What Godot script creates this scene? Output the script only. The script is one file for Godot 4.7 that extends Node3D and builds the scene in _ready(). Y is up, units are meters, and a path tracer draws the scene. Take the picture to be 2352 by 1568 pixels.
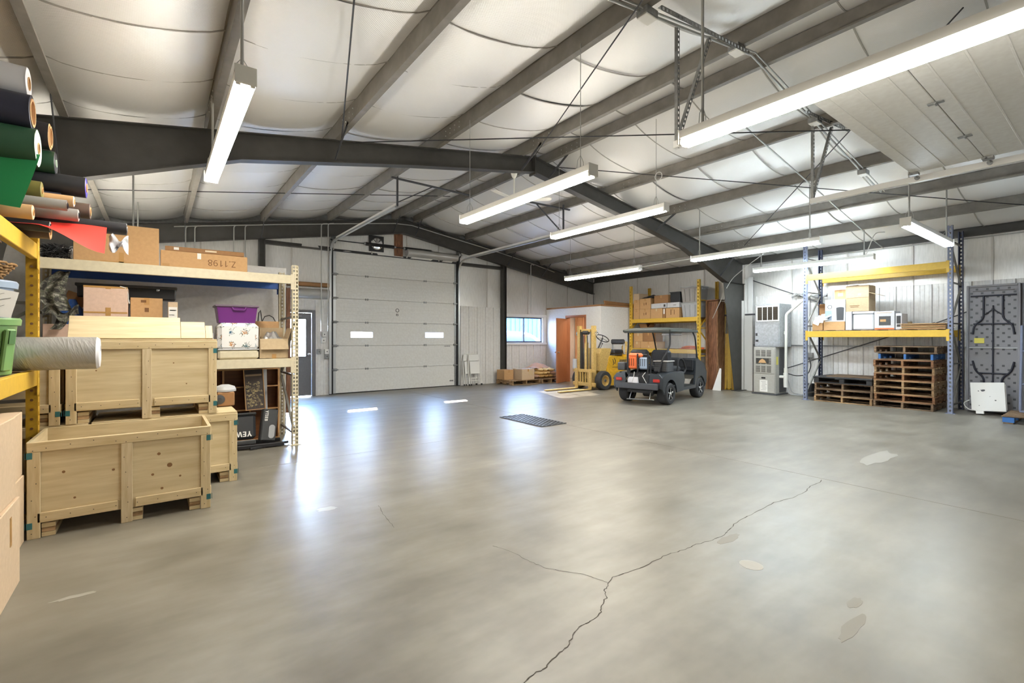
extends Node3D
# A steel-framed warehouse: gable end with overhead door, racks, crates, golf cart, forklift.
# x runs along the gable wall, z along the ridge (the overhead door is at z = -12.35), camera stands at the origin.

const RIDGE_X := 5.43
const BACK_Z := -12.35
const WALL_X := 13.08
const LEFT_X := -2.22
const NEAR_Z := 1.9
var M := {}
var taken := {}
var rng := RandomNumberGenerator.new()

func roof_y(x: float) -> float:
	return 4.68 - 0.165 * absf(x - RIDGE_X)

# ---------------------------------------------------------------- mesh builder
class MB:
	var v := PackedVector3Array()
	var n := PackedVector3Array()
	var t := PackedVector2Array()
	func tri(a: Vector3, b: Vector3, c: Vector3, na: Vector3, nb: Vector3, nc: Vector3, ta := Vector2.ZERO, tb := Vector2.ZERO, tc := Vector2.ZERO) -> void:
		v.append(a); v.append(c); v.append(b)
		n.append(na); n.append(nc); n.append(nb)
		t.append(ta); t.append(tc); t.append(tb)
	func poly(p: Array, hint: Vector3, uv: Array = []) -> void:
		var m: Vector3 = (p[1] - p[0]).cross(p[2] - p[0]).normalized()
		var rev := m.dot(hint) < 0.0
		if rev: m = -m
		for i in range(1, p.size() - 1):
			var j := i + 1
			var u0 := Vector2.ZERO; var u1 := Vector2.ZERO; var u2 := Vector2.ZERO
			if uv.size(): u0 = uv[0]; u1 = uv[i]; u2 = uv[j]
			if rev: tri(p[0], p[j], p[i], m, m, m, u0, u2, u1)
			else: tri(p[0], p[i], p[j], m, m, m, u0, u1, u2)
	# chamfered box; uv in metres with u along the longest side
	func box(c: Vector3, s: Vector3, b := 0.0, q := Basis.IDENTITY) -> MB:
		var h := s * 0.5
		b = minf(b, minf(h.x, minf(h.y, h.z)) * 0.9)
		var ll := 0
		if s.y > s[ll]: ll = 1
		if s.z > s[ll]: ll = 2
		for a in 3:
			var u := (a + 1) % 3
			var w := (a + 2) % 3
			for sg in [-1.0, 1.0]:
				var pts := []
				var uvs := []
				for k in [[-1.0, -1.0], [1.0, -1.0], [1.0, 1.0], [-1.0, 1.0]]:
					var p := Vector3.ZERO
					p[a] = h[a] * sg
					p[u] = (h[u] - b) * k[0]
					p[w] = (h[w] - b) * k[1]
					pts.append(c + q * p)
					uvs.append(Vector2(p[w] + c[u] * 0.37 + c[a], p[u] + c[w] * 0.61) if ll == w else Vector2(p[u] + c[w] * 0.37 + c[a], p[w] + c[u] * 0.61))
				var nn := Vector3.ZERO
				nn[a] = sg
				poly(pts, q * nn, uvs)
		if b > 0.0:
			for a in 3:
				var u := (a + 1) % 3
				var w := (a + 2) % 3
				for su in [-1.0, 1.0]:
					for sw in [-1.0, 1.0]:
						var pts := []
						for k in [[-1.0, 0], [1.0, 0], [1.0, 1], [-1.0, 1]]:
							var p := Vector3.ZERO
							p[a] = (h[a] - b) * k[0]
							p[u] = (h[u] - (b if k[1] == 0 else 0.0)) * su
							p[w] = (h[w] - (0.0 if k[1] == 0 else b)) * sw
							pts.append(c + q * p)
						var nn := Vector3.ZERO
						nn[u] = su; nn[w] = sw
						poly(pts, q * nn, [Vector2(0, 0), Vector2(s[a], 0), Vector2(s[a], b), Vector2(0, b)])
			for sx in [-1.0, 1.0]:
				for sy in [-1.0, 1.0]:
					for sz in [-1.0, 1.0]:
						var s3 := Vector3(sx, sy, sz)
						var o := (h - Vector3(b, b, b)) * s3
						poly([c + q * (o + Vector3(b * sx, 0, 0)), c + q * (o + Vector3(0, b * sy, 0)), c + q * (o + Vector3(0, 0, b * sz))], q * s3)
		return self
	func span(lo: Vector3, hi: Vector3, b := 0.0) -> MB:
		return box((lo + hi) * 0.5, (hi - lo).abs(), b)
	# bar of rectangular section from a to b
	func bar(a: Vector3, b: Vector3, w: float, h: float, bev := 0.0, up := Vector3.UP) -> MB:
		var d := b - a
		var z := d.normalized()
		if absf(z.dot(up)) > 0.98: up = Vector3.RIGHT if absf(z.x) < 0.9 else Vector3.FORWARD
		var x := up.cross(z).normalized()
		var y := z.cross(x)
		return box((a + b) * 0.5, Vector3(w, h, d.length()), bev, Basis(x, y, z))
	# truncated cone from a to b
	func cyl(a: Vector3, b: Vector3, r0: float, r1 := -1.0, k := 14, caps := true) -> MB:
		if r1 < 0.0: r1 = r0
		var z := (b - a).normalized()
		var up := Vector3.UP if absf(z.y) < 0.95 else Vector3.RIGHT
		var x := up.cross(z).normalized()
		var y := z.cross(x)
		var l := (b - a).length()
		for i in k:
			var g0 := TAU * i / k
			var g1 := TAU * (i + 1) / k
			var d0 := x * cos(g0) + y * sin(g0)
			var d1 := x * cos(g1) + y * sin(g1)
			var sl := z * ((r0 - r1) / maxf(l, 1e-5))
			var n0 := (d0 + sl).normalized()
			var n1 := (d1 + sl).normalized()
			var u0 := g0 * maxf(r0, r1)
			var u1 := g1 * maxf(r0, r1)
			if r0 > 0.0: tri(a + d0 * r0, a + d1 * r0, b + d1 * r1, n0, n1, n1, Vector2(0, u0), Vector2(0, u1), Vector2(l, u1))
			if r1 > 0.0: tri(a + d0 * r0, b + d1 * r1, b + d0 * r1, n0, n1, n0, Vector2(0, u0), Vector2(l, u1), Vector2(l, u0))
			if caps:
				if r0 > 0.0: tri(a, a + d1 * r0, a + d0 * r0, -z, -z, -z, Vector2.ZERO, Vector2(cos(g1), sin(g1)) * r0, Vector2(cos(g0), sin(g0)) * r0)
				if r1 > 0.0: tri(b, b + d0 * r1, b + d1 * r1, z, z, z, Vector2.ZERO, Vector2(cos(g0), sin(g0)) * r1, Vector2(cos(g1), sin(g1)) * r1)
		return self
	# lathe: profile of (radius, height along axis), turned round the axis
	func lathe(o: Vector3, axis: Vector3, prof: Array, k := 18, smooth := true) -> MB:
		var z := axis.normalized()
		var up := Vector3.UP if absf(z.y) < 0.95 else Vector3.RIGHT
		var x := up.cross(z).normalized()
		var y := z.cross(x)
		for j in prof.size() - 1:
			var p0: Vector2 = prof[j]
			var p1: Vector2 = prof[j + 1]
			var sd := (p1 - p0)
			if sd.length() < 1e-6: continue
			for i in k:
				var g0 := TAU * i / k
				var g1 := TAU * (i + 1) / k
				var d0 := x * cos(g0) + y * sin(g0)
				var d1 := x * cos(g1) + y * sin(g1)
				var n0 := (d0 * sd.y - z * sd.x).normalized()
				var n1 := (d1 * sd.y - z * sd.x).normalized()
				if not smooth: n0 = (n0 + n1).normalized(); n1 = n0
				var a := o + d0 * p0.x + z * p0.y
				var b := o + d1 * p0.x + z * p0.y
				var c := o + d1 * p1.x + z * p1.y
				var d := o + d0 * p1.x + z * p1.y
				var q := maxf(p0.x, p1.x)
				if p0.x > 0.0: tri(a, b, c, n0, n1, n1, Vector2(p0.y, g0 * q), Vector2(p0.y, g1 * q), Vector2(p1.y, g1 * q))
				if p1.x > 0.0: tri(a, c, d, n0, n1, n0, Vector2(p0.y, g0 * q), Vector2(p1.y, g1 * q), Vector2(p1.y, g0 * q))
		return self
	# round tube along a path
	func tube(p: Array, r: float, k := 8, closed := false) -> MB:
		var cnt := p.size()
		var fr := []
		var up := Vector3.UP
		var last := Vector3.ZERO
		for i in cnt:
			var d: Vector3
			if closed: d = (p[(i + 1) % cnt] - p[(i - 1 + cnt) % cnt]).normalized()
			else: d = (p[mini(i + 1, cnt - 1)] - p[maxi(i - 1, 0)]).normalized()
			if i == 0:
				if absf(d.y) > 0.95: up = Vector3.RIGHT
			else:
				up = last
			var x := up.cross(d).normalized()
			var y := d.cross(x).normalized()
			last = y
			fr.append([x, y])
		var acc := 0.0
		for i in (cnt if closed else cnt - 1):
			var j := (i + 1) % cnt
			var l: float = (p[j] - p[i]).length()
			for q in k:
				var g0 := TAU * q / k
				var g1 := TAU * (q + 1) / k
				var a0: Vector3 = fr[i][0] * cos(g0) + fr[i][1] * sin(g0)
				var a1: Vector3 = fr[i][0] * cos(g1) + fr[i][1] * sin(g1)
				var b0: Vector3 = fr[j][0] * cos(g0) + fr[j][1] * sin(g0)
				var b1: Vector3 = fr[j][0] * cos(g1) + fr[j][1] * sin(g1)
				tri(p[i] + a0 * r, p[i] + a1 * r, p[j] + b1 * r, a0, a1, b1, Vector2(acc, g0 * r), Vector2(acc, g1 * r), Vector2(acc + l, g1 * r))
				tri(p[i] + a0 * r, p[j] + b1 * r, p[j] + b0 * r, a0, b1, b0, Vector2(acc, g0 * r), Vector2(acc + l, g1 * r), Vector2(acc + l, g0 * r))
			acc += l
		if not closed:
			for e in [[0, -1.0], [cnt - 1, 1.0]]:
				var c: Vector3 = p[e[0]]
				var nn: Vector3 = fr[e[0]][0].cross(fr[e[0]][1]) * e[1]
				for q in k:
					var g0 := TAU * q / k
					var g1 := TAU * (q + 1) / k
					poly([c, c + (fr[e[0]][0] * cos(g0) + fr[e[0]][1] * sin(g0)) * r, c + (fr[e[0]][0] * cos(g1) + fr[e[0]][1] * sin(g1)) * r], nn)
		return self
	# 2-D outline extruded: x axis ex, y axis ey, from o along ez for depth
	func prism(o: Vector3, ex: Vector3, ey: Vector3, pts: Array, depth: Vector3) -> MB:
		var pp := PackedVector2Array()
		for q in pts: pp.append(q)
		var idx := Geometry2D.triangulate_polygon(pp)
		var dn := depth.normalized()
		for i in range(0, idx.size(), 3):
			var a: Vector2 = pp[idx[i]]; var b: Vector2 = pp[idx[i + 1]]; var c: Vector2 = pp[idx[i + 2]]
			var A := o + ex * a.x + ey * a.y
			var B := o + ex * b.x + ey * b.y
			var C := o + ex * c.x + ey * c.y
			poly([A, B, C], -dn, [a, b, c])
			poly([A + depth, B + depth, C + depth], dn, [a, b, c])
		var area := 0.0
		for i in pp.size():
			area += pp[i].cross(pp[(i + 1) % pp.size()])
		var acc := 0.0
		var dl := depth.length()
		for i in pp.size():
			var a: Vector2 = pp[i]
			var b: Vector2 = pp[(i + 1) % pp.size()]
			var e := b - a
			var on := Vector2(e.y, -e.x) if area > 0 else Vector2(-e.y, e.x)
			var A := o + ex * a.x + ey * a.y
			var B := o + ex * b.x + ey * b.y
			if e.length() > 1e-6:
				var l := e.length()
				if dl >= l: poly([A, B, B + depth, A + depth], ex * on.x + ey * on.y, [Vector2(0, acc), Vector2(0, acc + l), Vector2(dl, acc + l), Vector2(dl, acc)])
				else: poly([A, B, B + depth, A + depth], ex * on.x + ey * on.y, [Vector2(acc, 0), Vector2(acc + l, 0), Vector2(acc + l, dl), Vector2(acc, dl)])
			acc += e.length()
		return self
	# smooth sheet from a function of (i / nu, j / nv); uv scaled by su, sv
	func sheet(f: Callable, nu: int, nv: int, su := 1.0, sv := 1.0) -> MB:
		var g := []
		for j in nv + 1:
			var row := []
			for i in nu + 1: row.append(f.call(float(i) / nu, float(j) / nv))
			g.append(row)
		var nr := []
		for j in nv + 1:
			var row := []
			for i in nu + 1:
				var dx: Vector3 = g[j][mini(i + 1, nu)] - g[j][maxi(i - 1, 0)]
				var dy: Vector3 = g[mini(j + 1, nv)][i] - g[maxi(j - 1, 0)][i]
				row.append(dx.cross(dy).normalized())
			nr.append(row)
		for j in nv:
			for i in nu:
				var u0 := su * i / nu; var u1 := su * (i + 1) / nu
				var w0 := sv * j / nv; var w1 := sv * (j + 1) / nv
				tri(g[j][i], g[j][i + 1], g[j + 1][i + 1], nr[j][i], nr[j][i + 1], nr[j + 1][i + 1], Vector2(u0, w0), Vector2(u1, w0), Vector2(u1, w1))
				tri(g[j][i], g[j + 1][i + 1], g[j + 1][i], nr[j][i], nr[j + 1][i + 1], nr[j + 1][i], Vector2(u0, w0), Vector2(u1, w1), Vector2(u0, w1))
		return self
	func mesh() -> ArrayMesh:
		var a := []
		a.resize(Mesh.ARRAY_MAX)
		a[Mesh.ARRAY_VERTEX] = v
		a[Mesh.ARRAY_NORMAL] = n
		a[Mesh.ARRAY_TEX_UV] = t
		var m := ArrayMesh.new()
		m.add_surface_from_arrays(Mesh.PRIMITIVE_TRIANGLES, a)
		return m

# ---------------------------------------------------------------- nodes
func numbered(called: String) -> String:
	if not taken.has(called):
		taken[called] = 0
		return called
	taken[called] += 1
	return "%s_%03d" % [called, taken[called]]

func thing(called: String, label: String, category: String, at := Vector3.ZERO, turn := 0.0, group := "") -> Node3D:
	var o := Node3D.new()
	o.name = numbered(called)
	add_child(o)
	o.position = at
	o.rotation.y = turn
	o.set_meta("label", label)
	o.set_meta("category", category)
	if group != "": o.set_meta("group", group)
	return o

func struct(called: String, label := "") -> Node3D:
	var o := Node3D.new()
	o.name = numbered(called)
	add_child(o)
	o.set_meta("kind", "structure")
	if label != "": o.set_meta("label", label)
	return o

func part(parent: Node, called: String, m, material: Material, at := Vector3.ZERO, q := Basis.IDENTITY) -> MeshInstance3D:
	var o := MeshInstance3D.new()
	o.name = called
	o.mesh = m.mesh() if m is MB else m
	o.material_override = material
	o.transform = Transform3D(q, at)
	parent.add_child(o, true)
	return o

# a thing that is one mesh
func one(called: String, label: String, category: String, m, material: Material, at := Vector3.ZERO, turn := 0.0, group := "") -> MeshInstance3D:
	var o := MeshInstance3D.new()
	o.name = numbered(called)
	o.mesh = m.mesh() if m is MB else m
	o.material_override = material
	add_child(o)
	o.position = at
	o.rotation.y = turn
	o.set_meta("label", label)
	o.set_meta("category", category)
	if group != "": o.set_meta("group", group)
	return o

func copy_of(src: Node3D, label: String, at: Vector3, turn := 0.0) -> Node3D:
	var r: Node3D = src.duplicate()
	r.name = numbered(String(src.name).rstrip("0123456789").trim_suffix("_"))
	add_child(r)
	r.position = at
	r.rotation.y = turn
	if label != "": r.set_meta("label", label)
	return r

func letters(txt: String, size: float, depth := 0.003, font := "Droid Sans", bold := true) -> TextMesh:
	var t := TextMesh.new()
	var f := SystemFont.new()
	f.font_names = PackedStringArray([font])
	if bold: f.font_weight = 700
	t.font = f
	t.text = txt
	t.font_size = 32
	t.pixel_size = size / 32.0
	t.depth = depth
	t.curve_step = 2.0
	return t

# points on a rounded path: corners replaced by arcs
func rounded(p: Array, r: float, k := 4) -> Array:
	var out := [p[0]]
	for i in range(1, p.size() - 1):
		var a: Vector3 = (p[i - 1] - p[i])
		var b: Vector3 = (p[i + 1] - p[i])
		var rr := minf(r, minf(a.length(), b.length()) * 0.45)
		var s: Vector3 = p[i] + a.normalized() * rr
		var e: Vector3 = p[i] + b.normalized() * rr
		for j in k + 1:
			var f := float(j) / k
			out.append(s.lerp(p[i], f).lerp(p[i].lerp(e, f), f))
	out.append(p[p.size() - 1])
	return out

# ---------------------------------------------------------------- materials
func tex_noise(size: int, seed_: int, freq: float, lo: Color, hi: Color, sx := 1.0, sy := 1.0, oct := 4, gain := 0.55) -> ImageTexture:
	var f := FastNoiseLite.new()
	f.seed = seed_
	f.frequency = 1.0
	f.fractal_octaves = oct
	f.fractal_gain = gain
	var im := Image.create(size, size, false, Image.FORMAT_RGB8)
	for y in size:
		var g := TAU * y / size
		for x in size:
			# wraps round: noise on a torus would need 4-D, so blend across the seam
			var fx := float(x) / size
			var fy := float(y) / size
			var a := f.get_noise_2d(fx * freq * sx, fy * freq * sy)
			var b := f.get_noise_2d((fx - 1.0) * freq * sx, fy * freq * sy)
			var c := f.get_noise_2d(fx * freq * sx, (fy - 1.0) * freq * sy)
			var d := f.get_noise_2d((fx - 1.0) * freq * sx, (fy - 1.0) * freq * sy)
			var wx := smoothstep(0.75, 1.0, fx)
			var wy := smoothstep(0.75, 1.0, fy)
			var k := clampf(lerpf(lerpf(a, b, wx), lerpf(c, d, wx), wy) * 0.9 + 0.5, 0.0, 1.0)
			im.set_pixel(x, y, lo.lerp(hi, k))
	im.generate_mipmaps()
	return ImageTexture.create_from_image(im)

func mat(called: String, c: Color, rough := 0.6, metal := 0.0) -> StandardMaterial3D:
	var m := StandardMaterial3D.new()
	m.resource_name = called
	m.albedo_color = c
	m.roughness = rough
	m.metallic = metal
	M[called] = m
	return m

func rgb(r: int, g: int, b: int) -> Color:
	return Color8(r, g, b)

func textured(called: String, c: Color, tx: Texture2D, rough := 0.6, tile := 1.0, metal := 0.0) -> StandardMaterial3D:
	var m := mat(called, c, rough, metal)
	m.albedo_texture = tx
	m.uv1_scale = Vector3(1.0 / tile, 1.0 / tile, 1.0)
	return m

func make_materials() -> void:
	var grain := tex_noise(384, 3, 9.0, Color(0.90, 0.875, 0.83), Color(1.0, 1.0, 1.0), 0.22, 2.6, 4, 0.6)
	var grain_strong := tex_noise(384, 8, 10.0, Color(0.55, 0.50, 0.44), Color(1.0, 1.0, 1.0), 0.25, 2.2, 5, 0.6)
	var fibre := tex_noise(256, 5, 14.0, Color(0.955, 0.95, 0.945), Color(1, 1, 1), 1.0, 1.0, 4, 0.6)
	var blotch := tex_noise(384, 11, 6.0, Color(0.86, 0.855, 0.845), Color(1, 1, 1), 1.0, 1.0, 5, 0.58)
	var speck := tex_noise(384, 17, 60.0, Color(0.82, 0.82, 0.82), Color(1, 1, 1), 1.0, 1.0, 3, 0.6)
	var streaks := tex_noise(512, 21, 7.0, Color(0.88, 0.875, 0.86), Color(1, 1, 1), 0.7, 2.4, 6, 0.62)
	var vstreak := tex_noise(256, 31, 10.0, Color(0.94, 0.94, 0.935), Color(1, 1, 1), 3.0, 0.35, 4, 0.6)
	# floor: sealed concrete
	var c := textured("concrete", rgb(138, 133, 122), streaks, 0.41, 5.1)
	c.uv1_triplanar = true
	c.uv1_world_triplanar = true
	c.uv1_scale = Vector3(0.19, 0.19, 0.19)
	c.detail_enabled = true
	c.detail_blend_mode = BaseMaterial3D.BLEND_MODE_MUL
	c.detail_albedo = blotch
	c.detail_uv_layer = BaseMaterial3D.DETAIL_UV_1
	c.metallic_specular = 0.5
	c.roughness_texture = blotch
	c.roughness_texture_channel = BaseMaterial3D.TEXTURE_CHANNEL_GREEN
	mat("joint", rgb(72, 68, 62), 0.9)
	mat("crack", rgb(70, 64, 56), 0.95)
	mat("patch_light", rgb(154, 150, 140), 0.5)
	mat("patch_dark", rgb(118, 112, 100), 0.5)
	# steel
	textured("frame_steel", rgb(64, 62, 58), blotch, 0.55, 2.0)
	textured("purlin_steel", rgb(126, 121, 113), blotch, 0.5, 2.0)
	textured("galvanised", rgb(158, 160, 160), blotch, 0.38, 0.5, 0.8)
	mat("bright_zinc", rgb(196, 198, 198), 0.35, 0.75)
	mat("bolt", rgb(200, 200, 196), 0.35, 0.8)
	mat("black_steel", rgb(34, 34, 36), 0.45)
	mat("dark_grey_steel", rgb(66, 67, 70), 0.5)
	mat("conduit", rgb(178, 178, 174), 0.4, 0.6)
	mat("cable_white", rgb(206, 205, 200), 0.5)
	mat("cable_black", rgb(28, 28, 30), 0.5)
	# insulation and panels
	var dia := Image.create(128, 128, false, Image.FORMAT_RGB8)
	for y in 128:
		for x in 128:
			var a := absf(sin(TAU * (x + y) / 32.0)) * absf(sin(TAU * (x - y) / 32.0))
			dia.set_pixel(x, y, Color(a, a, a))
	var dn := dia.duplicate()
	dn.bump_map_to_normal_map(2.5)
	var f := textured("foil", rgb(234, 232, 228), blotch, 0.42, 1.7, 0.40)
	f.normal_enabled = true
	var dt := ImageTexture.create_from_image(dn)
	f.normal_texture = dt
	f.normal_scale = 0.35
	f.uv1_scale = Vector3(6.0, 6.0, 1)
	f.albedo_texture = null
	mat("foil_seam", rgb(172, 168, 160), 0.5, 0.4)
	textured("wall_foil", rgb(226, 224, 220), vstreak, 0.42, 1.1, 0.3)
	mat("wall_seam", rgb(196, 192, 186), 0.45, 0.3)
	textured("liner", rgb(226, 225, 222), fibre, 0.45, 1.5)
	textured("drywall", rgb(228, 227, 224), fibre, 0.8, 1.0)
	textured("door_white", rgb(226, 226, 222), fibre, 0.42, 1.2)
	mat("door_seam", rgb(150, 148, 142), 0.6)
	textured("steel_door_grey", rgb(112, 112, 114), fibre, 0.4, 1.0)
	mat("white_paint", rgb(228, 227, 222), 0.4)
	mat("cream_fixture", rgb(226, 224, 217), 0.4)
	mat("rubber", rgb(30, 30, 31), 0.75)
	mat("tyre", rgb(46, 46, 47), 0.85)
	# woods and board
	textured("crate_wood", rgb(208, 190, 152), grain, 0.62, 0.9)
	textured("crate_ply", rgb(212, 196, 160), grain, 0.6, 1.6)
	textured("crate_wood_pale", rgb(204, 188, 156), grain, 0.62, 0.8)
	mat("knot", rgb(126, 92, 56), 0.7)
	mat("nail", rgb(70, 66, 60), 0.6, 0.3)
	mat("teal_tape", rgb(44, 104, 108), 0.5)
	textured("pallet_wood", rgb(188, 156, 116), grain_strong, 0.78, 0.8)
	textured("pallet_wood_old", rgb(146, 122, 96), grain_strong, 0.82, 0.8)
	textured("pallet_wood_red", rgb(164, 120, 82), grain_strong, 0.8, 0.8)
	mat("pallet_black", rgb(40, 40, 42), 0.55)
	mat("pallet_blue", rgb(52, 104, 166), 0.6)
	textured("red_wood", rgb(150, 102, 70), grain_strong, 0.6, 0.9)
	textured("door_wood", rgb(168, 108, 72), grain, 0.42, 0.9)
	textured("wood_paneling", rgb(232, 180, 140), grain, 0.5, 0.9)
	textured("bookcase_wood", rgb(132, 82, 40), grain, 0.5, 0.9)
	mat("bookcase_edge", rgb(190, 146, 96), 0.5)
	textured("carton", rgb(196, 156, 108), fibre, 0.75, 0.7)
	textured("carton_pale", rgb(204, 180, 150), fibre, 0.75, 0.7)
	textured("carton_grey", rgb(184, 162, 128), fibre, 0.75, 0.7)
	textured("carton_dark", rgb(150, 110, 70), fibre, 0.75, 0.7)
	textured("carton_pink", rgb(218, 188, 168), fibre, 0.7, 0.7)
	textured("carton_white", rgb(206, 206, 209), fibre, 0.6, 0.7)
	mat("tape", rgb(178, 136, 80), 0.3)
	mat("tape_clear", rgb(206, 184, 146), 0.25)
	mat("paper", rgb(232, 230, 224), 0.7)
	mat("ink", rgb(58, 54, 52), 0.8)
	mat("ink_brown", rgb(120, 84, 50), 0.8)
	# racks
	textured("rack_yellow", rgb(212, 172, 58), fibre, 0.42, 1.0)
	textured("rack_yellow_old", rgb(204, 160, 42), blotch, 0.5, 0.6)
	textured("rack_cream", rgb(214, 204, 176), fibre, 0.45, 1.0)
	textured("rack_blue_grey", rgb(120, 128, 152), fibre, 0.42, 1.0)
	mat("rack_dark_blue", rgb(46, 52, 76), 0.45)
	mat("rack_blue", rgb(60, 108, 194), 0.42)
	mat("brace_grey", rgb(120, 118, 112), 0.5, 0.3)
	mat("wire_deck", rgb(150, 150, 146), 0.45, 0.6)
	# plastics, cloths
	mat("plastic_green", rgb(112, 152, 92), 0.42)
	mat("plastic_green_dark", rgb(74, 112, 66), 0.45)
	mat("plastic_blue_grey", rgb(150, 166, 186), 0.42)
	mat("plastic_grey", rgb(168, 170, 172), 0.42)
	mat("plastic_black", rgb(36, 37, 40), 0.42)
	mat("plastic_dark", rgb(62, 63, 64), 0.4)
	mat("purple", rgb(104, 40, 116), 0.35)
	mat("tote_lid", rgb(112, 96, 112), 0.4)
	mat("louvre_brown", rgb(86, 74, 60), 0.6)
	mat("cladding_blue", rgb(72, 112, 150), 0.55)
	var lp := mat("lamp_panel", rgb(255, 250, 240), 0.4)
	lp.emission_enabled = true
	lp.emission = Color(1.0, 0.93, 0.84)
	lp.emission_energy_multiplier = 3.0
	mat("vinyl_white", rgb(218, 218, 222), 0.45)
	mat("vinyl_navy", rgb(44, 46, 62), 0.5)
	mat("vinyl_teal", rgb(20, 112, 96), 0.45)
	mat("vinyl_green", rgb(26, 118, 66), 0.5)
	mat("vinyl_dark_green", rgb(38, 74, 52), 0.5)
	mat("vinyl_black", rgb(38, 38, 42), 0.45)
	mat("vinyl_red", rgb(220, 58, 48), 0.5)
	mat("vinyl_brown", rgb(92, 74, 64), 0.55)
	mat("vinyl_grey", rgb(150, 146, 142), 0.55)
	mat("vinyl_olive", rgb(120, 112, 56), 0.55)
	mat("vinyl_violet", rgb(72, 62, 150), 0.4)
	mat("core_board", rgb(206, 164, 116), 0.7)
	mat("foam_pale", rgb(198, 214, 196), 0.8)
	mat("glass_clear", Color(0.9, 0.93, 0.95, 0.10), 0.02)
	mat("glass_blue", Color(0.20, 0.38, 0.58, 0.62), 0.03)
	mat("acrylic", Color(0.82, 0.84, 0.86, 0.16), 0.05)
	for k in ["glass_clear", "glass_blue", "acrylic"]:
		M[k].transparency = BaseMaterial3D.TRANSPARENCY_ALPHA
	var w := mat("poly_wrap", rgb(168, 166, 163), 0.26, 0.3)
	var wim := Image.create(256, 256, false, Image.FORMAT_RGB8)
	var wn := FastNoiseLite.new()
	wn.seed = 12
	wn.noise_type = FastNoiseLite.TYPE_SIMPLEX
	wn.fractal_type = FastNoiseLite.FRACTAL_RIDGED
	wn.frequency = 0.02
	wn.fractal_octaves = 2
	for y in 256:
		for x in 256:
			var k := clampf(wn.get_noise_2d(x * 1.6 + y * 0.5, y * 0.45) * 0.5 + 0.5, 0, 1)
			wim.set_pixel(x, y, Color(k, k, k))
	wim.bump_map_to_normal_map(6.0)
	w.normal_enabled = true
	w.normal_texture = ImageTexture.create_from_image(wim)
	w.normal_scale = 0.16
	w.uv1_scale = Vector3(2.2, 2.2, 1)
	w.clearcoat_enabled = true
	w.clearcoat = 0.6
	var tube := mat("lamp_tube", rgb(255, 252, 240), 0.4)
	tube.emission_enabled = true
	tube.emission = Color(1.0, 0.98, 0.94)
	tube.emission_energy_multiplier = 58.0
	var cool := mat("lamp_tube_cool", rgb(248, 252, 255), 0.4)
	cool.emission_enabled = true
	cool.emission = Color(0.90, 0.96, 1.0)
	cool.emission_energy_multiplier = 58.0
	# cart, forklift
	var cb := mat("cart_body", rgb(40, 48, 56), 0.2, 0.4)
	cb.clearcoat_enabled = true
	cb.clearcoat = 0.8
	mat("cart_roof", rgb(66, 70, 66), 0.45)
	mat("cart_seat", rgb(42, 44, 48), 0.5)
	mat("chrome", rgb(214, 216, 220), 0.15, 0.95)
	mat("tail_red", rgb(170, 46, 40), 0.25)
	mat("orange_vinyl", rgb(224, 110, 54), 0.5)
	textured("fork_yellow", rgb(216, 168, 40), blotch, 0.5, 0.7)
	textured("fork_yellow_worn", rgb(196, 164, 96), blotch, 0.6, 0.4)
	textured("heater_grey", rgb(168, 166, 158), fibre, 0.45, 0.8)
	textured("tin", rgb(184, 188, 192), blotch, 0.35, 0.5, 0.6)
	mat("grille_dark", rgb(52, 50, 46), 0.7)
	mat("pvc", rgb(226, 224, 214), 0.4)
	mat("label_yellow", rgb(222, 210, 96), 0.6)
	mat("sand_bag", rgb(216, 180, 116), 0.75)
	mat("bag_stripe", rgb(196, 156, 130), 0.75)
	mat("table_grey", rgb(128, 126, 130), 0.5)
	mat("table_tube", rgb(38, 40, 52), 0.4, 0.3)
	mat("wicker", rgb(146, 112, 70), 0.75)
	mat("asphalt", rgb(150, 148, 144), 0.9)
	mat("car_paint", rgb(150, 162, 176), 0.25, 0.2)
	mat("car_glass", rgb(40, 50, 62), 0.08)

# camera, sky, sun, exposure come first; then structure, then things
func _ready() -> void:
	rng.seed = 4711
	make_materials()
	var cam := Camera3D.new()
	cam.name = "camera"
	add_child(cam)
	cam.position = Vector3(0, 1.43, 0)
	cam.rotation.y = -deg_to_rad(36.94)
	cam.set_frustum(0.05 * 1568.0 / 1088.0, Vector2(0, -0.05 * 8.0 / 1088.0), 0.05, 200.0)
	cam.current = true
	var sun := DirectionalLight3D.new()
	sun.name = "sun"
	add_child(sun)
	sun.look_at_from_position(Vector3.ZERO, Vector3(-1.05, -1.52, 3.07))
	sun.light_energy = 26.0
	sun.light_color = Color(1.0, 0.96, 0.90)
	sun.light_angular_distance = 0.6
	sun.shadow_enabled = true
	sun.sky_mode = DirectionalLight3D.SKY_MODE_LIGHT_ONLY
	var we := WorldEnvironment.new()
	we.name = "environment"
	add_child(we)
	var e := Environment.new()
	we.environment = e
	e.background_mode = Environment.BG_SKY
	var sky := Sky.new()
	var ps := ProceduralSkyMaterial.new()
	ps.sky_top_color = Color(0.50, 0.66, 0.88)
	ps.sky_horizon_color = Color(0.90, 0.94, 0.98)
	ps.ground_bottom_color = Color(0.5, 0.49, 0.47)
	ps.ground_horizon_color = Color(0.90, 0.94, 0.98)
	ps.sky_energy_multiplier = 10.5
	sky.sky_material = ps
	e.sky = sky
	e.tonemap_mode = Environment.TONE_MAPPER_LINEAR
	e.tonemap_exposure = 1.14
	e.sdfgi_enabled = true
	e.ssao_enabled = true
	e.ssil_enabled = true
	build_shell()
	build_roof()
	build_back_wall()
	build_lamps()
	build_all()
	print("built: ", get_child_count())

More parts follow.
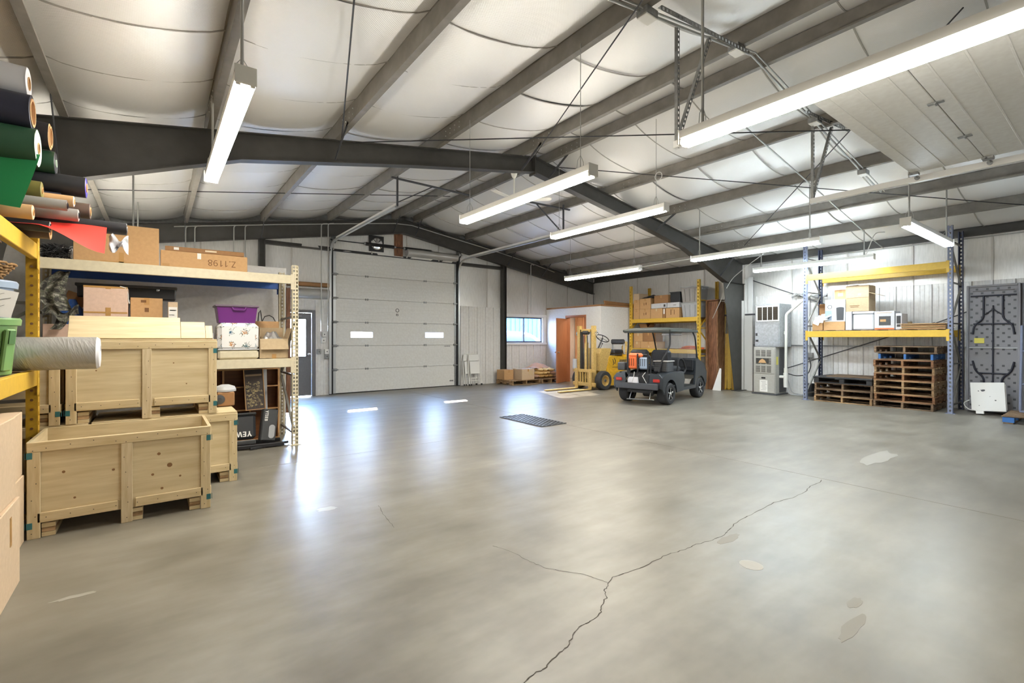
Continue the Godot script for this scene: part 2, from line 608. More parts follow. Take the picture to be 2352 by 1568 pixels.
# ---------------------------------------------------------------- shell
func build_shell() -> void:
	# floor: four slabs with open joints, a bed below
	var fl := struct("floor", "polished grey concrete slab floor with saw-cut joints and cracks")
	var xs := [LEFT_X - 0.1, 5.42, WALL_X + 0.1]
	var zs := [BACK_Z - 0.1, -10.87, -5.85, NEAR_Z + 0.1]
	for i in 2:
		for j in 3:
			part(fl, "slab", MB.new().span(Vector3(xs[i] + 0.003, -0.12, zs[j] + 0.002), Vector3(xs[i + 1] - 0.003, 0, zs[j + 1] - 0.002), 0.002), M.concrete)
	part(fl, "joint_bed", MB.new().span(Vector3(xs[0], -0.2, zs[0]), Vector3(xs[2], -0.1, zs[3])), M.joint)
	# cracks: narrow ragged openings, drawn as ribbons of dirt lying in them
	var cr := [
		[[1.10, -1.53], [1.215, -1.544], [1.30, -1.555], [1.371, -1.558], [1.45, -1.59], [1.527, -1.598], [1.60, -1.645], [1.673, -1.673], [1.76, -1.675], [1.861, -1.696], [1.90, -1.74], [1.985, -1.77], [2.03, -1.83], [2.083, -1.855], [2.19, -1.899], [2.35, -1.878], [2.54, -1.878], [2.70, -1.885], [2.86, -1.855], [2.995, -1.855], [3.15, -1.83], [3.305, -1.821], [3.42, -1.85], [3.591, -1.891], [3.80, -1.905], [4.038, -1.904], [4.3, -1.92], [4.55, -1.88], [4.817, -1.877], [5.05, -1.93], [5.25, -1.92], [5.405, -1.944]],
		[[2.109, -1.878], [2.09, -1.95], [2.071, -2.034], [2.0, -2.13], [1.935, -2.239], [1.92, -2.33], [1.91, -2.426], [1.898, -2.554], [1.838, -2.725]],
		[[1.524, -3.923], [1.50, -3.80], [1.477, -3.708], [1.45, -3.5], [1.437, -3.353]],
	]
	var wid := [0.0026, 0.0017, 0.0016]
	for k in 3:
		var b := MB.new()
		var pts := []
		for i in cr[k].size() - 1:
			for q in 4:
				var p := Vector2(cr[k][i][0], cr[k][i][1]).lerp(Vector2(cr[k][i + 1][0], cr[k][i + 1][1]), q / 4.0)
				pts.append(p + Vector2(rng.randf_range(-1, 1), rng.randf_range(-1, 1)) * 0.006)
		for i in pts.size() - 1:
			var d: Vector2 = (pts[i + 1] - pts[i]).normalized().orthogonal() * wid[k] * rng.randf_range(0.6, 1.4)
			var A := Vector3(pts[i].x, 0.0008, pts[i].y)
			var B := Vector3(pts[i + 1].x, 0.0008, pts[i + 1].y)
			var D := Vector3(d.x, 0, d.y)
			b.poly([A - D, B - D, B + D, A + D], Vector3.UP)
		part(fl, "crack", b, M.crack)
	# mortar patches and rubbed marks with outlines of their own
	var spots := [["patch_light", 3.0, -1.48, 0.065, 0.07], ["patch_dark", 3.27, -1.77, 0.13, 0.035], ["patch_dark", 2.75, -0.86, 0.16, 0.03], ["patch_dark", 3.02, -0.93, 0.07, 0.03], ["patch_light", 6.9, -1.9, 0.5, 0.12], ["patch_light", 1.15, -4.1, 0.08, 0.05], ["patch_light", -0.36, -3.55, 0.10, 0.02]]
	for s in spots:
		var pts := []
		for i in 18:
			var g := TAU * i / 18.0
			var rr := 1.0 + rng.randf_range(-0.22, 0.22) * (0.1 if s[1] == 3.0 else 1.0)
			pts.append(Vector2(cos(g) * s[3] * rr, sin(g) * s[4] * rr))
		part(fl, "floor_patch", MB.new().prism(Vector3(s[1], 0.0, s[2]), Vector3(1, 0, 0), Vector3(0, 0, 1), pts, Vector3(0, 0.0009, 0)), M[s[0]])
	# drain
	var dr := thing("floor_drain", "dark expanded-metal grating of the floor drain set in the concrete", "drain", Vector3(5.22, 0, -6.37))
	part(dr, "pan", MB.new().box(Vector3(0, 0.003, 0), Vector3(0.52, 0.004, 1.16)), M.black_steel)
	var bars := MB.new()
	for i in 30:
		var z := -0.57 + 1.14 * i / 29.0
		var zig := []
		for q in 9: zig.append(Vector3(-0.25 + 0.5 * q / 8.0, 0.010, z + (0.017 if q % 2 == i % 2 else -0.017)))
		for q in 8: bars.bar(zig[q], zig[q + 1], 0.006, 0.008)
	var bn := part(dr, "grating", bars, M.galvanised)
	bn.set_meta("kind", "stuff")
	part(dr, "rim", MB.new().box(Vector3(0, 0.007, 0.575), Vector3(0.52, 0.012, 0.02)).box(Vector3(0, 0.007, -0.575), Vector3(0.52, 0.012, 0.02)).box(Vector3(0.26, 0.007, 0), Vector3(0.02, 0.012, 1.17)).box(Vector3(-0.26, 0.007, 0), Vector3(0.02, 0.012, 1.17)), M.dark_grey_steel)
	# side wall with ribbed liner below and foil-faced insulation above
	var wr := struct("wall_east", "eave wall with ribbed white liner below and pale insulation above")
	part(wr, "sheeting", MB.new().span(Vector3(WALL_X + 0.06, -0.1, BACK_Z - 0.2), Vector3(WALL_X + 0.2, 4.0, NEAR_Z + 0.2)), M.galvanised)
	liner_run(wr, Vector3(WALL_X, 0, NEAR_Z), Vector3(0, 0, -1), NEAR_Z - BACK_Z, 2.56, Vector3(-1, 0, 0))
	foil_run(wr, Vector3(WALL_X + 0.02, 2.5, NEAR_Z), Vector3(0, 0, -1), NEAR_Z - BACK_Z, 1.15, Vector3(-1, 0, 0))
	var wl := struct("wall_west", "eave wall behind the yellow rack, pale insulation")
	part(wl, "sheeting", MB.new().span(Vector3(LEFT_X - 0.2, -0.1, BACK_Z - 0.2), Vector3(LEFT_X - 0.06, 4.0, NEAR_Z + 0.2)), M.galvanised)
	foil_run(wl, Vector3(LEFT_X, 0, BACK_Z), Vector3(0, 0, 1), NEAR_Z - BACK_Z, 3.6, Vector3(1, 0, 0))
	# near gable wall, with its overhead door rolled up: opening x 4.1..7.05, y 0..3.05
	var wn := struct("wall_south", "gable wall with a raised overhead door")
	part(wn, "sheeting", MB.new().span(Vector3(LEFT_X - 0.2, -0.1, NEAR_Z), Vector3(4.1, 4.9, NEAR_Z + 0.15)), M.liner)
	part(wn, "sheeting", MB.new().span(Vector3(7.05, -0.1, NEAR_Z), Vector3(WALL_X + 0.2, 4.9, NEAR_Z + 0.15)), M.liner)
	part(wn, "sheeting", MB.new().span(Vector3(4.1, 3.05, NEAR_Z), Vector3(7.05, 4.9, NEAR_Z + 0.15)), M.liner)
	# the raised door leads into an adjoining bay of the same building
	var wa := struct("wall_annex", "white liner walls of the adjoining bay beyond the raised door")
	part(wa, "side_wall", MB.new().span(Vector3(1.0, -0.1, NEAR_Z + 0.15), Vector3(1.15, 4.0, 9.0)), M.liner)
	part(wa, "side_wall", MB.new().span(Vector3(10.0, -0.1, NEAR_Z + 0.15), Vector3(10.15, 4.0, 9.0)), M.liner)
	part(wa, "end_wall", MB.new().span(Vector3(1.0, -0.1, 8.9), Vector3(10.15, 4.0, 9.05)), M.liner)
	part(wa, "flat_ceiling", MB.new().span(Vector3(1.0, 3.9, NEAR_Z + 0.15), Vector3(10.15, 4.05, 9.05)), M.liner)
	part(wa, "slab", MB.new().span(Vector3(1.0, -0.12, NEAR_Z + 0.1), Vector3(10.15, 0.0, 9.05)), M.concrete)
	# ground outside
	var gr := struct("ground", "pale concrete yard outside the building")
	part(gr, "yard", MB.new().span(Vector3(-60, -0.30, -80), Vector3(70, -0.13, BACK_Z - 0.12)), M.asphalt)
	# store room behind the cream rack
	var ws := struct("wall_storeroom", "plain white plasterboard partition behind the cream rack")
	part(ws, "face", MB.new().span(Vector3(LEFT_X, 0, -8.02), Vector3(1.60, 2.44, -7.90)), M.drywall)
	part(ws, "return_wall", MB.new().span(Vector3(1.48, 0, BACK_Z), Vector3(1.60, 2.44, -8.02)), M.drywall)
	part(ws, "lid", MB.new().span(Vector3(LEFT_X, 2.44, BACK_Z), Vector3(1.60, 2.50, -7.90)), M.drywall)
	var t1 := struct("trim_1", "brown wooden corner strip at the end of the white partition")
	part(t1, "strip", MB.new().span(Vector3(1.60, 0.28, -7.95), Vector3(1.66, 2.2, -7.89), 0.004), M.red_wood)
	# office in the far corner
	var wo := struct("wall_office", "white plasterboard walls of the small corner office")
	part(wo, "face", MB.new().span(Vector3(10.75, 0, -12.34), Vector3(10.87, 2.40, -11.33)), M.drywall)
	part(wo, "face", MB.new().span(Vector3(10.75, 0, -10.47), Vector3(10.87, 2.40, -9.83)), M.drywall)
	part(wo, "face", MB.new().span(Vector3(10.75, 2.10, -11.33), Vector3(10.87, 2.40, -10.47)), M.drywall)
	part(wo, "end_wall", MB.new().span(Vector3(10.87, 0, -9.95), Vector3(WALL_X - 0.03, 2.40, -9.83)), M.drywall)
	part(wo, "lid", MB.new().span(Vector3(10.73, 2.40, -12.3), Vector3(WALL_X - 0.03, 2.45, -9.81)), M.carton_dark)
	part(wo, "inner_wall", MB.new().span(Vector3(12.1, 0, -12.3), Vector3(12.2, 2.39, -9.96)), M.wood_paneling)
	for k in 9:
		part(wo, "panel_groove", MB.new().span(Vector3(12.094, 0, -12.2 + 0.26 * k), Vector3(12.1, 2.39, -12.188 + 0.26 * k)), M.door_wood)
	# office door frame and open leaf
	var d3 := struct("door_3", "brown wooden office door standing open")
	for z in [-11.36, -10.50]:
		part(d3, "jamb", MB.new().span(Vector3(10.725, 0, z), Vector3(10.89, 2.09, z + 0.06), 0.004), M.door_wood)
	part(d3, "head", MB.new().span(Vector3(10.725, 2.09, -11.36), Vector3(10.89, 2.16, -10.44), 0.004), M.door_wood)
	var leaf := Node3D.new()
	leaf.name = "leaf"
	d3.add_child(leaf)
	leaf.position = Vector3(10.72, 0.012, -11.31)
	leaf.rotation.y = deg_to_rad(-155.4)
	part(leaf, "panel", MB.new().span(Vector3(0.0, 0, -0.02), Vector3(0.80, 2.04, 0.02), 0.003), M.door_wood)
	part(leaf, "knob", MB.new().lathe(Vector3(0.74, 0.97, -0.02), Vector3(0, 0, -1), [Vector2(0.02, 0), Vector2(0.012, 0.02), Vector2(0.026, 0.035), Vector2(0.026, 0.055), Vector2(0.0, 0.065)]), M.chrome)
	part(leaf, "knob", MB.new().lathe(Vector3(0.74, 0.97, 0.02), Vector3(0, 0, 1), [Vector2(0.02, 0), Vector2(0.012, 0.02), Vector2(0.026, 0.035), Vector2(0.026, 0.055), Vector2(0.0, 0.065)]), M.chrome)

# ribbed metal liner: panels 0.9 m wide, each a mesh with raised ribs
func liner_run(parent: Node, o: Vector3, along: Vector3, length: float, h: float, outw: Vector3, y0 := 0.0) -> void:
	var pw := 0.91
	var x := 0.0
	while x < length - 0.02:
		var w := minf(pw, length - x)
		var b := MB.new()
		var prof := []
		prof.append(Vector2(0, 0))
		var q := 0.0
		while q < w - 0.001:
			var s := minf(0.302, w - q)
			if s > 0.25:
				for e in [[0.0, 0.0], [0.012, 0.028], [0.05, 0.028], [0.062, 0.004], [0.125, 0.004], [0.13, 0.010], [0.15, 0.010], [0.155, 0.004], [0.205, 0.004], [0.21, 0.010], [0.23, 0.010], [0.235, 0.004]]:
					prof.append(Vector2(q + e[0], e[1] + 0.001))
			else:
				prof.append(Vector2(q, 0.004))
				prof.append(Vector2(q + s, 0.004))
			q += s
		prof.append(Vector2(w, 0.004))
		for i in prof.size() - 1:
			var p0: Vector2 = prof[i]
			var p1: Vector2 = prof[i + 1]
			if p0.distance_to(p1) < 1e-5: continue
			var A := along * p0.x + outw * p0.y
			var B := along * p1.x + outw * p1.y
			b.poly([A, B, B + Vector3(0, h, 0), A + Vector3(0, h, 0)], outw, [Vector2(0, p0.x), Vector2(0, p1.x), Vector2(h, p1.x), Vector2(h, p0.x)])
		b.poly([Vector3(0, h, 0), along * w + Vector3(0, h, 0), along * w + Vector3(0, h, 0) + outw * 0.02, Vector3(0, h, 0) + outw * 0.02], Vector3.UP)
		part(parent, "liner_panel", b, M.liner, o + along * x + Vector3(0, y0, 0))
		x += pw

# insulation sheets with vertical taped seams
func foil_run(parent: Node, o: Vector3, along: Vector3, length: float, h: float, outw: Vector3) -> void:
	var pw := 1.22
	var x := 0.0
	while x < length - 0.02:
		var w := minf(pw, length - x)
		var ph := rng.randf_range(0.0, 6.0)
		var f := func(u: float, vv: float) -> Vector3:
			var bulge := 0.028 * pow(sin(PI * u), 0.7) * (0.75 + 0.25 * sin(3.0 * vv + ph)) + 0.005 * sin(vv * 11.0 + ph * 3.0 + u * 4.0)
			return along * (u * w) + Vector3(0, vv * h, 0) + outw * bulge
		var b := MB.new()
		if along.cross(Vector3.UP).dot(outw) > 0.0: b.sheet(f, 10, 10, w, h)
		else: b.sheet(func(u: float, vv: float) -> Vector3: return f.call(1.0 - u, vv), 10, 10, w, h)
		part(parent, "insulation_sheet", b, M.wall_foil, o + along * x)
		part(parent, "seam", MB.new().box(Vector3(0, h * 0.5, 0) + outw * 0.008, Vector3(0.03, h, 0.03)), M.wall_seam, o + along * x)
		x += pw

func build_roof() -> void:
	var ce := struct("ceiling", "silvery foil-faced insulation sagging between the roof purlins")
	for sg in [-1.0, 1.0]:
		var q := Basis(Vector3(0, 0, 1), sg * -atan(0.165))
		var mid: float = RIDGE_X + sg * 3.95
		part(ce, "roof_deck", MB.new().box(Vector3(mid, roof_y(mid) + 0.36, (BACK_Z + NEAR_Z) * 0.5), Vector3(8.3, 0.05, NEAR_Z - BACK_Z + 0.6), 0.0, q), M.galvanised)
	var off := [0.32, 2.0, 3.5, 4.95, 6.2, 7.55]
	var seg := 0.955
	var nseg := int(ceil((NEAR_Z - BACK_Z) / seg))
	for sg in [-1.0, 1.0]:
		for k in 5 + (1 if sg > 0 else 0):
			var x0: float
			var x1: float
			if k == 5:
				x0 = RIDGE_X - off[0]; x1 = RIDGE_X + off[0]
			else:
				x0 = RIDGE_X + sg * off[k]; x1 = RIDGE_X + sg * off[k + 1]
			if x0 > x1:
				var sw := x0; x0 = x1; x1 = sw
			var wide := x1 - x0
			var variants := []
			for vv in 3:
				var ph := rng.randf_range(0, 6.28)
				var sag := 0.115 * wide / 1.4 + rng.randf_range(-0.012, 0.012)
				var f := func(u: float, w: float) -> Vector3:
					var x := x0 + wide * u
					var s := 4.0 * u * (1.0 - u)
					var y := roof_y(x) + 0.205 - sag * pow(s, 0.75) - 0.016 * sin(PI * w) * s + 0.004 * sin(u * 9.0 + ph) * sin(w * 5.0 + ph)
					return Vector3(x, y, (1.0 - w) * seg)
				# seen from below: normals must point down
				var b := MB.new().sheet(func(u: float, w: float) -> Vector3: return f.call(u, 1.0 - w), 12, 6, wide, seg)
				variants.append(b.mesh())
				if vv == 0:
					var sb := MB.new()
					for i in 10:
						var a: Vector3 = f.call(i / 10.0, 1.0)
						var c: Vector3 = f.call((i + 1) / 10.0, 1.0)
						sb.bar(a - Vector3(0, 0.004, 0), c - Vector3(0, 0.004, 0), 0.014, 0.010)
					variants.append(sb.mesh())
			var seam: Mesh = variants[1]
			var pan := [variants[0], variants[2], variants[3]]
			for i in nseg:
				var p := part(ce, "insulation_panel", pan[rng.randi() % 3], M.foil, Vector3(0, 0, BACK_Z + seg * i))
				part(p, "seam", seam, M.foil_seam)
	# purlins: cold-formed Z sections with bolt holes near the frame
	for sg in [-1.0, 1.0]:
		for k in 5:
			var x: float = RIDGE_X + sg * off[k]
			var y := roof_y(x)
			var ords: String = ["either side of the ridge", "second from the ridge", "third from the ridge", "fourth from the ridge", "next to the eave"][k]
			var half: String = "above the stacked crates" if sg < 0 else "above the golf cart"
			if k == 0: half = "on the crate side" if sg < 0 else "on the golf cart side"
			var t := thing("roof_purlin", "grey steel roof purlin %s, %s" % [ords, half], "purlin", Vector3(x, y, 0), 0.0, "roof purlins running along the building")
			var w: float = 0.065 * sg
			var pr := [Vector2(-w, 0.0), Vector2(0.004 * sg, 0.0), Vector2(0.004 * sg, 0.196), Vector2(w, 0.196), Vector2(w, 0.202), Vector2(-0.004 * sg, 0.202), Vector2(-0.004 * sg, 0.006), Vector2(-w + 0.005 * sg, 0.006), Vector2(-w + 0.005 * sg, 0.022), Vector2(-w, 0.022)]
			part(t, "section", MB.new().prism(Vector3(0, 0, BACK_Z + 0.12), Vector3(1, 0, 0), Vector3(0, 1, 0), pr, Vector3(0, 0, NEAR_Z - BACK_Z - 0.2)), M.purlin_steel)
			# lap over the frame: bolts
			for zz in [-6.6 - 0.55, -6.6 - 0.42, -6.6 + 0.42, -6.6 + 0.55, -6.6 + 0.68, -6.6 + 0.81]:
				for yy in [0.06, 0.13]:
					part(t, "bolt", MB.new().box(Vector3(-0.009, yy, zz), Vector3(0.014, 0.014, 0.014), 0.004), M.bolt)
	for sg in [-1.0, 1.0]:
		var x: float = RIDGE_X + (7.6 if sg > 0 else -7.48)
		var lab := "dark steel eave strut above the pallet stacks" if sg > 0 else "dark steel eave strut above the yellow rack"
		one("eave_strut", lab, "eave strut", MB.new().prism(Vector3(x, 3.46, BACK_Z + 0.1), Vector3(1, 0, 0), Vector3(0, 1, 0), [Vector2(-0.07 * sg, 0.0), Vector2(0.03 * sg, 0.0), Vector2(0.03 * sg, 0.26), Vector2(-0.07 * sg, 0.26), Vector2(-0.07 * sg, 0.24), Vector2(0.01 * sg, 0.24), Vector2(0.01 * sg, 0.02), Vector2(-0.07 * sg, 0.02)], Vector3(0, 0, NEAR_Z - BACK_Z - 0.2)), M.frame_steel)
	rigid_frame(-6.6, "dark steel portal frame spanning the hall in front of the door bay")
	rigid_frame(-0.6, "dark steel portal frame over the camera bay")
	# rod bracing under the roof
	var rods := [[Vector3(0.55, 4.0, -1.2), Vector3(2.0, 4.03, -6.5)], [Vector3(8.9, 4.15, -0.9), Vector3(2.2, 4.12, -6.5)], [Vector3(2.4, 4.1, -0.9), Vector3(5.3, 4.55, -6.5)], [Vector3(5.7, 4.55, -6.5), Vector3(11.8, 3.62, -1.0)], [Vector3(12.3, 3.62, -6.5), Vector3(6.0, 4.5, -1.0)]]
	for i in rods.size():
		one("brace_rod", ["thin dark brace rod above the hanging twin-tube lamp over the crates", "thin dark brace rod crossing from the frame past the strut hangers", "thin dark brace rod rising to the ridge of the portal frame", "thin dark brace rod from the ridge towards the pallet rack", "thin dark brace rod from the knee of the portal frame"][i], "brace rod", MB.new().tube([rods[i][0], rods[i][1]], 0.008, 6), M.black_steel, Vector3.ZERO, 0.0, "roof bracing rods")
	one("sag_rod", "black rod line across the purlins between frame and door wall", "sag rod", MB.new().tube([Vector3(-1.0, roof_y(-1.0) + 0.03, -9.6), Vector3(RIDGE_X, roof_y(RIDGE_X) + 0.02, -9.6)], 0.008, 6), M.black_steel)

func tapered_i(b: MB, pts: Array, z: float) -> void:
	# pts: list of [x, y_bottom, y_top]; web plus flanges
	for i in pts.size() - 1:
		var p = pts[i]
		var q = pts[i + 1]
		b.prism(Vector3(0, 0, z - 0.005), Vector3(1, 0, 0), Vector3(0, 1, 0), [Vector2(p[0], p[1]), Vector2(q[0], q[1]), Vector2(q[0], q[2]), Vector2(p[0], p[2])], Vector3(0, 0, 0.01))
		b.bar(Vector3(p[0], p[1], z), Vector3(q[0], q[1], z), 0.15, 0.012)
		b.bar(Vector3(p[0], p[2] - 0.006, z), Vector3(q[0], q[2] - 0.006, z), 0.15, 0.012)

func rigid_frame(z: float, label: String) -> void:
	var t := thing("portal_frame", label, "steel frame")
	for sg in [-1.0, 1.0]:
		var X := func(o: float) -> float: return RIDGE_X + sg * o
		var R := func(o: float) -> float: return 4.68 - 0.165 * o
		var b := MB.new()
		tapered_i(b, [[X.call(0.0), 4.41, 4.68], [X.call(2.4), R.call(2.4) - 0.28, R.call(2.4)], [X.call(4.6), R.call(4.6) - 0.33, R.call(4.6)], [X.call(6.55), 2.90, R.call(6.55)], [X.call(7.45), 2.90, R.call(7.45)]], z)
		part(t, "rafter", b, M.frame_steel)
		var c := MB.new()
		var xi0: float = X.call(7.1)
		var xi1: float = X.call(6.55)
		var xo: float = X.call(7.45)
		c.prism(Vector3(0, 0, z - 0.005), Vector3(1, 0, 0), Vector3(0, 1, 0), [Vector2(xi0, 0.0), Vector2(xo, 0.0), Vector2(xo, 2.9), Vector2(xi1, 2.9)], Vector3(0, 0, 0.01))
		c.bar(Vector3(xi0, 0.0, z), Vector3(xi1, 2.9, z), 0.15, 0.012, 0.0, Vector3(0, 0, 1))
		c.bar(Vector3(xo, 0.0, z), Vector3(xo, 2.9, z), 0.012, 0.15)
		c.box(Vector3((xi0 + xo) * 0.5, 0.008, z), Vector3(absf(xo - xi0) + 0.06, 0.016, 0.22))
		part(t, "column", c, M.frame_steel)
		part(t, "stiffener", MB.new().box(Vector3((xi1 + xo) * 0.5, 2.9, z), Vector3(absf(xo - xi1), 0.014, 0.15)), M.frame_steel)
		# flange braces from purlin to bottom flange
		for o in [0.32, 3.5, 6.2]:
			for dz in [0.62]:
				var a := Vector3(X.call(o), R.call(o) + 0.04, z + dz)
				var e := Vector3(X.call(o), R.call(o) - (0.27 if o < 4 else 0.62 if o > 6 else 0.3), z + 0.07)
				part(t, "flange_brace", MB.new().bar(a, e, 0.045, 0.008, 0.0, Vector3.RIGHT), M.dark_grey_steel)
	part(t, "ridge_plate", MB.new().box(Vector3(RIDGE_X, 4.53, z), Vector3(0.025, 0.34, 0.17)), M.frame_steel)

# ---------------------------------------------------------------- gable wall with overhead door
func build_back_wall() -> void:
	var w := struct("wall_north", "gable wall with white ribbed liner below and pale insulation above")
	# outer sheeting with openings
	for r in [[LEFT_X - 0.2, 2.14, 0.0, 5.2], [2.14, 3.12, 2.08, 5.2], [3.12, 3.62, 0.0, 5.2], [3.62, 7.18, 3.64, 5.2], [7.18, 9.04, 0.0, 5.2], [9.04, 10.58, 0.0, 1.28], [9.04, 10.58, 2.12, 5.2], [10.58, WALL_X + 0.2, 0.0, 5.2]]:
		part(w, "sheeting", MB.new().span(Vector3(r[0], r[2] - (0.1 if r[2] == 0.0 else 0.0), BACK_Z - 0.16), Vector3(r[1], r[3], BACK_Z - 0.06)), M.galvanised)
	# reveals of the window and man door
	for r in [[9.02, 1.26, 9.04, 2.14], [10.58, 1.26, 10.60, 2.14], [9.02, 1.26, 10.60, 1.28], [9.02, 2.12, 10.60, 2.14]]:
		part(w, "reveal", MB.new().span(Vector3(r[0], r[1], BACK_Z - 0.12), Vector3(r[2], r[3], BACK_Z + 0.02)), M.white_paint)
	var n := Vector3(0, 0, 1)
	var rt := Vector3(1, 0, 0)
	liner_run(w, Vector3(3.16, 0, BACK_Z), rt, 0.35, 2.37, n)
	liner_run(w, Vector3(1.62, 0, BACK_Z), rt, 0.48, 2.37, n)
	liner_run(w, Vector3(2.10, 0, BACK_Z), rt, 1.06, 0.27, n, 2.10)
	liner_run(w, Vector3(7.32, 0, BACK_Z), rt, 1.49, 2.39, n)
	liner_run(w, Vector3(8.96, 0, BACK_Z), rt, 1.79, 1.22, n)
	# insulation above, cut to the slope by the rafter that hides its upper edge
	for r in [[LEFT_X, 1.62, 0.0], [1.62, 3.55, 2.37], [3.6, 7.2, 3.66], [7.3, 8.82, 2.39], [8.94, 10.76, 2.22], [10.75, WALL_X, 0.0]]:
		var x: float = r[0]
		while x < r[1] - 0.02:
			var pw := minf(1.0, r[1] - x)
			var top := minf(roof_y(x), roof_y(x + pw)) - 0.05
			foil_run(w, Vector3(x, r[2], BACK_Z + 0.005), rt, pw, top - r[2], n)
			x += pw
	# sunlit loose foil under the eave of the window bay is one of those sheets
	var raf := thing("endwall_rafter", "dark steel rafter along the top of the door wall", "rafter")
	for sg in [-1.0, 1.0]:
		var b := MB.new()
		tapered_i(b, [[RIDGE_X, 4.30, 4.68], [RIDGE_X + sg * 7.5, 3.05, 4.68 - 0.165 * 7.5]], BACK_Z + 0.16)
		part(raf, "beam", b, M.frame_steel)
		for o in [0.32, 3.5, 4.95, 6.2]:
			var y := 4.68 - 0.165 * float(o)
			part(raf, "flange_brace", MB.new().bar(Vector3(RIDGE_X + sg * o, y + 0.05, BACK_Z + 0.72), Vector3(RIDGE_X + sg * o, y - 0.36, BACK_Z + 0.24), 0.04, 0.008, 0.0, Vector3.RIGHT), M.dark_grey_steel)
	for r in [[1.96, "dark steel endwall column showing above the long carton"], [8.88, "dark steel endwall column beside the window"]]:
		var b := MB.new()
		var x: float = r[0]
		b.box(Vector3(x - 0.06, 1.9, BACK_Z + 0.09), Vector3(0.012, 3.8, 0.16)).box(Vector3(x + 0.06, 1.9, BACK_Z + 0.09), Vector3(0.012, 3.8, 0.16)).box(Vector3(x, 1.9, BACK_Z + 0.09), Vector3(0.12, 3.8, 0.01))
		one("endwall_column", r[1], "column", b, M.frame_steel)
	for r in [[2.03, 3.50, 3.62, "dark steel girt above the man door"], [7.32, 8.82, 3.60, "dark steel girt above the folding chairs"]]:
		one("wall_girt", r[3], "girt", MB.new().prism(Vector3(r[0], r[2], BACK_Z + 0.02), Vector3(0, 0, 1), Vector3(0, 1, 0), [Vector2(0, 0), Vector2(0.14, 0), Vector2(0.14, 0.03), Vector2(0.13, 0.03), Vector2(0.13, 0.01), Vector2(0.01, 0.01), Vector2(0.01, 0.11), Vector2(0, 0.11)], Vector3(r[1] - r[0], 0, 0)), M.frame_steel)
	overhead_door()
	man_door()
	window_bay()
	wall_bits()

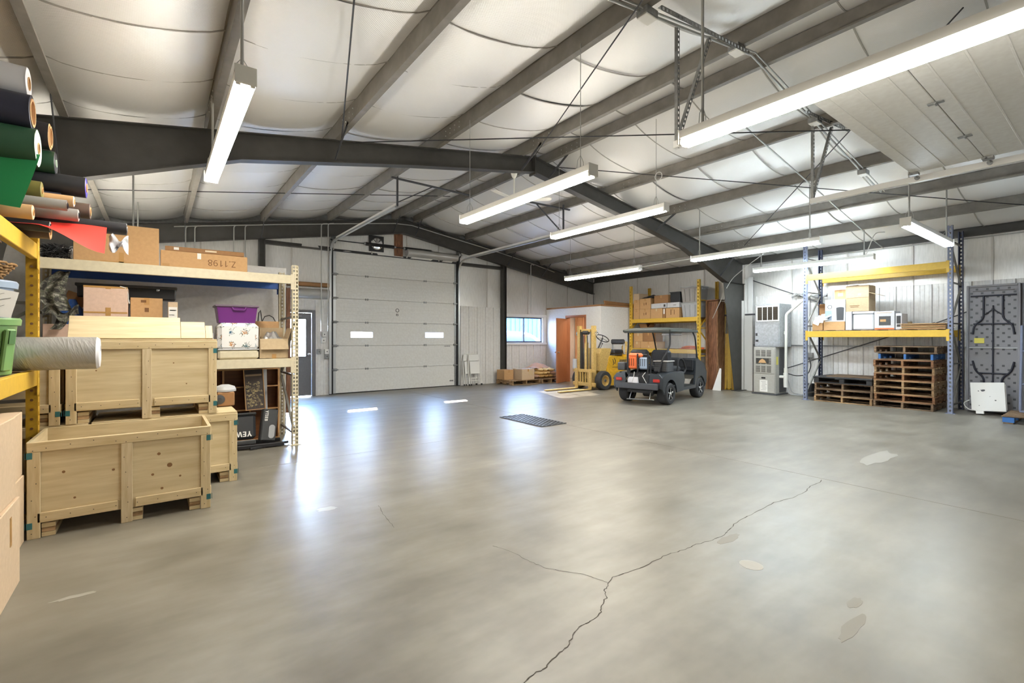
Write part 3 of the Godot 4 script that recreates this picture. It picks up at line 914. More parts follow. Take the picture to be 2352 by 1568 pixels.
func overhead_door() -> void:
	var d := struct("door_1", "white sectional overhead door with two slot windows")
	var z := BACK_Z - 0.01
	var x0 := 3.60
	var x1 := 7.20
	var h := 3.66 / 6.0
	for i in 6:
		var y0 := h * i + 0.012
		var sec := Node3D.new()
		sec.name = "section"
		d.add_child(sec, true)
		var b := MB.new()
		if i == 2:
			for r in [[x0, 4.05, y0, y0 + h - 0.006], [4.63, 6.18, y0, y0 + h - 0.006], [6.76, x1, y0, y0 + h - 0.006], [4.05, 4.63, y0, 1.445], [4.05, 4.63, 1.585, y0 + h - 0.006], [6.18, 6.76, y0, 1.445], [6.18, 6.76, 1.585, y0 + h - 0.006]]:
				b.span(Vector3(r[0], r[2], z - 0.045), Vector3(r[1], r[3], z))
		else:
			b.span(Vector3(x0, y0, z - 0.045), Vector3(x1, y0 + h - 0.006, z), 0.005)
		part(sec, "skin", b, M.door_white)
		# pressed ribs
		if i >= 3:
			for k in 5:
				part(sec, "rib", MB.new().span(Vector3(x0 + 0.01, y0 + 0.09 + 0.10 * k, z - 0.001), Vector3(x1 - 0.01, y0 + 0.106 + 0.10 * k, z + 0.0035), 0.002), M.door_white)
		if i == 2:
			for wx in [[4.05, 4.63], [6.18, 6.76]]:
				var fr := MB.new()
				fr.span(Vector3(wx[0] - 0.02, 1.425, z), Vector3(wx[1] + 0.02, 1.445, z + 0.008), 0.003).span(Vector3(wx[0] - 0.02, 1.585, z), Vector3(wx[1] + 0.02, 1.605, z + 0.008), 0.003).span(Vector3(wx[0] - 0.02, 1.445, z), Vector3(wx[0], 1.585, z + 0.008), 0.003).span(Vector3(wx[1], 1.445, z), Vector3(wx[1] + 0.02, 1.585, z + 0.008), 0.003)
				part(sec, "window_frame", fr, M.white_paint)
				part(sec, "pane", MB.new().span(Vector3(wx[0], 1.445, z - 0.024), Vector3(wx[1], 1.585, z - 0.020)), M.glass_clear)
		if i > 0:
			for hx in [4.47, 6.17]:
				part(sec, "hinge", MB.new().box(Vector3(hx - 0.025, y0 - 0.004, z + 0.006), Vector3(0.03, 0.055, 0.012), 0.003).box(Vector3(hx + 0.03, y0 - 0.004, z + 0.006), Vector3(0.03, 0.055, 0.012), 0.003).cyl(Vector3(hx - 0.05, y0 - 0.004, z + 0.014), Vector3(hx + 0.05, y0 - 0.004, z + 0.014), 0.008), M.galvanised)
			for hx in [x0 + 0.05, x1 - 0.05]:
				part(sec, "end_hinge", MB.new().box(Vector3(hx, y0 - 0.004, z + 0.012), Vector3(0.09, 0.07, 0.02), 0.004).cyl(Vector3(hx - 0.07, y0, z + 0.04), Vector3(hx + 0.07, y0, z + 0.04), 0.016), M.galvanised)
		for hx in [x0 + 0.035, x1 - 0.035]:
			part(sec, "end_stile", MB.new().span(Vector3(hx - 0.033, y0, z), Vector3(hx + 0.033, y0 + h - 0.006, z + 0.006), 0.002), M.bright_zinc if hx < 5 else M.galvanised)
	for i in range(1, 6):
		part(d, "joint_strip", MB.new().span(Vector3(x0, h * i - 0.03, z - 0.052), Vector3(x1, h * i + 0.045, z - 0.046)), M.door_seam)
	part(d, "bottom_seal", MB.new().span(Vector3(x0, 0.0, z - 0.05), Vector3(x1, 0.022, z + 0.008), 0.006), M.rubber)
	# jambs, tracks
	for x in [x0 - 0.055, x1 + 0.055]:
		part(d, "jamb", MB.new().span(Vector3(x - 0.05, 0, BACK_Z - 0.1), Vector3(x + 0.05, 3.72, BACK_Z + 0.03)), M.black_steel)
	part(d, "header", MB.new().span(Vector3(x0 - 0.1, 3.64, BACK_Z - 0.1), Vector3(x1 + 0.1, 3.70, BACK_Z + 0.02)), M.black_steel)
	for sd in [[x0 - 0.085, 3.83, -8.20], [x1 + 0.06, 3.75, -7.80]]:
		var tx: float = sd[0]
		var path := rounded([Vector3(tx, 0.02, z + 0.06), Vector3(tx, sd[1], z + 0.06), Vector3(tx, sd[1], sd[2])], 0.42, 8)
		var b := MB.new()
		for i in path.size() - 1:
			b.bar(path[i], path[i + 1], 0.052, 0.034, 0.0, Vector3(0, 0, 1) if i < 2 else Vector3.UP)
		part(d, "track", b, M.bright_zinc)
		# angle carrying the horizontal run
		part(d, "track_angle", MB.new().bar(Vector3(tx, sd[1] + 0.035, z + 0.55), Vector3(tx, sd[1] + 0.035, sd[2]), 0.012, 0.07), M.white_paint)
		part(d, "bracket_plate", MB.new().box(Vector3(tx, 3.78, z + 0.05), Vector3(0.012, 0.30, 0.14), 0.003), M.galvanised)
		var py := roof_y(tx)
		part(d, "hanger", MB.new().bar(Vector3(tx, sd[1], sd[2] + 0.05), Vector3(tx, py + 0.02, sd[2] + 0.05), 0.03, 0.03), M.dark_grey_steel)
	part(d, "hanger_bar", MB.new().bar(Vector3(3.40, roof_y(3.43) - 0.015, -8.15), Vector3(5.10, roof_y(3.43) - 0.01, -8.25), 0.035, 0.03), M.dark_grey_steel)
	part(d, "hanger_bar", MB.new().bar(Vector3(3.52, 3.9, -8.15), Vector3(4.25, roof_y(3.43) - 0.02, -8.2), 0.025, 0.02), M.dark_grey_steel)
	part(d, "hanger_bar", MB.new().bar(Vector3(6.3, roof_y(7.43) - 0.02, -7.85), Vector3(7.5, roof_y(7.43) - 0.02, -7.8), 0.035, 0.03), M.dark_grey_steel)
	part(d, "hanger_bar", MB.new().bar(Vector3(6.55, roof_y(7.43) - 0.02, -7.85), Vector3(7.25, 3.80, -7.8), 0.025, 0.02), M.dark_grey_steel)
	# torsion shaft, springs, centre board, drums
	var sy := 3.90
	var sz := BACK_Z + 0.12
	part(d, "shaft", MB.new().cyl(Vector3(x0 - 0.1, sy, sz), Vector3(x1 + 0.12, sy, sz), 0.013), M.black_steel)
	for s in [[4.40, 5.18], [5.50, 6.30]]:
		var b := MB.new()
		var k := int((s[1] - s[0]) / 0.016)
		for i in k:
			var xx: float = s[0] + (s[1] - s[0]) * (i + 0.5) / k
			b.lathe(Vector3(xx - 0.008, sy, sz), Vector3(1, 0, 0), [Vector2(0.036, 0), Vector2(0.046, 0.004), Vector2(0.046, 0.012), Vector2(0.036, 0.016)], 12)
		part(d, "spring", b, M.black_steel)
		for ex in [s[0] - 0.02, s[1] + 0.02]:
			part(d, "spring_cone", MB.new().cyl(Vector3(ex - 0.03, sy, sz), Vector3(ex + 0.03, sy, sz), 0.034, 0.028, 10), M.galvanised)
	part(d, "centre_board", MB.new().span(Vector3(5.22, 3.68, BACK_Z + 0.01), Vector3(5.47, 4.30, BACK_Z + 0.05), 0.004), M.red_wood)
	part(d, "board_cap", MB.new().span(Vector3(5.19, 4.29, BACK_Z + 0.01), Vector3(5.52, 4.32, BACK_Z + 0.10), 0.004), M.galvanised)
	for ex in [x0 - 0.02, x1 + 0.02]:
		part(d, "cable_drum", MB.new().lathe(Vector3(ex - 0.04, sy, sz), Vector3(1, 0, 0), [Vector2(0.0, 0), Vector2(0.085, 0), Vector2(0.085, 0.015), Vector2(0.07, 0.02), Vector2(0.07, 0.06), Vector2(0.085, 0.065), Vector2(0.085, 0.08), Vector2(0, 0.08)], 16), M.galvanised)
	# small round logo stickers and notices
	part(d, "logo_ring", MB.new().lathe(Vector3(5.33, 2.19, z + 0.001), Vector3(0, 0, 1), [Vector2(0.038, 0), Vector2(0.038, 0.003), Vector2(0.052, 0.003), Vector2(0.052, 0), Vector2(0.038, 0)], 24), M.ink)
	part(d, "logo_ring", MB.new().lathe(Vector3(5.33, 2.07, z + 0.001), Vector3(0, 0, 1), [Vector2(0.030, 0), Vector2(0.030, 0.003), Vector2(0.036, 0.003), Vector2(0.036, 0)], 20), M.ink)
	part(d, "logo_mark", MB.new().box(Vector3(5.315, 2.07, z + 0.002), Vector3(0.010, 0.045, 0.003)).box(Vector3(5.335, 2.075, z + 0.002), Vector3(0.022, 0.010, 0.003)).box(Vector3(5.345, 2.06, z + 0.002), Vector3(0.010, 0.03, 0.003)), M.ink)
	for r in [[6.80, 1.19, 9, 0.024], [6.98, 0.16, 6, 0.045]]:
		var b := MB.new()
		for k in r[2]: b.box(Vector3(r[0] + 0.022 * k, r[1] + 0.003 * (k % 2), z + 0.002), Vector3(0.014, r[3] * (0.7 + 0.3 * (k % 3) / 2.0), 0.003))
		part(d, "notice_print", b, M.ink)
	# round fan in a black square frame, above the door
	var f := thing("exhaust_fan", "round exhaust fan in a square black frame above the overhead door", "fan", Vector3(4.72, 3.95, BACK_Z + 0.03))
	part(f, "frame", MB.new().box(Vector3(0, 0, 0), Vector3(0.40, 0.42, 0.05), 0.006), M.black_steel)
	part(f, "dish", MB.new().lathe(Vector3(0, 0, 0.02), Vector3(0, 0, 1), [Vector2(0.165, 0.0), Vector2(0.165, 0.02), Vector2(0.14, 0.035), Vector2(0.05, 0.05), Vector2(0.0, 0.052)], 28), M.chrome)
	for a in 4:
		var g := PI * 0.5 * a + PI * 0.25
		part(f, "guard_bar", MB.new().bar(Vector3(cos(g) * 0.05, sin(g) * 0.05, 0.075), Vector3(cos(g) * 0.19, sin(g) * 0.19, 0.045), 0.012, 0.012), M.black_steel)

func man_door() -> void:
	var d := struct("door_2", "grey steel man door with a tall glass light")
	var z := BACK_Z - 0.02
	part(d, "frame", MB.new().span(Vector3(2.10, 0, z - 0.06), Vector3(2.17, 2.12, z + 0.06), 0.004).span(Vector3(3.08, 0, z - 0.06), Vector3(3.16, 2.12, z + 0.06), 0.004).span(Vector3(2.17, 2.05, z - 0.06), Vector3(3.08, 2.12, z + 0.06), 0.004), M.steel_door_grey)
	var l := Node3D.new()
	l.name = "leaf"
	d.add_child(l)
	part(l, "skin", MB.new().span(Vector3(2.175, 0.012, z - 0.03), Vector3(2.30, 2.045, z + 0.015)).span(Vector3(2.95, 0.012, z - 0.03), Vector3(3.075, 2.045, z + 0.015)).span(Vector3(2.30, 0.012, z - 0.03), Vector3(2.95, 0.98, z + 0.015)).span(Vector3(2.30, 1.89, z - 0.03), Vector3(2.95, 2.045, z + 0.015)), M.steel_door_grey)
	part(l, "light_frame", MB.new().span(Vector3(2.28, 0.96, z + 0.015), Vector3(2.97, 0.985, z + 0.03), 0.004).span(Vector3(2.28, 1.885, z + 0.015), Vector3(2.97, 1.91, z + 0.03), 0.004).span(Vector3(2.28, 0.985, z + 0.015), Vector3(2.305, 1.885, z + 0.03), 0.004).span(Vector3(2.945, 0.985, z + 0.015), Vector3(2.97, 1.885, z + 0.03), 0.004), M.steel_door_grey)
	part(l, "pane", MB.new().span(Vector3(2.30, 0.98, z - 0.012), Vector3(2.95, 1.89, z - 0.006)), M.glass_clear)
	part(l, "knob", MB.new().lathe(Vector3(3.02, 1.03, z + 0.015), Vector3(0, 0, 1), [Vector2(0.034, 0), Vector2(0.034, 0.008), Vector2(0.014, 0.012), Vector2(0.014, 0.03), Vector2(0.03, 0.04), Vector2(0.03, 0.06), Vector2(0.0, 0.07)]), M.chrome)
	part(l, "closer_arm", MB.new().bar(Vector3(2.5, 1.97, z + 0.03), Vector3(2.85, 1.97, z + 0.03), 0.03, 0.03, 0.005), M.galvanised)

func window_bay() -> void:
	var w := struct("window_1", "sliding two-pane window with a blue tint in white trim")
	var z := BACK_Z - 0.05
	part(w, "trim", MB.new().span(Vector3(8.98, 2.14, BACK_Z), Vector3(10.74, 2.22, BACK_Z + 0.05), 0.004).span(Vector3(8.98, 1.20, BACK_Z), Vector3(10.74, 1.27, BACK_Z + 0.07), 0.004).span(Vector3(8.98, 1.27, BACK_Z), Vector3(9.03, 2.14, BACK_Z + 0.05), 0.004).span(Vector3(10.60, 1.27, BACK_Z), Vector3(10.74, 2.14, BACK_Z + 0.04), 0.004), M.white_paint)
	for r in [[9.05, 9.80, 0.0], [9.76, 10.57, 0.03]]:
		var s := Node3D.new()
		s.name = "sash"
		w.add_child(s, true)
		var zz: float = z + r[2]
		part(s, "sash_frame", MB.new().span(Vector3(r[0], 1.28, zz - 0.015), Vector3(r[1], 1.32, zz + 0.015)).span(Vector3(r[0], 2.08, zz - 0.015), Vector3(r[1], 2.12, zz + 0.015)).span(Vector3(r[0], 1.32, zz - 0.015), Vector3(r[0] + 0.035, 2.08, zz + 0.015)).span(Vector3(r[1] - 0.035, 1.32, zz - 0.015), Vector3(r[1], 2.08, zz + 0.015)), M.dark_grey_steel)
		part(s, "pane", MB.new().span(Vector3(r[0] + 0.035, 1.32, zz - 0.003), Vector3(r[1] - 0.035, 2.08, zz + 0.003)), M.glass_blue)
	# car parked in the yard outside
	var c := thing("car", "pale silver-blue car parked outside the window", "car", Vector3(13.1, -0.13, -17.4))
	var prof := [Vector2(-2.4, 0.35), Vector2(-2.45, 0.9), Vector2(-2.3, 1.25), Vector2(-1.9, 1.72), Vector2(-0.9, 1.86), Vector2(0.0, 1.84), Vector2(0.55, 1.68), Vector2(1.25, 1.25), Vector2(2.1, 1.1), Vector2(2.4, 0.9), Vector2(2.4, 0.35)]
	part(c, "body", MB.new().prism(Vector3(0, 0, -0.85), Vector3(1, 0, 0), Vector3(0, 1, 0), prof, Vector3(0, 0, 1.7)), M.car_paint)
	part(c, "side_glass", MB.new().prism(Vector3(0, 0, 0.85), Vector3(1, 0, 0), Vector3(0, 1, 0), [Vector2(-2.0, 1.3), Vector2(-1.75, 1.62), Vector2(-0.9, 1.73), Vector2(0.0, 1.71), Vector2(0.45, 1.58), Vector2(0.95, 1.28)], Vector3(0, 0, 0.01)), M.car_glass)
	for x in [-1.5, 1.5]:
		for zz in [-0.8, 0.62]:
			part(c, "wheel", MB.new().lathe(Vector3(x, 0.33, zz), Vector3(0, 0, 1), [Vector2(0, 0), Vector2(0.2, 0), Vector2(0.33, 0.02), Vector2(0.33, 0.18), Vector2(0.2, 0.2), Vector2(0.2, 0.17), Vector2(0.0, 0.17)], 24), M.tyre)

	# blue metal-clad building across the yard
	var nb := thing("neighbour_building", "blue metal-clad building across the yard seen through the window", "building", Vector3(21.0, -0.13, -27.0))
	part(nb, "walls", MB.new().span(Vector3(-6.0, 0, -4), Vector3(6.5, 4.2, 0)), M.cladding_blue)
	for k in 31: part(nb, "wall_rib", MB.new().span(Vector3(-6.0 + 0.4 * k, 0, 0), Vector3(-5.94 + 0.4 * k, 4.2, 0.04)), M.cladding_blue)
	part(nb, "roof", MB.new().prism(Vector3(-6.2, 4.2, 0.2), Vector3(0, 0, -1), Vector3(0, 1, 0), [Vector2(0, 0), Vector2(4.4, 0), Vector2(2.2, 0.5)], Vector3(12.9, 0, 0)), M.galvanised)

func wall_bits() -> void:
	# conduit along the rafter and its drops
	var z := BACK_Z + 0.27
	var R := func(x: float, dy: float) -> Vector3: return Vector3(x, roof_y(x) + dy, z)
	one("conduit", "thin grey conduit following the endwall rafter over the door", "conduit", MB.new().tube([R.call(0.3, -0.09), R.call(2.0, -0.09), R.call(3.6, -0.10), R.call(RIDGE_X - 0.3, -0.12), R.call(RIDGE_X + 0.2, -0.12), R.call(8.6, -0.06), R.call(9.9, -0.06), R.call(10.9, -0.10)], 0.013), M.conduit)
	var drops := [[0.50, 3.0, "grey conduit dropping behind the big plain carton"], [0.66, 3.0, "second grey conduit dropping behind the big plain carton"], [1.38, 2.6, "hooked grey conduit dropping behind the long carton"], [1.60, 2.6, "second hooked grey conduit dropping behind the long carton"], [3.24, 1.60, "grey conduit drop beside the man door"], [3.40, 1.60, "grey conduit drop beside the overhead door jamb"], [9.86, 2.25, "grey conduit dropping above the window"]]
	for q in drops:
		one("conduit", q[2], "conduit", MB.new().tube(rounded([R.call(q[0] + 0.14, -0.09), R.call(q[0], -0.09), Vector3(q[0], q[1], z)], 0.12, 5), 0.012), M.conduit)
	var sw := [[3.37, 1.52, "small white switch box under the conduits by the overhead door", "white_paint"], [3.35, 1.37, "lower white switch box under the conduits by the overhead door", "white_paint"], [3.24, 1.09, "grey switch plate by the overhead door", "galvanised"], [3.43, 1.09, "white opener button box by the overhead door", "white_paint"], [3.43, 0.97, "small grey button box below the opener button", "galvanised"]]
	for q in sw:
		var t := thing("switch_box", q[2], "switch", Vector3(q[0], q[1], BACK_Z + 0.035))
		part(t, "case", MB.new().box(Vector3(0, 0, 0.02), Vector3(0.10, 0.125, 0.05), 0.006), M[q[3]])
		part(t, "button", MB.new().box(Vector3(0, 0.0, 0.05), Vector3(0.02, 0.03, 0.012), 0.003), M.dark_grey_steel)
	one("cardboard_core", "brown cardboard core lying on a wall rail above the man door", "tube", MB.new().lathe(Vector3(1.75, 2.745, BACK_Z + 0.09), Vector3(1, 0, 0), [Vector2(0.0, 0), Vector2(0.055, 0.0), Vector2(0.055, 1.72), Vector2(0.042, 1.72), Vector2(0.042, 1.6), Vector2(0.0, 1.6)], 18), M.carton_dark)
	one("foil_roll", "rolled spare foil insulation lying above the man door", "roll", MB.new().lathe(Vector3(1.75, 2.52, BACK_Z + 0.14), Vector3(1, 0, 0), [Vector2(0.0, 0), Vector2(0.12, 0.0), Vector2(0.125, 0.8), Vector2(0.115, 1.0), Vector2(0.12, 1.70), Vector2(0.0, 1.71)], 18), M.poly_wrap)
	one("foil_roll", "silver foil insulation roll lying along the head of the overhead door", "roll", MB.new().lathe(Vector3(5.55, 3.80, BACK_Z + 0.13), Vector3(1, 0, 0), [Vector2(0.0, 0), Vector2(0.10, 0.0), Vector2(0.11, 0.5), Vector2(0.10, 0.9), Vector2(0.11, 1.2), Vector2(0.10, 1.6), Vector2(0.0, 1.61)], 18), M.poly_wrap)

# ---------------------------------------------------------------- strip lamps
func lamp(label: String, at: Vector3, turn: float, cool: bool, power: float) -> Node3D:
	var l := 2.44
	var t := thing("strip_lamp", label, "lamp", at, turn, "hanging fluorescent strip lamps")
	# at: middle of the tubes; housing above. Local x runs along the lamp.
	part(t, "housing", MB.new().prism(Vector3(-l * 0.5, 0, 0), Vector3(0, 0, 1), Vector3(0, 1, 0), [Vector2(-0.055, 0.035), Vector2(-0.03, 0.022), Vector2(0.03, 0.022), Vector2(0.055, 0.035), Vector2(0.055, 0.095), Vector2(-0.055, 0.095)], Vector3(l, 0, 0)), M.cream_fixture)
	for s in [-1.0, 1.0]:
		part(t, "end_plate", MB.new().box(Vector3(s * (l * 0.5 + 0.004), 0.045, 0), Vector3(0.012, 0.12, 0.13), 0.003), M.cream_fixture)
		for q in [-1.0, 1.0]:
			part(t, "lamp_holder", MB.new().box(Vector3(s * (l * 0.5 - 0.012), 0.005, q * 0.042), Vector3(0.018, 0.05, 0.03), 0.004), M.white_paint)
	for q in [-1.0, 1.0]:
		part(t, "tube", MB.new().cyl(Vector3(-l * 0.5 + 0.02, 0, q * 0.042), Vector3(l * 0.5 - 0.02, 0, q * 0.042), 0.019, -1.0, 14), M.lamp_tube_cool if cool else M.lamp_tube)
	var a := AreaLight3D.new()
	a.name = "strip_light"
	t.add_child(a)
	a.area_size = Vector2(l - 0.1, 0.05)
	a.position = Vector3(0, -0.021, 0)
	a.rotation = Vector3(-PI * 0.5, 0, 0)
	a.light_energy = power
	a.light_color = Color(0.92, 0.97, 1.0) if cool else Color(1.0, 0.98, 0.94)
	a.area_range = 30.0
	a.shadow_enabled = true
	return t

func hang(t: Node3D, xs: Array, top_at: Callable, wire: bool) -> void:
	for x in xs:
		var g: Vector3 = t.position + t.basis * Vector3(x, 0.1, 0)
		var up: float = top_at.call(g.x) - g.y + 0.1
		part(t, "hanger", MB.new().tube([Vector3(x, 0.095, 0), Vector3(x, up, 0)], 0.004 if wire else 0.011, 6), M.conduit)
		part(t, "hanger_hook", MB.new().tube([Vector3(x, 0.10, 0.05), Vector3(x, 0.18, 0.04), Vector3(x, 0.24, 0.0), Vector3(x, 0.18, -0.04), Vector3(x, 0.10, -0.05)], 0.003, 6), M.conduit)

func build_lamps() -> void:
	var top := func(x: float) -> float: return roof_y(x) + 0.05
	var p := 4.0
	var h := PI * 0.5
	var L := [
		["fluorescent strip lamp with both tubes showing, above the wooden crates", Vector3(0.47, 3.10, -4.74), h, false],
		["large fluorescent strip lamp hanging beside the raised overhead door", Vector3(3.36, 2.97, -0.98), h, false],
		["fluorescent strip lamp hanging under the ceiling fan", Vector3(3.42, 3.03, -4.45), h, false],
		["fluorescent strip lamp on a looped cord below the portal frame rafter", Vector3(5.89, 3.28, -5.35), h, false],
		["fluorescent strip lamp at the knee of the portal frame", Vector3(9.14, 3.07, -4.54), h, true],
		["fluorescent strip lamp over the forklift near the office", Vector3(8.83, 2.99, -8.10), h, false],
		["fluorescent strip lamp in front of the pallet rack", Vector3(11.80, 3.06, -4.53), h, true],
		["cool white fluorescent strip lamp set crosswise by the pallet rack", Vector3(9.44, 2.98, -1.95), 0.0, true],
	]
	L.append(["fluorescent strip lamp hidden over the store room behind the big plain carton", Vector3(-0.25, 2.70, -9.45), h, false])
	for i in L.size():
		var t := lamp(L[i][0], L[i][1], L[i][2], L[i][3], p)
		hang(t, [-1.05, 1.05], top, i in [2, 3, 5])
	# conduit feeds clipped under the purlins
	var zc := -2.68
	var pts := []
	for x in [2.9, 3.43, 5.43, 7.43, 8.93, 9.9]: pts.append(Vector3(x, roof_y(x) - 0.02, zc))
	for dz in [0.0, 0.05]:
		var q := []
		for v in pts: q.append(v + Vector3(0, 0, dz))
		one("conduit", "grey feed conduit crossing under the purlins beside the raised door" if dz == 0.0 else "thinner feed conduit crossing under the purlins beside the raised door", "conduit", MB.new().tube(q, 0.013 if dz == 0.0 else 0.009), M.conduit)
	for q in [[3.50, "grey junction box on the feed conduit above the big strip lamp"], [5.05, "square junction box on the feed conduit at the ridge"], [7.10, "junction box on the feed conduit beyond the raised door"], [8.95, "junction box on the feed conduit near the crosswise lamp"]]:
		var b := thing("junction_box", q[1], "junction box", Vector3(q[0], roof_y(q[0]) - 0.05, zc + 0.03))
		part(b, "case", MB.new().box(Vector3.ZERO, Vector3(0.16, 0.07, 0.12), 0.006), M.galvanised)
		part(b, "cover", MB.new().box(Vector3(0, -0.04, 0), Vector3(0.15, 0.012, 0.11), 0.004), M.cream_fixture)
	one("conduit", "pale conduit clipped along the ridge purlin", "conduit", MB.new().tube([Vector3(5.14, roof_y(5.14) + 0.06, -6.9), Vector3(5.14, roof_y(5.14) + 0.06, 1.5)], 0.014), M.cable_white)
	one("conduit", "second pale conduit clipped along the ridge purlin", "conduit", MB.new().tube([Vector3(5.14, roof_y(5.14) + 0.10, -4.5), Vector3(5.14, roof_y(5.14) + 0.10, 1.5)], 0.011), M.cable_white)
	one("conduit", "grey conduit sloping down to the lamp over the pallet rack", "conduit", MB.new().tube(rounded([Vector3(6.6, roof_y(6.6) - 0.03, -3.4), Vector3(9.6, roof_y(9.6) - 0.03, -3.42), Vector3(12.4, roof_y(12.4) - 0.03, -3.45), Vector3(12.9, 3.42, -3.45)], 0.3, 5), 0.011), M.conduit)
	one("conduit", "grey conduit along the top of the eave wall above the pallet rack", "conduit", MB.new().tube([Vector3(13.0, 3.42, -6.4), Vector3(13.0, 3.42, 1.6)], 0.012), M.conduit)
	one("conduit", "white cable arching down to the lamp in front of the pallet rack", "cable", MB.new().tube(rounded([Vector3(12.05, 3.62, -3.2), Vector3(11.82, 3.60, -3.3), Vector3(11.80, 3.16, -3.45)], 0.2, 6), 0.009), M.cable_white)
	one("conduit", "white cable joining the lamp over the forklift to the knee lamp", "cable", MB.new().tube([Vector3(8.83, 3.04, -6.88), Vector3(8.95, 3.08, -6.3), Vector3(9.14, 3.12, -5.77)], 0.010), M.cable_white)
	one("conduit", "white cable hanging in an arc beside the column knee", "cable", MB.new().tube(rounded([Vector3(9.8, 3.12, -4.6), Vector3(11.3, 3.2, -5.6), Vector3(12.05, 2.95, -6.5), Vector3(12.1, 2.2, -6.9), Vector3(12.4, 1.95, -7.2)], 0.4, 6), 0.008), M.cable_white)
	var lp := []
	for i in 17:
		var g := TAU * i / 16.0
		lp.append(Vector3(5.89, 3.80 + 0.06 * cos(g), -4.2 - 0.06 + 0.06 * sin(g)))
	one("cord_loop", "coiled white cord loop above the lamp below the rafter", "cord", MB.new().tube(lp, 0.006, 6), M.cable_white)
	# ceiling panel lamp in the office
	var op := thing("office_lamp", "small square ceiling lamp inside the corner office", "lamp", Vector3(11.5, 2.36, -11.0))
	part(op, "frame", MB.new().box(Vector3(0, 0.02, 0), Vector3(0.64, 0.03, 0.64), 0.004), M.white_paint)
	part(op, "lamp_panel", MB.new().box(Vector3(0, 0.0, 0), Vector3(0.58, 0.012, 0.58)), M.lamp_panel)
	var oa := AreaLight3D.new()
	oa.name = "office_light"
	op.add_child(oa)
	oa.area_size = Vector2(0.58, 0.58)
	oa.position = Vector3(0, -0.012, 0)
	oa.rotation = Vector3(-PI * 0.5, 0, 0)
	oa.light_energy = 2.0
	oa.light_color = Color(1.0, 0.93, 0.84)
	oa.area_range = 20.0
	oa.shadow_enabled = true
	raised_door()
	ceiling_fan()

# perforated angle: two flanges with slots, made of strips and rungs
func perforated(b: MB, a: Vector3, e: Vector3, w := 0.032) -> void:
	var d := e - a
	var l := d.length()
	var z := d / l
	var x := Vector3(0, 0, 1).cross(z)
	if x.length() < 0.1: x = Vector3.RIGHT.cross(z)
	x = x.normalized()
	for s in [-1.0, 1.0]:
		b.bar(a + x * s * w * 0.42, e + x * s * w * 0.42, w * 0.22, 0.003, 0.0, x.cross(z))
	var k := int(l / 0.05)
	for i in k + 1:
		var c := a + z * (l * i / k)
		b.bar(c - z * 0.012, c + z * 0.012, w * 0.7, 0.003, 0.0, x.cross(z))
	b.bar(a + x * w * 0.5 + x.cross(z) * w * 0.5, e + x * w * 0.5 + x.cross(z) * w * 0.5, 0.003, w, 0.0, x.cross(z))

func raised_door() -> void:
	var t := thing("raised_door", "white overhead door rolled up flat under the roof on its tracks", "overhead door")
	var y := 3.32
	var h := 0.605
	for i in 5:
		var z0 := -1.60 + h * i
		var s := part(t, "section", MB.new().span(Vector3(4.18, y, z0 + 0.003), Vector3(6.95, y + 0.045, z0 + h - 0.003), 0.004), M.door_white)
		for k in 3:
			part(s, "rib", MB.new().span(Vector3(4.19, y - 0.004, z0 + 0.10 + 0.19 * k), Vector3(6.94, y + 0.001, z0 + 0.115 + 0.19 * k), 0.002), M.door_white)
		for hx in [6.05, 5.0]:
			if i > 0: part(s, "hinge", MB.new().bar(Vector3(hx, y - 0.008, z0 - 0.05), Vector3(hx, y - 0.008, z0 + 0.05), 0.045, 0.008, 0.002).cyl(Vector3(hx - 0.03, y - 0.014, z0), Vector3(hx + 0.03, y - 0.014, z0), 0.009), M.galvanised)
		part(s, "roller", MB.new().cyl(Vector3(6.9, y - 0.02, z0 + 0.02), Vector3(7.14, y - 0.02, z0 + 0.02), 0.009).cyl(Vector3(7.10, y - 0.02, z0 + 0.02), Vector3(7.13, y - 0.02, z0 + 0.02), 0.024).box(Vector3(6.94, y - 0.015, z0 + 0.03), Vector3(0.08, 0.03, 0.09), 0.004), M.galvanised)
	for x in [4.02, 7.15]:
		part(t, "track", MB.new().prism(Vector3(x, y - 0.06, -2.72), Vector3(1, 0, 0), Vector3(0, 1, 0), [Vector2(-0.026, 0), Vector2(0.026, 0), Vector2(0.026, 0.012), Vector2(-0.018, 0.012), Vector2(-0.018, 0.06), Vector2(0.026, 0.06), Vector2(0.026, 0.068), Vector2(-0.026, 0.068)], Vector3(0, 0, 4.5)), M.white_paint)
		var ha := MB.new()
		var yr := roof_y(x) - 0.02
		perforated(ha, Vector3(x, y - 0.05, -2.68), Vector3(x, yr, -2.68))
		part(t, "hanger_angle", ha, M.galvanised)
		var hb := MB.new()
		perforated(hb, Vector3(x, y - 0.02, -2.69), Vector3(x + 0.42, yr, -2.6))
		part(t, "hanger_angle", hb, M.galvanised)
		var hc := MB.new()
		perforated(hc, Vector3(x - 0.35, yr, -2.62), Vector3(x + 0.95, yr, -2.48), 0.045)
		part(t, "cross_angle", hc, M.galvanised)

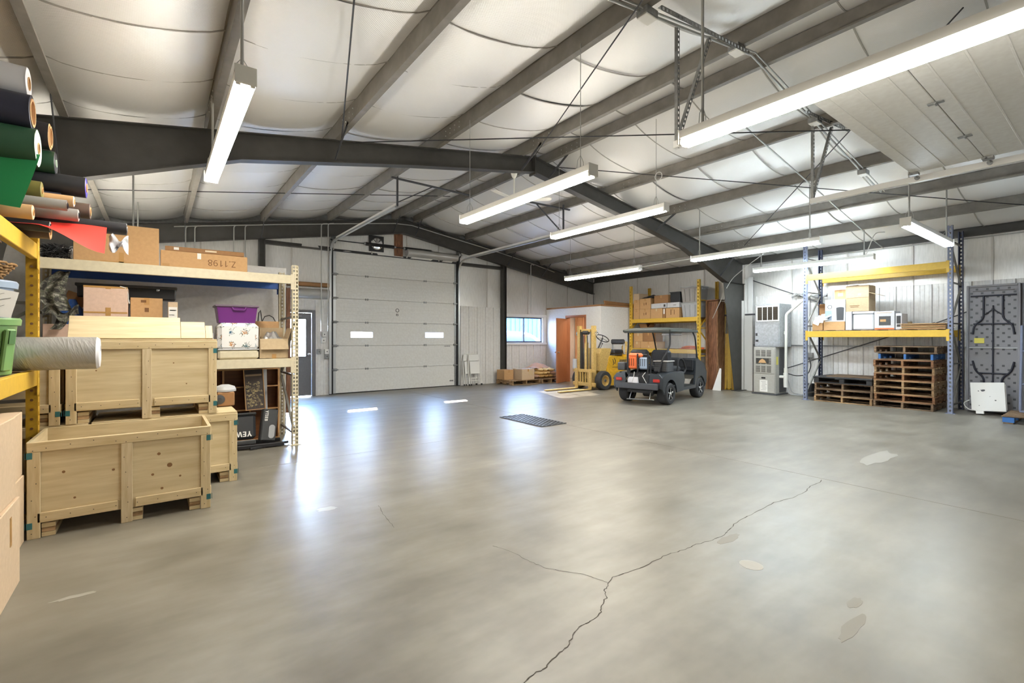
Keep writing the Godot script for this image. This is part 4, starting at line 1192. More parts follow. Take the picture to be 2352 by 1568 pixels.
func ceiling_fan() -> void:
	var t := thing("ceiling_fan", "cream ceiling fan hanging below the ridge of the portal frame", "fan", Vector3(5.1, 4.40, -6.72))
	part(t, "canopy", MB.new().lathe(Vector3(0, 0, 0), Vector3(0, -1, 0), [Vector2(0.0, -0.03), Vector2(0.075, -0.03), Vector2(0.07, 0.0), Vector2(0.045, 0.09), Vector2(0.02, 0.13), Vector2(0.0, 0.13)], 20), M.pvc)
	part(t, "rod", MB.new().cyl(Vector3(0, -0.1, 0), Vector3(0, -0.45, 0), 0.013), M.pvc)
	part(t, "motor", MB.new().lathe(Vector3(0, -0.42, 0), Vector3(0, -1, 0), [Vector2(0.0, 0.0), Vector2(0.03, 0.0), Vector2(0.10, 0.05), Vector2(0.11, 0.10), Vector2(0.07, 0.15), Vector2(0.0, 0.16)], 20), M.pvc)
	for i in 3:
		var g := deg_to_rad(200.0 + 120.0 * i)
		var q := Basis(Vector3.UP, g)
		part(t, "blade", MB.new().prism(Vector3(0, -0.51, 0), q * Vector3(1, 0, 0), q * Vector3(0, 0.15, 0.98).normalized(), [Vector2(0.14, -0.03), Vector2(0.2, -0.06), Vector2(0.62, -0.07), Vector2(0.66, -0.04), Vector2(0.66, 0.04), Vector2(0.62, 0.07), Vector2(0.2, 0.06), Vector2(0.14, 0.03)], Vector3(0, 0.008, 0)), M.pvc)
		part(t, "blade_arm", MB.new().bar(q * Vector3(0.05, 0, 0) + Vector3(0, -0.50, 0), q * Vector3(0.22, 0, 0) + Vector3(0, -0.50, 0), 0.03, 0.012), M.pvc)

# ---------------------------------------------------------------- makers
func slotted_post(h: float, w: float, d: float, slot := 0.034, pitch := 0.0762, rows := 1) -> MB:
	# front at +z, open holes in the front face; origin at base centre
	var b := MB.new()
	var zf := d * 0.5
	var k := int(h / pitch)
	if rows == 1:
		var hw := w * 0.36
		b.span(Vector3(-w * 0.5, 0, zf - 0.003), Vector3(-hw * 0.5, h, zf)).span(Vector3(hw * 0.5, 0, zf - 0.003), Vector3(w * 0.5, h, zf))
		for i in k + 1: b.span(Vector3(-hw * 0.5, i * pitch, zf - 0.003), Vector3(hw * 0.5, minf(i * pitch + pitch - slot, h), zf))
	else:
		b.span(Vector3(-w * 0.5, 0, zf - 0.003), Vector3(-w * 0.36, h, zf)).span(Vector3(w * 0.36, 0, zf - 0.003), Vector3(w * 0.5, h, zf)).span(Vector3(-w * 0.12, 0, zf - 0.003), Vector3(w * 0.12, h, zf))
		for i in k + 1:
			for s in [-1.0, 1.0]:
				b.span(Vector3(s * w * 0.12, i * pitch, zf - 0.003), Vector3(s * w * 0.36, minf(i * pitch + pitch - slot, h), zf))
	for s in [-1.0, 1.0]:
		b.span(Vector3(s * w * 0.5, 0, -d * 0.5), Vector3(s * (w * 0.5 - 0.003), h, zf))
		b.span(Vector3(s * w * 0.5, 0, -d * 0.5), Vector3(s * w * 0.28, h, -d * 0.5 + 0.003))
	return b

# pallet rack. Local x along the beams, +z the front. levels: heights of beam tops.
func rack(called: String, label: String, at: Vector3, turn: float, len: float, dep: float, h: float, levels: Array, front_post: Material, rear_post: Material, beam: Material, opt := {}) -> Node3D:
	var t := thing(called, label, "rack", at, turn)
	var pw: float = opt.get("pw", 0.076)
	var rows: int = opt.get("rows", 1)
	var bh: float = opt.get("bh", 0.115)
	var fm := slotted_post(h, pw, 0.07, opt.get("slot", 0.034), opt.get("pitch", 0.0762), rows).mesh()
	var px := len * 0.5 - pw * 0.5
	for s in [-1.0, 1.0]:
		var p := part(t, "upright", fm, front_post, Vector3(s * px, 0, dep * 0.5 - 0.035))
		part(p, "foot_plate", MB.new().box(Vector3(0, 0.004, 0), Vector3(pw + 0.06, 0.008, 0.12)), front_post)
		part(t, "upright", fm, rear_post, Vector3(s * px, 0, -dep * 0.5 + 0.035), Basis(Vector3.UP, PI))
		# cross braces of the end frame
		var y := 0.15
		var dirn := 1.0
		while y < h - 0.2:
			part(t, "brace", MB.new().bar(Vector3(s * px, y, dirn * (dep * 0.5 - 0.05)), Vector3(s * px, y, -dirn * (dep * 0.5 - 0.05)), 0.03, 0.025), opt.get("brace", rear_post))
			if y + 0.75 < h: part(t, "brace", MB.new().bar(Vector3(s * px, y, dirn * (dep * 0.5 - 0.05)), Vector3(s * px, y + 0.72, -dirn * (dep * 0.5 - 0.05)), 0.03, 0.025), opt.get("brace", rear_post))
			y += 0.78
			dirn = -dirn
	for i in levels.size():
		for s in [1.0, -1.0]:
			var bm: Material = beam
			if s < 0 and opt.has("rear_beam"): bm = opt.rear_beam
			var z: float = s * (dep * 0.5 - 0.025)
			var p := part(t, "beam", MB.new().box(Vector3(0, levels[i] - bh * 0.5, z), Vector3(len - 2 * pw, bh, 0.045), 0.004), bm)
			for e in [-1.0, 1.0]:
				part(p, "end_plate", MB.new().box(Vector3(e * (len * 0.5 - pw + 0.004), levels[i] - bh * 0.5 - 0.03, z + s * 0.024), Vector3(0.045, bh + 0.09, 0.006), 0.001), bm)
		if opt.get("deck", true):
			for k in 6:
				part(t, "deck_board", MB.new().box(Vector3(0, levels[i] - 0.014, -dep * 0.5 + 0.10 + (dep - 0.2) * k / 5.0), Vector3(len - 2 * pw - 0.02, 0.018, (dep - 0.12) / 6.0 - 0.012), 0.002), opt.get("deck_mat", M.pallet_wood_old))
	return t

# closed carton; origin at the middle of its base
func carton(label: String, at: Vector3, s: Vector3, turn := 0.0, m := "carton", opt := {}) -> Node3D:
	var t := thing(opt.get("name", "carton"), label, opt.get("cat", "box"), at, turn, opt.get("group", ""))
	var h := s * 0.5
	part(t, "body", MB.new().box(Vector3(0, h.y, 0), s, 0.004), M[m])
	if opt.get("tape", true):
		var tm: Material = M[opt.get("tape_mat", "tape")]
		part(t, "tape", MB.new().box(Vector3(0, s.y + 0.0006, 0), Vector3(0.05, 0.0012, s.z - 0.01)).box(Vector3(0, s.y - 0.04, h.z + 0.0006), Vector3(0.05, 0.08, 0.0012)), tm)
	if opt.get("slit", true):
		part(t, "flap_seam", MB.new().box(Vector3(0, s.y + 0.0002, 0), Vector3(s.x - 0.01, 0.0012, 0.004)), M.ink_brown)
	for k in opt.get("marks", []):
		# [x, y, w, h, material] on the front face
		part(t, k[5] if k.size() > 5 else "printed_mark", MB.new().box(Vector3(k[0], k[1], h.z + 0.0012), Vector3(k[2], k[3], 0.0016)), M[k[4]])
	return t

# open carton: walls, floor and four flaps at given angles (degrees from vertical, outwards)
func open_carton(label: String, at: Vector3, s: Vector3, turn: float, m: String, ang: Array, opt := {}) -> Node3D:
	var t := thing("open_carton", label, "box", at, turn)
	var th := 0.006
	var b := MB.new()
	b.box(Vector3(0, th * 0.5, 0), Vector3(s.x, th, s.z))
	for e in [-1.0, 1.0]:
		b.box(Vector3(e * (s.x - th) * 0.5, s.y * 0.5, 0), Vector3(th, s.y, s.z))
		b.box(Vector3(0, s.y * 0.5, e * (s.z - th) * 0.5), Vector3(s.x - 2 * th, s.y, th))
	part(t, "body", b, M[m])
	var fl: float = minf(s.x, s.z) * 0.5
	for i in 4:
		if ang[i] == null: continue
		var o: Vector3 = [Vector3(0, s.y, s.z * 0.5), Vector3(s.x * 0.5, s.y, 0), Vector3(0, s.y, -s.z * 0.5), Vector3(-s.x * 0.5, s.y, 0)][i]
		var out: Vector3 = [Vector3(0, 0, 1), Vector3(1, 0, 0), Vector3(0, 0, -1), Vector3(-1, 0, 0)][i]
		var side := Vector3.UP.cross(out)
		var a := deg_to_rad(float(ang[i]))
		var d := (Vector3.UP * cos(a) + out * sin(a))
		var w: float = (s.x if i % 2 == 0 else s.z) - 0.01
		part(t, "flap", MB.new().box(o + d * fl * 0.5, Vector3(w, fl, 0.005), 0.0, Basis(side, d, side.cross(d))), M[m])
	for k in opt.get("marks", []):
		part(t, "printed_mark", MB.new().box(Vector3(k[0], k[1], s.z * 0.5 + 0.0012), Vector3(k[2], k[3], 0.0016)), M[k[4]])
	return t

# wooden crate; origin base centre, front at +z
func crate(label: String, at: Vector3, w: float, h: float, d: float, open_top: bool, opt := {}) -> Node3D:
	var t := thing("wooden_crate", label, "crate", at, opt.get("turn", 0.0), "pale wooden shipping crates")
	var hw := w * 0.5
	var hd := d * 0.5
	var bt := 0.020
	var y0 := 0.105
	for f in [[1.0], [-1.0]]:
		var s: float = f[0]
		var z := s * (hd - bt)
		part(t, "panel", MB.new().box(Vector3(0, (h + y0) * 0.5, z - s * 0.006), Vector3(w - 0.03, h - y0, 0.012)), M.crate_ply)
		part(t, "top_rail", MB.new().box(Vector3(0, h - 0.035, z + s * bt * 0.5), Vector3(w, 0.07, bt), 0.003), M.crate_wood)
		for e in [-1.0, 1.0]:
			part(t, "bottom_rail", MB.new().box(Vector3(e * (hw * 0.5 - 0.0), y0 + 0.04, z + s * bt * 0.5), Vector3(hw - 0.105, 0.07, bt), 0.003), M.crate_wood)
		for x in [-hw + 0.035, 0.0, hw - 0.035]:
			part(t, "post", MB.new().box(Vector3(x, (h - 0.07) * 0.5 - 0.0005, z + s * bt * 0.5), Vector3(0.07, h - 0.071, bt), 0.003), M.crate_wood if x != 0.0 else M.crate_wood_pale)
	for e in [-1.0, 1.0]:
		var x: float = e * (hw - 0.012)
		part(t, "end_panel", MB.new().box(Vector3(x, (h + y0) * 0.5, 0), Vector3(0.012, h - y0, d - 2 * bt)), M.crate_ply)
		part(t, "end_rail", MB.new().box(Vector3(x + e * 0.009, h - 0.035, 0), Vector3(0.018, 0.07, d - 2 * bt), 0.003), M.crate_wood)
		part(t, "end_rail", MB.new().box(Vector3(x + e * 0.009, y0 + 0.035, 0), Vector3(0.018, 0.07, d - 2 * bt), 0.003), M.crate_wood)
		for zz in [-0.22, 0.22]: part(t, "end_batten", MB.new().box(Vector3(x + e * 0.009, (h + y0) * 0.5, zz * d), Vector3(0.018, h - y0 - 0.14, 0.06), 0.003), M.crate_wood)
	for k in 7:
		part(t, "floor_board", MB.new().box(Vector3(0, y0 + 0.01, -hd + bt + 0.06 + (d - 2 * bt - 0.12) * k / 6.0), Vector3(w - 0.04, 0.02, (d - 0.06) / 7.0 - 0.008)), M.crate_wood_pale)
	for x in [-hw + 0.11, 0.06, hw - 0.11]:
		for q in 3:
			part(t, "skid_board", MB.new().box(Vector3(x, 0.016 + 0.032 * q, 0), Vector3(0.075, 0.030, d - 2 * bt - 0.004), 0.002), M.crate_wood if q != 1 else M.pallet_wood)
	if not open_top:
		for k in 5:
			part(t, "lid_board", MB.new().box(Vector3(0, h + 0.009, -hd + 0.075 + (d - 0.15) * k / 4.0), Vector3(w, 0.018, d / 5.0 - 0.006), 0.002), M.crate_wood)
	# nails and knots
	var nb := MB.new()
	for s in [1.0]:
		var z: float = hd + 0.0005
		for x in [-hw + 0.035, 0.0, hw - 0.035]:
			for q in 6:
				var nx: float = x + rng.randf_range(-0.02, 0.02)
				nb.cyl(Vector3(nx, 0.04 + (h - 0.1) * q / 5.0, z - 0.002), Vector3(nx, 0.04 + (h - 0.1) * q / 5.0, z + 0.001), 0.0035, -1.0, 6)
		for q in 8:
			nb.cyl(Vector3(-hw + 0.1 + (w - 0.2) * q / 7.0, h - 0.035 + 0.012 * (q % 3 - 1), z - 0.002), Vector3(-hw + 0.1 + (w - 0.2) * q / 7.0, h - 0.035 + 0.012 * (q % 3 - 1), z + 0.001), 0.0035, -1.0, 6)
			nb.cyl(Vector3(-hw + 0.1 + (w - 0.2) * q / 7.0, y0 + 0.04, z - 0.002), Vector3(-hw + 0.1 + (w - 0.2) * q / 7.0, y0 + 0.04, z + 0.001), 0.0035, -1.0, 6)
	var np := part(t, "nails", nb, M.nail)
	np.set_meta("kind", "stuff")
	for k in opt.get("knots", []):
		part(t, "knot", MB.new().lathe(Vector3(k[0], k[1], hd - bt + 0.0005), Vector3(0, 0, 1), [Vector2(k[2], -0.004), Vector2(k[2], 0.0006), Vector2(0.0, 0.0008)], 10), M.knot)
	for c in opt.get("tapes", [[1, 1], [1, -1], [-1, 1], [-1, -1]]):
		part(t, "corner_tape", MB.new().box(Vector3(c[0] * (hw - 0.014), h * 0.5 + c[1] * (h * 0.5 - 0.095), hd + 0.001), Vector3(0.03, 0.045, 0.002)).box(Vector3(c[0] * (hw + 0.0095), h * 0.5 + c[1] * (h * 0.5 - 0.095), hd - 0.015), Vector3(0.002, 0.045, 0.03)), M.teal_tape)
	return t

# timber pallet, deck boards along local x, stringers along z; 0.14 high
func pallet(label: String, at: Vector3, w: float, d: float, turn: float, m: String, group: String, opt := {}) -> Node3D:
	var t := thing("pallet", label, "pallet", at, turn, group)
	var mm: Material = M[m]
	for x in [-w * 0.5 + 0.022, 0.0, w * 0.5 - 0.022]:
		part(t, "stringer", MB.new().span(Vector3(x - 0.02, 0.018, -d * 0.5), Vector3(x + 0.02, 0.122, -d * 0.28), 0.003).span(Vector3(x - 0.02, 0.06, -d * 0.28), Vector3(x + 0.02, 0.122, -d * 0.12), 0.0).span(Vector3(x - 0.02, 0.018, -d * 0.12), Vector3(x + 0.02, 0.122, d * 0.12), 0.003).span(Vector3(x - 0.02, 0.06, d * 0.12), Vector3(x + 0.02, 0.122, d * 0.28), 0.0).span(Vector3(x - 0.02, 0.018, d * 0.28), Vector3(x + 0.02, 0.122, d * 0.5), 0.003), M[opt.get("stringer", m)])
	for k in 6:
		var z := -d * 0.5 + 0.05 + (d - 0.1) * k / 5.0
		part(t, "deck_board", MB.new().box(Vector3(rng.randf_range(-0.008, 0.008), 0.131, z), Vector3(w, 0.018, 0.095), 0.003), mm)
	for k in 3:
		var z := -d * 0.5 + 0.05 + (d - 0.1) * k / 2.0
		part(t, "base_board", MB.new().box(Vector3(rng.randf_range(-0.008, 0.008), 0.009, z), Vector3(w, 0.018, 0.095), 0.003), mm)
	return t

# plastic tote with rim and lid
func tote(label: String, at: Vector3, s: Vector3, turn: float, m: Material, lid: Material, lidded := true) -> Node3D:
	var t := thing("storage_tote", label, "tote", at, turn)
	var b := MB.new()
	var k := 0.86
	var lo := [Vector3(-s.x * 0.5 * k, 0, -s.z * 0.5 * k), Vector3(s.x * 0.5 * k, 0, -s.z * 0.5 * k), Vector3(s.x * 0.5 * k, 0, s.z * 0.5 * k), Vector3(-s.x * 0.5 * k, 0, s.z * 0.5 * k)]
	var hi := []
	for p in lo: hi.append(Vector3(p.x / k * 0.97, s.y, p.z / k * 0.97))
	for i in 4:
		var j := (i + 1) % 4
		var nn: Vector3 = (lo[i] + lo[j]) * 0.5
		b.poly([lo[i], lo[j], hi[j], hi[i]], Vector3(nn.x, 0, nn.z))
	b.poly(lo, Vector3.DOWN)
	if not lidded: b.poly([lo[0] + Vector3(0, 0.01, 0), lo[1] + Vector3(0, 0.01, 0), lo[2] + Vector3(0, 0.01, 0), lo[3] + Vector3(0, 0.01, 0)], Vector3.UP)
	part(t, "body", b, m)
	part(t, "rim", MB.new().box(Vector3(0, s.y - 0.02, s.z * 0.49), Vector3(s.x, 0.035, 0.012), 0.003).box(Vector3(0, s.y - 0.02, -s.z * 0.49), Vector3(s.x, 0.035, 0.012), 0.003).box(Vector3(s.x * 0.49, s.y - 0.02, 0), Vector3(0.012, 0.035, s.z), 0.003).box(Vector3(-s.x * 0.49, s.y - 0.02, 0), Vector3(0.012, 0.035, s.z), 0.003), m)
	for q in [-0.3, 0.0, 0.3]:
		part(t, "rib", MB.new().bar(Vector3(q * s.x * k, 0.02, s.z * 0.5 * k + 0.004), Vector3(q * s.x, s.y - 0.05, s.z * 0.5 * 0.965 + 0.002), 0.03, 0.012, 0.002), m)
	if lidded:
		var l := part(t, "lid", MB.new().box(Vector3(0, s.y + 0.012, 0), Vector3(s.x * 1.02, 0.026, s.z * 1.03), 0.008), lid)
		part(l, "lid_step", MB.new().box(Vector3(0, s.y + 0.028, 0), Vector3(s.x * 0.86, 0.010, s.z * 0.84), 0.004), lid)
	for e in [-1.0, 1.0]:
		part(t, "handle", MB.new().box(Vector3(e * (s.x * 0.5 + 0.008), s.y - 0.05, 0), Vector3(0.02, 0.05, s.z * 0.3), 0.005), lid)
	return t

func wheel(parent: Node, c: Vector3, axis: Vector3, r: float, w: float, rim: Material, rim_r: float, spokes := 0) -> void:
	var n := Node3D.new()
	n.name = "wheel"
	parent.add_child(n, true)
	var o := c - axis * w * 0.5
	part(n, "tyre", MB.new().lathe(o, axis, [Vector2(rim_r, 0.01), Vector2(rim_r + 0.02, 0.0), Vector2(r * 0.90, 0.0), Vector2(r * 0.97, w * 0.10), Vector2(r, w * 0.25), Vector2(r, w * 0.75), Vector2(r * 0.97, w * 0.90), Vector2(r * 0.90, w), Vector2(rim_r + 0.02, w), Vector2(rim_r, w - 0.01)], 32), M.tyre)
	part(n, "rim", MB.new().lathe(o, axis, [Vector2(rim_r + 0.004, 0.008), Vector2(rim_r - 0.012, 0.012), Vector2(rim_r - 0.02, w * 0.45), Vector2(0.0, w * 0.5), Vector2(rim_r - 0.02, w * 0.55), Vector2(rim_r - 0.012, w - 0.012), Vector2(rim_r + 0.004, w - 0.008)], 28), M.black_steel if spokes > 0 else rim)
	var u := axis.cross(Vector3.UP).normalized()
	if spokes > 0:
		for i in spokes:
			var g := TAU * i / spokes + 0.3
			var d := u * cos(g) + Vector3.UP * sin(g)
			part(n, "spoke", MB.new().bar(c + axis * w * 0.40 + d * 0.02, c + axis * w * 0.46 + d * (rim_r - 0.006), 0.034, 0.016, 0.004, axis), rim)
	part(n, "hub", MB.new().cyl(c + axis * w * 0.38, c + axis * w * 0.50, rim_r * 0.30, rim_r * 0.24, 14), rim if spokes > 0 else M.dark_grey_steel)

# ---------------------------------------------------------------- crate side
func build_crate_side() -> void:
	# yellow rack along the eave wall, its end upright in view
	var yr := rack("pallet_rack", "yellow pallet rack holding the fabric rolls above the crates", Vector3(-1.28, 0, -4.04), PI * 0.5, 2.7, 1.05, 2.30, [1.175, 2.185], M.rack_yellow_old, M.rack_cream, M.rack_yellow, {"bh": 0.125, "brace": M.brace_grey, "pitch": 0.0762})
	var hb := MB.new()
	for k in 28: hb.cyl(Vector3(-0.79, 0.10 + 0.076 * k, -5.310), Vector3(-0.79, 0.10 + 0.076 * k, -5.308), 0.010, -1.0, 10)
	var hp := part(yr, "post_holes", hb, M.ink_brown)
	hp.transform = yr.transform.affine_inverse()
	hp.set_meta("kind", "stuff")
	# cartons under it
	carton("large tan carton on the floor under the yellow rack, beside the open crate", Vector3(-1.16, 0, -4.36), Vector3(0.84, 0.47, 0.72), 0.0, "carton_pale", {"marks": []})
	carton("crumpled tan carton stacked on another beside the open crate", Vector3(-1.15, 0.472, -4.37), Vector3(0.82, 0.44, 0.70), 0.03, "carton_pale", {})
	var n1 := carton("tall tan carton on the floor with two paper labels", Vector3(-1.12, 0, -3.58), Vector3(0.96, 0.50, 0.78), 0.0, "carton_pale", {})
	for q in [[-3.75, 0.36], [-3.45, 0.24]]:
		part(n1, "tape_strip", MB.new().box(Vector3(0.481, q[1], q[0] + 3.58), Vector3(0.002, 0.16, 0.035)), M.tape)
	carton("tan carton on top of the tall labelled carton", Vector3(-1.13, 0.501, -3.58), Vector3(0.94, 0.47, 0.74), -0.02, "carton_pale", {})
	# crates
	var k1 := [[-0.36, 0.45, 0.010], [-0.30, 0.25, 0.008], [-0.08, 0.42, 0.009], [0.20, 0.50, 0.012], [0.27, 0.40, 0.018], [0.16, 0.34, 0.010], [0.34, 0.30, 0.008], [0.22, 0.22, 0.010], [-0.38, 0.16, 0.009]]
	crate("open wooden crate standing by itself on the concrete floor", Vector3(-0.18, 0, -5.09), 1.10, 0.687, 0.72, true, {"knots": k1})
	crate("wooden crate on the floor carrying another crate", Vector3(0.104, 0, -5.826), 1.10, 0.677, 0.72, false, {"tapes": [[1, 1], [1, -1]]})
	crate("wooden crate stacked on top of another beside the silver roll", Vector3(-0.066, 0.6955, -5.826), 1.09, 0.705, 0.72, false, {"knots": [[-0.35, 0.45, 0.006], [0.2, 0.5, 0.006], [0.3, 0.3, 0.006]]})
	crate("wooden crate stacked behind the yellow upright", Vector3(-1.195, 0.6955, -5.826), 1.10, 0.705, 0.72, false, {})
	crate("wooden crate on the floor behind the yellow upright", Vector3(-1.02, 0, -5.826), 1.10, 0.677, 0.72, false, {})
	# loose crate panels leaning on the top crate
	for p in [[-0.21, 0.80, 0.235, -5.57, 0.0, "wide loose crate panel leaning on the stacked crate"], [0.295, 0.20, 0.190, -5.62, 0.0, "short loose crate panel leaning on the stacked crate"], [0.43, 0.06, 0.15, -5.65, 0.0, "narrow loose crate panel leaning on the stacked crate"]]:
		var q := Basis(Vector3(1, 0, 0), -0.55)
		var t := thing("crate_panel", p[5], "panel", Vector3(p[0], 1.425, p[3]))
		part(t, "sheet", MB.new().box(q * Vector3(0, p[2] * 0.5, 0), Vector3(p[1], p[2], 0.014), 0.002, q), M.crate_ply)
		part(t, "batten", MB.new().box(q * Vector3(0, 0.03, -0.016), Vector3(p[1], 0.05, 0.018), 0.002, q), M.crate_wood)
	# plastic-wrapped roll on the lower deck
	var sr := thing("wrapped_roll", "grey roll in clear plastic wrap lying on the yellow rack", "roll", Vector3(-1.7, 1.31, -5.08))
	var f := func(u: float, w: float) -> Vector3:
		var g := TAU * w
		var r := 0.128 + 0.0016 * sin(u * 31.0 + g * 3.0) * sin(g * 4.0 + u * 9.0) + 0.0009 * sin(u * 70.0 - g * 5.0) * sin(g * 2.0 + u * 23.0)
		return Vector3(u * 1.32, r * cos(g), r * sin(g))
	part(sr, "wrap", MB.new().sheet(func(u: float, w: float) -> Vector3: return f.call(1.0 - u, w), 90, 40, 1.32, 0.8), M.poly_wrap)
	part(sr, "wrap_end", MB.new().lathe(Vector3(1.32, 0, 0), Vector3(1, 0, 0), [Vector2(0.127, 0.0), Vector2(0.115, 0.018), Vector2(0.06, 0.022), Vector2(0.03, -0.02), Vector2(0.0, -0.02)], 24), M.vinyl_white)
	# bins on the lower deck
	bin("green plastic rubbish bin standing on the yellow rack", Vector3(-1.00, 1.175, -4.74), 0.19, 0.225, 0.385, M.plastic_green, M.plastic_green_dark)
	bin("blue-grey plastic bin stacked on the green bin with a paper tag", Vector3(-0.99, 1.565, -4.74), 0.175, 0.20, 0.25, M.plastic_blue_grey, M.plastic_grey)
	var tg := thing("paper_tag", "white handwritten paper tag hanging on the blue-grey bin", "tag", Vector3(-0.83, 1.60, -4.57), 0.3)
	part(tg, "sheet", MB.new().prism(Vector3.ZERO, Vector3(1, 0, 0), Vector3(0, 1, 0), [Vector2(-0.07, -0.02), Vector2(0.05, -0.035), Vector2(0.09, 0.14), Vector2(-0.04, 0.165)], Vector3(0, 0, 0.002)), M.paper)
	part(tg, "writing", MB.new().bar(Vector3(-0.03, 0.11, 0.003), Vector3(0.02, 0.13, 0.003), 0.006, 0.002).bar(Vector3(-0.02, 0.08, 0.003), Vector3(0.05, 0.10, 0.003), 0.006, 0.002).bar(Vector3(-0.03, 0.03, 0.003), Vector3(0.02, 0.05, 0.003), 0.006, 0.002), M.ink)
	var bk := thing("wicker_basket", "woven straw basket on top of the blue-grey bin", "basket", Vector3(-1.0, 1.82, -4.74))
	for k in 7:
		var ring := []
		for i in 48:
			var g := TAU * i / 48.0
			var rr := 0.125 + 0.014 * k + 0.007 * (1.0 if (i + k) % 2 == 0 else -1.0)
			ring.append(Vector3(cos(g) * rr, 0.012 + 0.018 * k + 0.005 * sin(i * 1.7), sin(g) * rr))
		part(bk, "weave", MB.new().tube(ring, 0.009, 6, true), M.wicker)
	part(bk, "base", MB.new().cyl(Vector3(0, 0.0, 0), Vector3(0, 0.012, 0), 0.125, -1.0, 20), M.wicker)
	carton("tan carton half out of sight on the yellow rack by the green bin", Vector3(-1.13, 1.176, -3.95), Vector3(0.70, 0.40, 0.44), 0.0, "carton_pale", {"tape": false})
	fabric_rolls()
	cream_rack()

func bin(label: String, at: Vector3, r0: float, r1: float, h: float, m: Material, m2: Material) -> void:
	var t := thing("plastic_bin", label, "bin", at)
	part(t, "body", MB.new().lathe(Vector3.ZERO, Vector3.UP, [Vector2(0.0, 0.0), Vector2(r0, 0.0), Vector2(r0 + 0.004, 0.01), Vector2(r1, h), Vector2(r1 - 0.006, h), Vector2(r0 - 0.004, 0.02), Vector2(0, 0.02)], 32), m)
	part(t, "rim", MB.new().lathe(Vector3(0, h - 0.045, 0), Vector3.UP, [Vector2(r1 - 0.004, 0.0), Vector2(r1 + 0.016, 0.002), Vector2(r1 + 0.020, 0.04), Vector2(r1 + 0.012, 0.052), Vector2(r1 - 0.006, 0.05)], 32), m)
	for s in [-0.9, 0.5, 2.2]:
		var d := Vector3(cos(s), 0, sin(s))
		part(t, "handle", MB.new().bar(d * (r0 + 0.012) + Vector3(0, 0.03, 0), d * (r1 + 0.012) + Vector3(0, h - 0.07, 0), 0.07, 0.03, 0.008, d), m)
		part(t, "grip_slot", MB.new().bar(d * (r1 * 0.96 + 0.028) + Vector3(0, h - 0.17, 0), d * (r1 + 0.028) + Vector3(0, h - 0.08, 0), 0.045, 0.008, 0.0, d), m2)

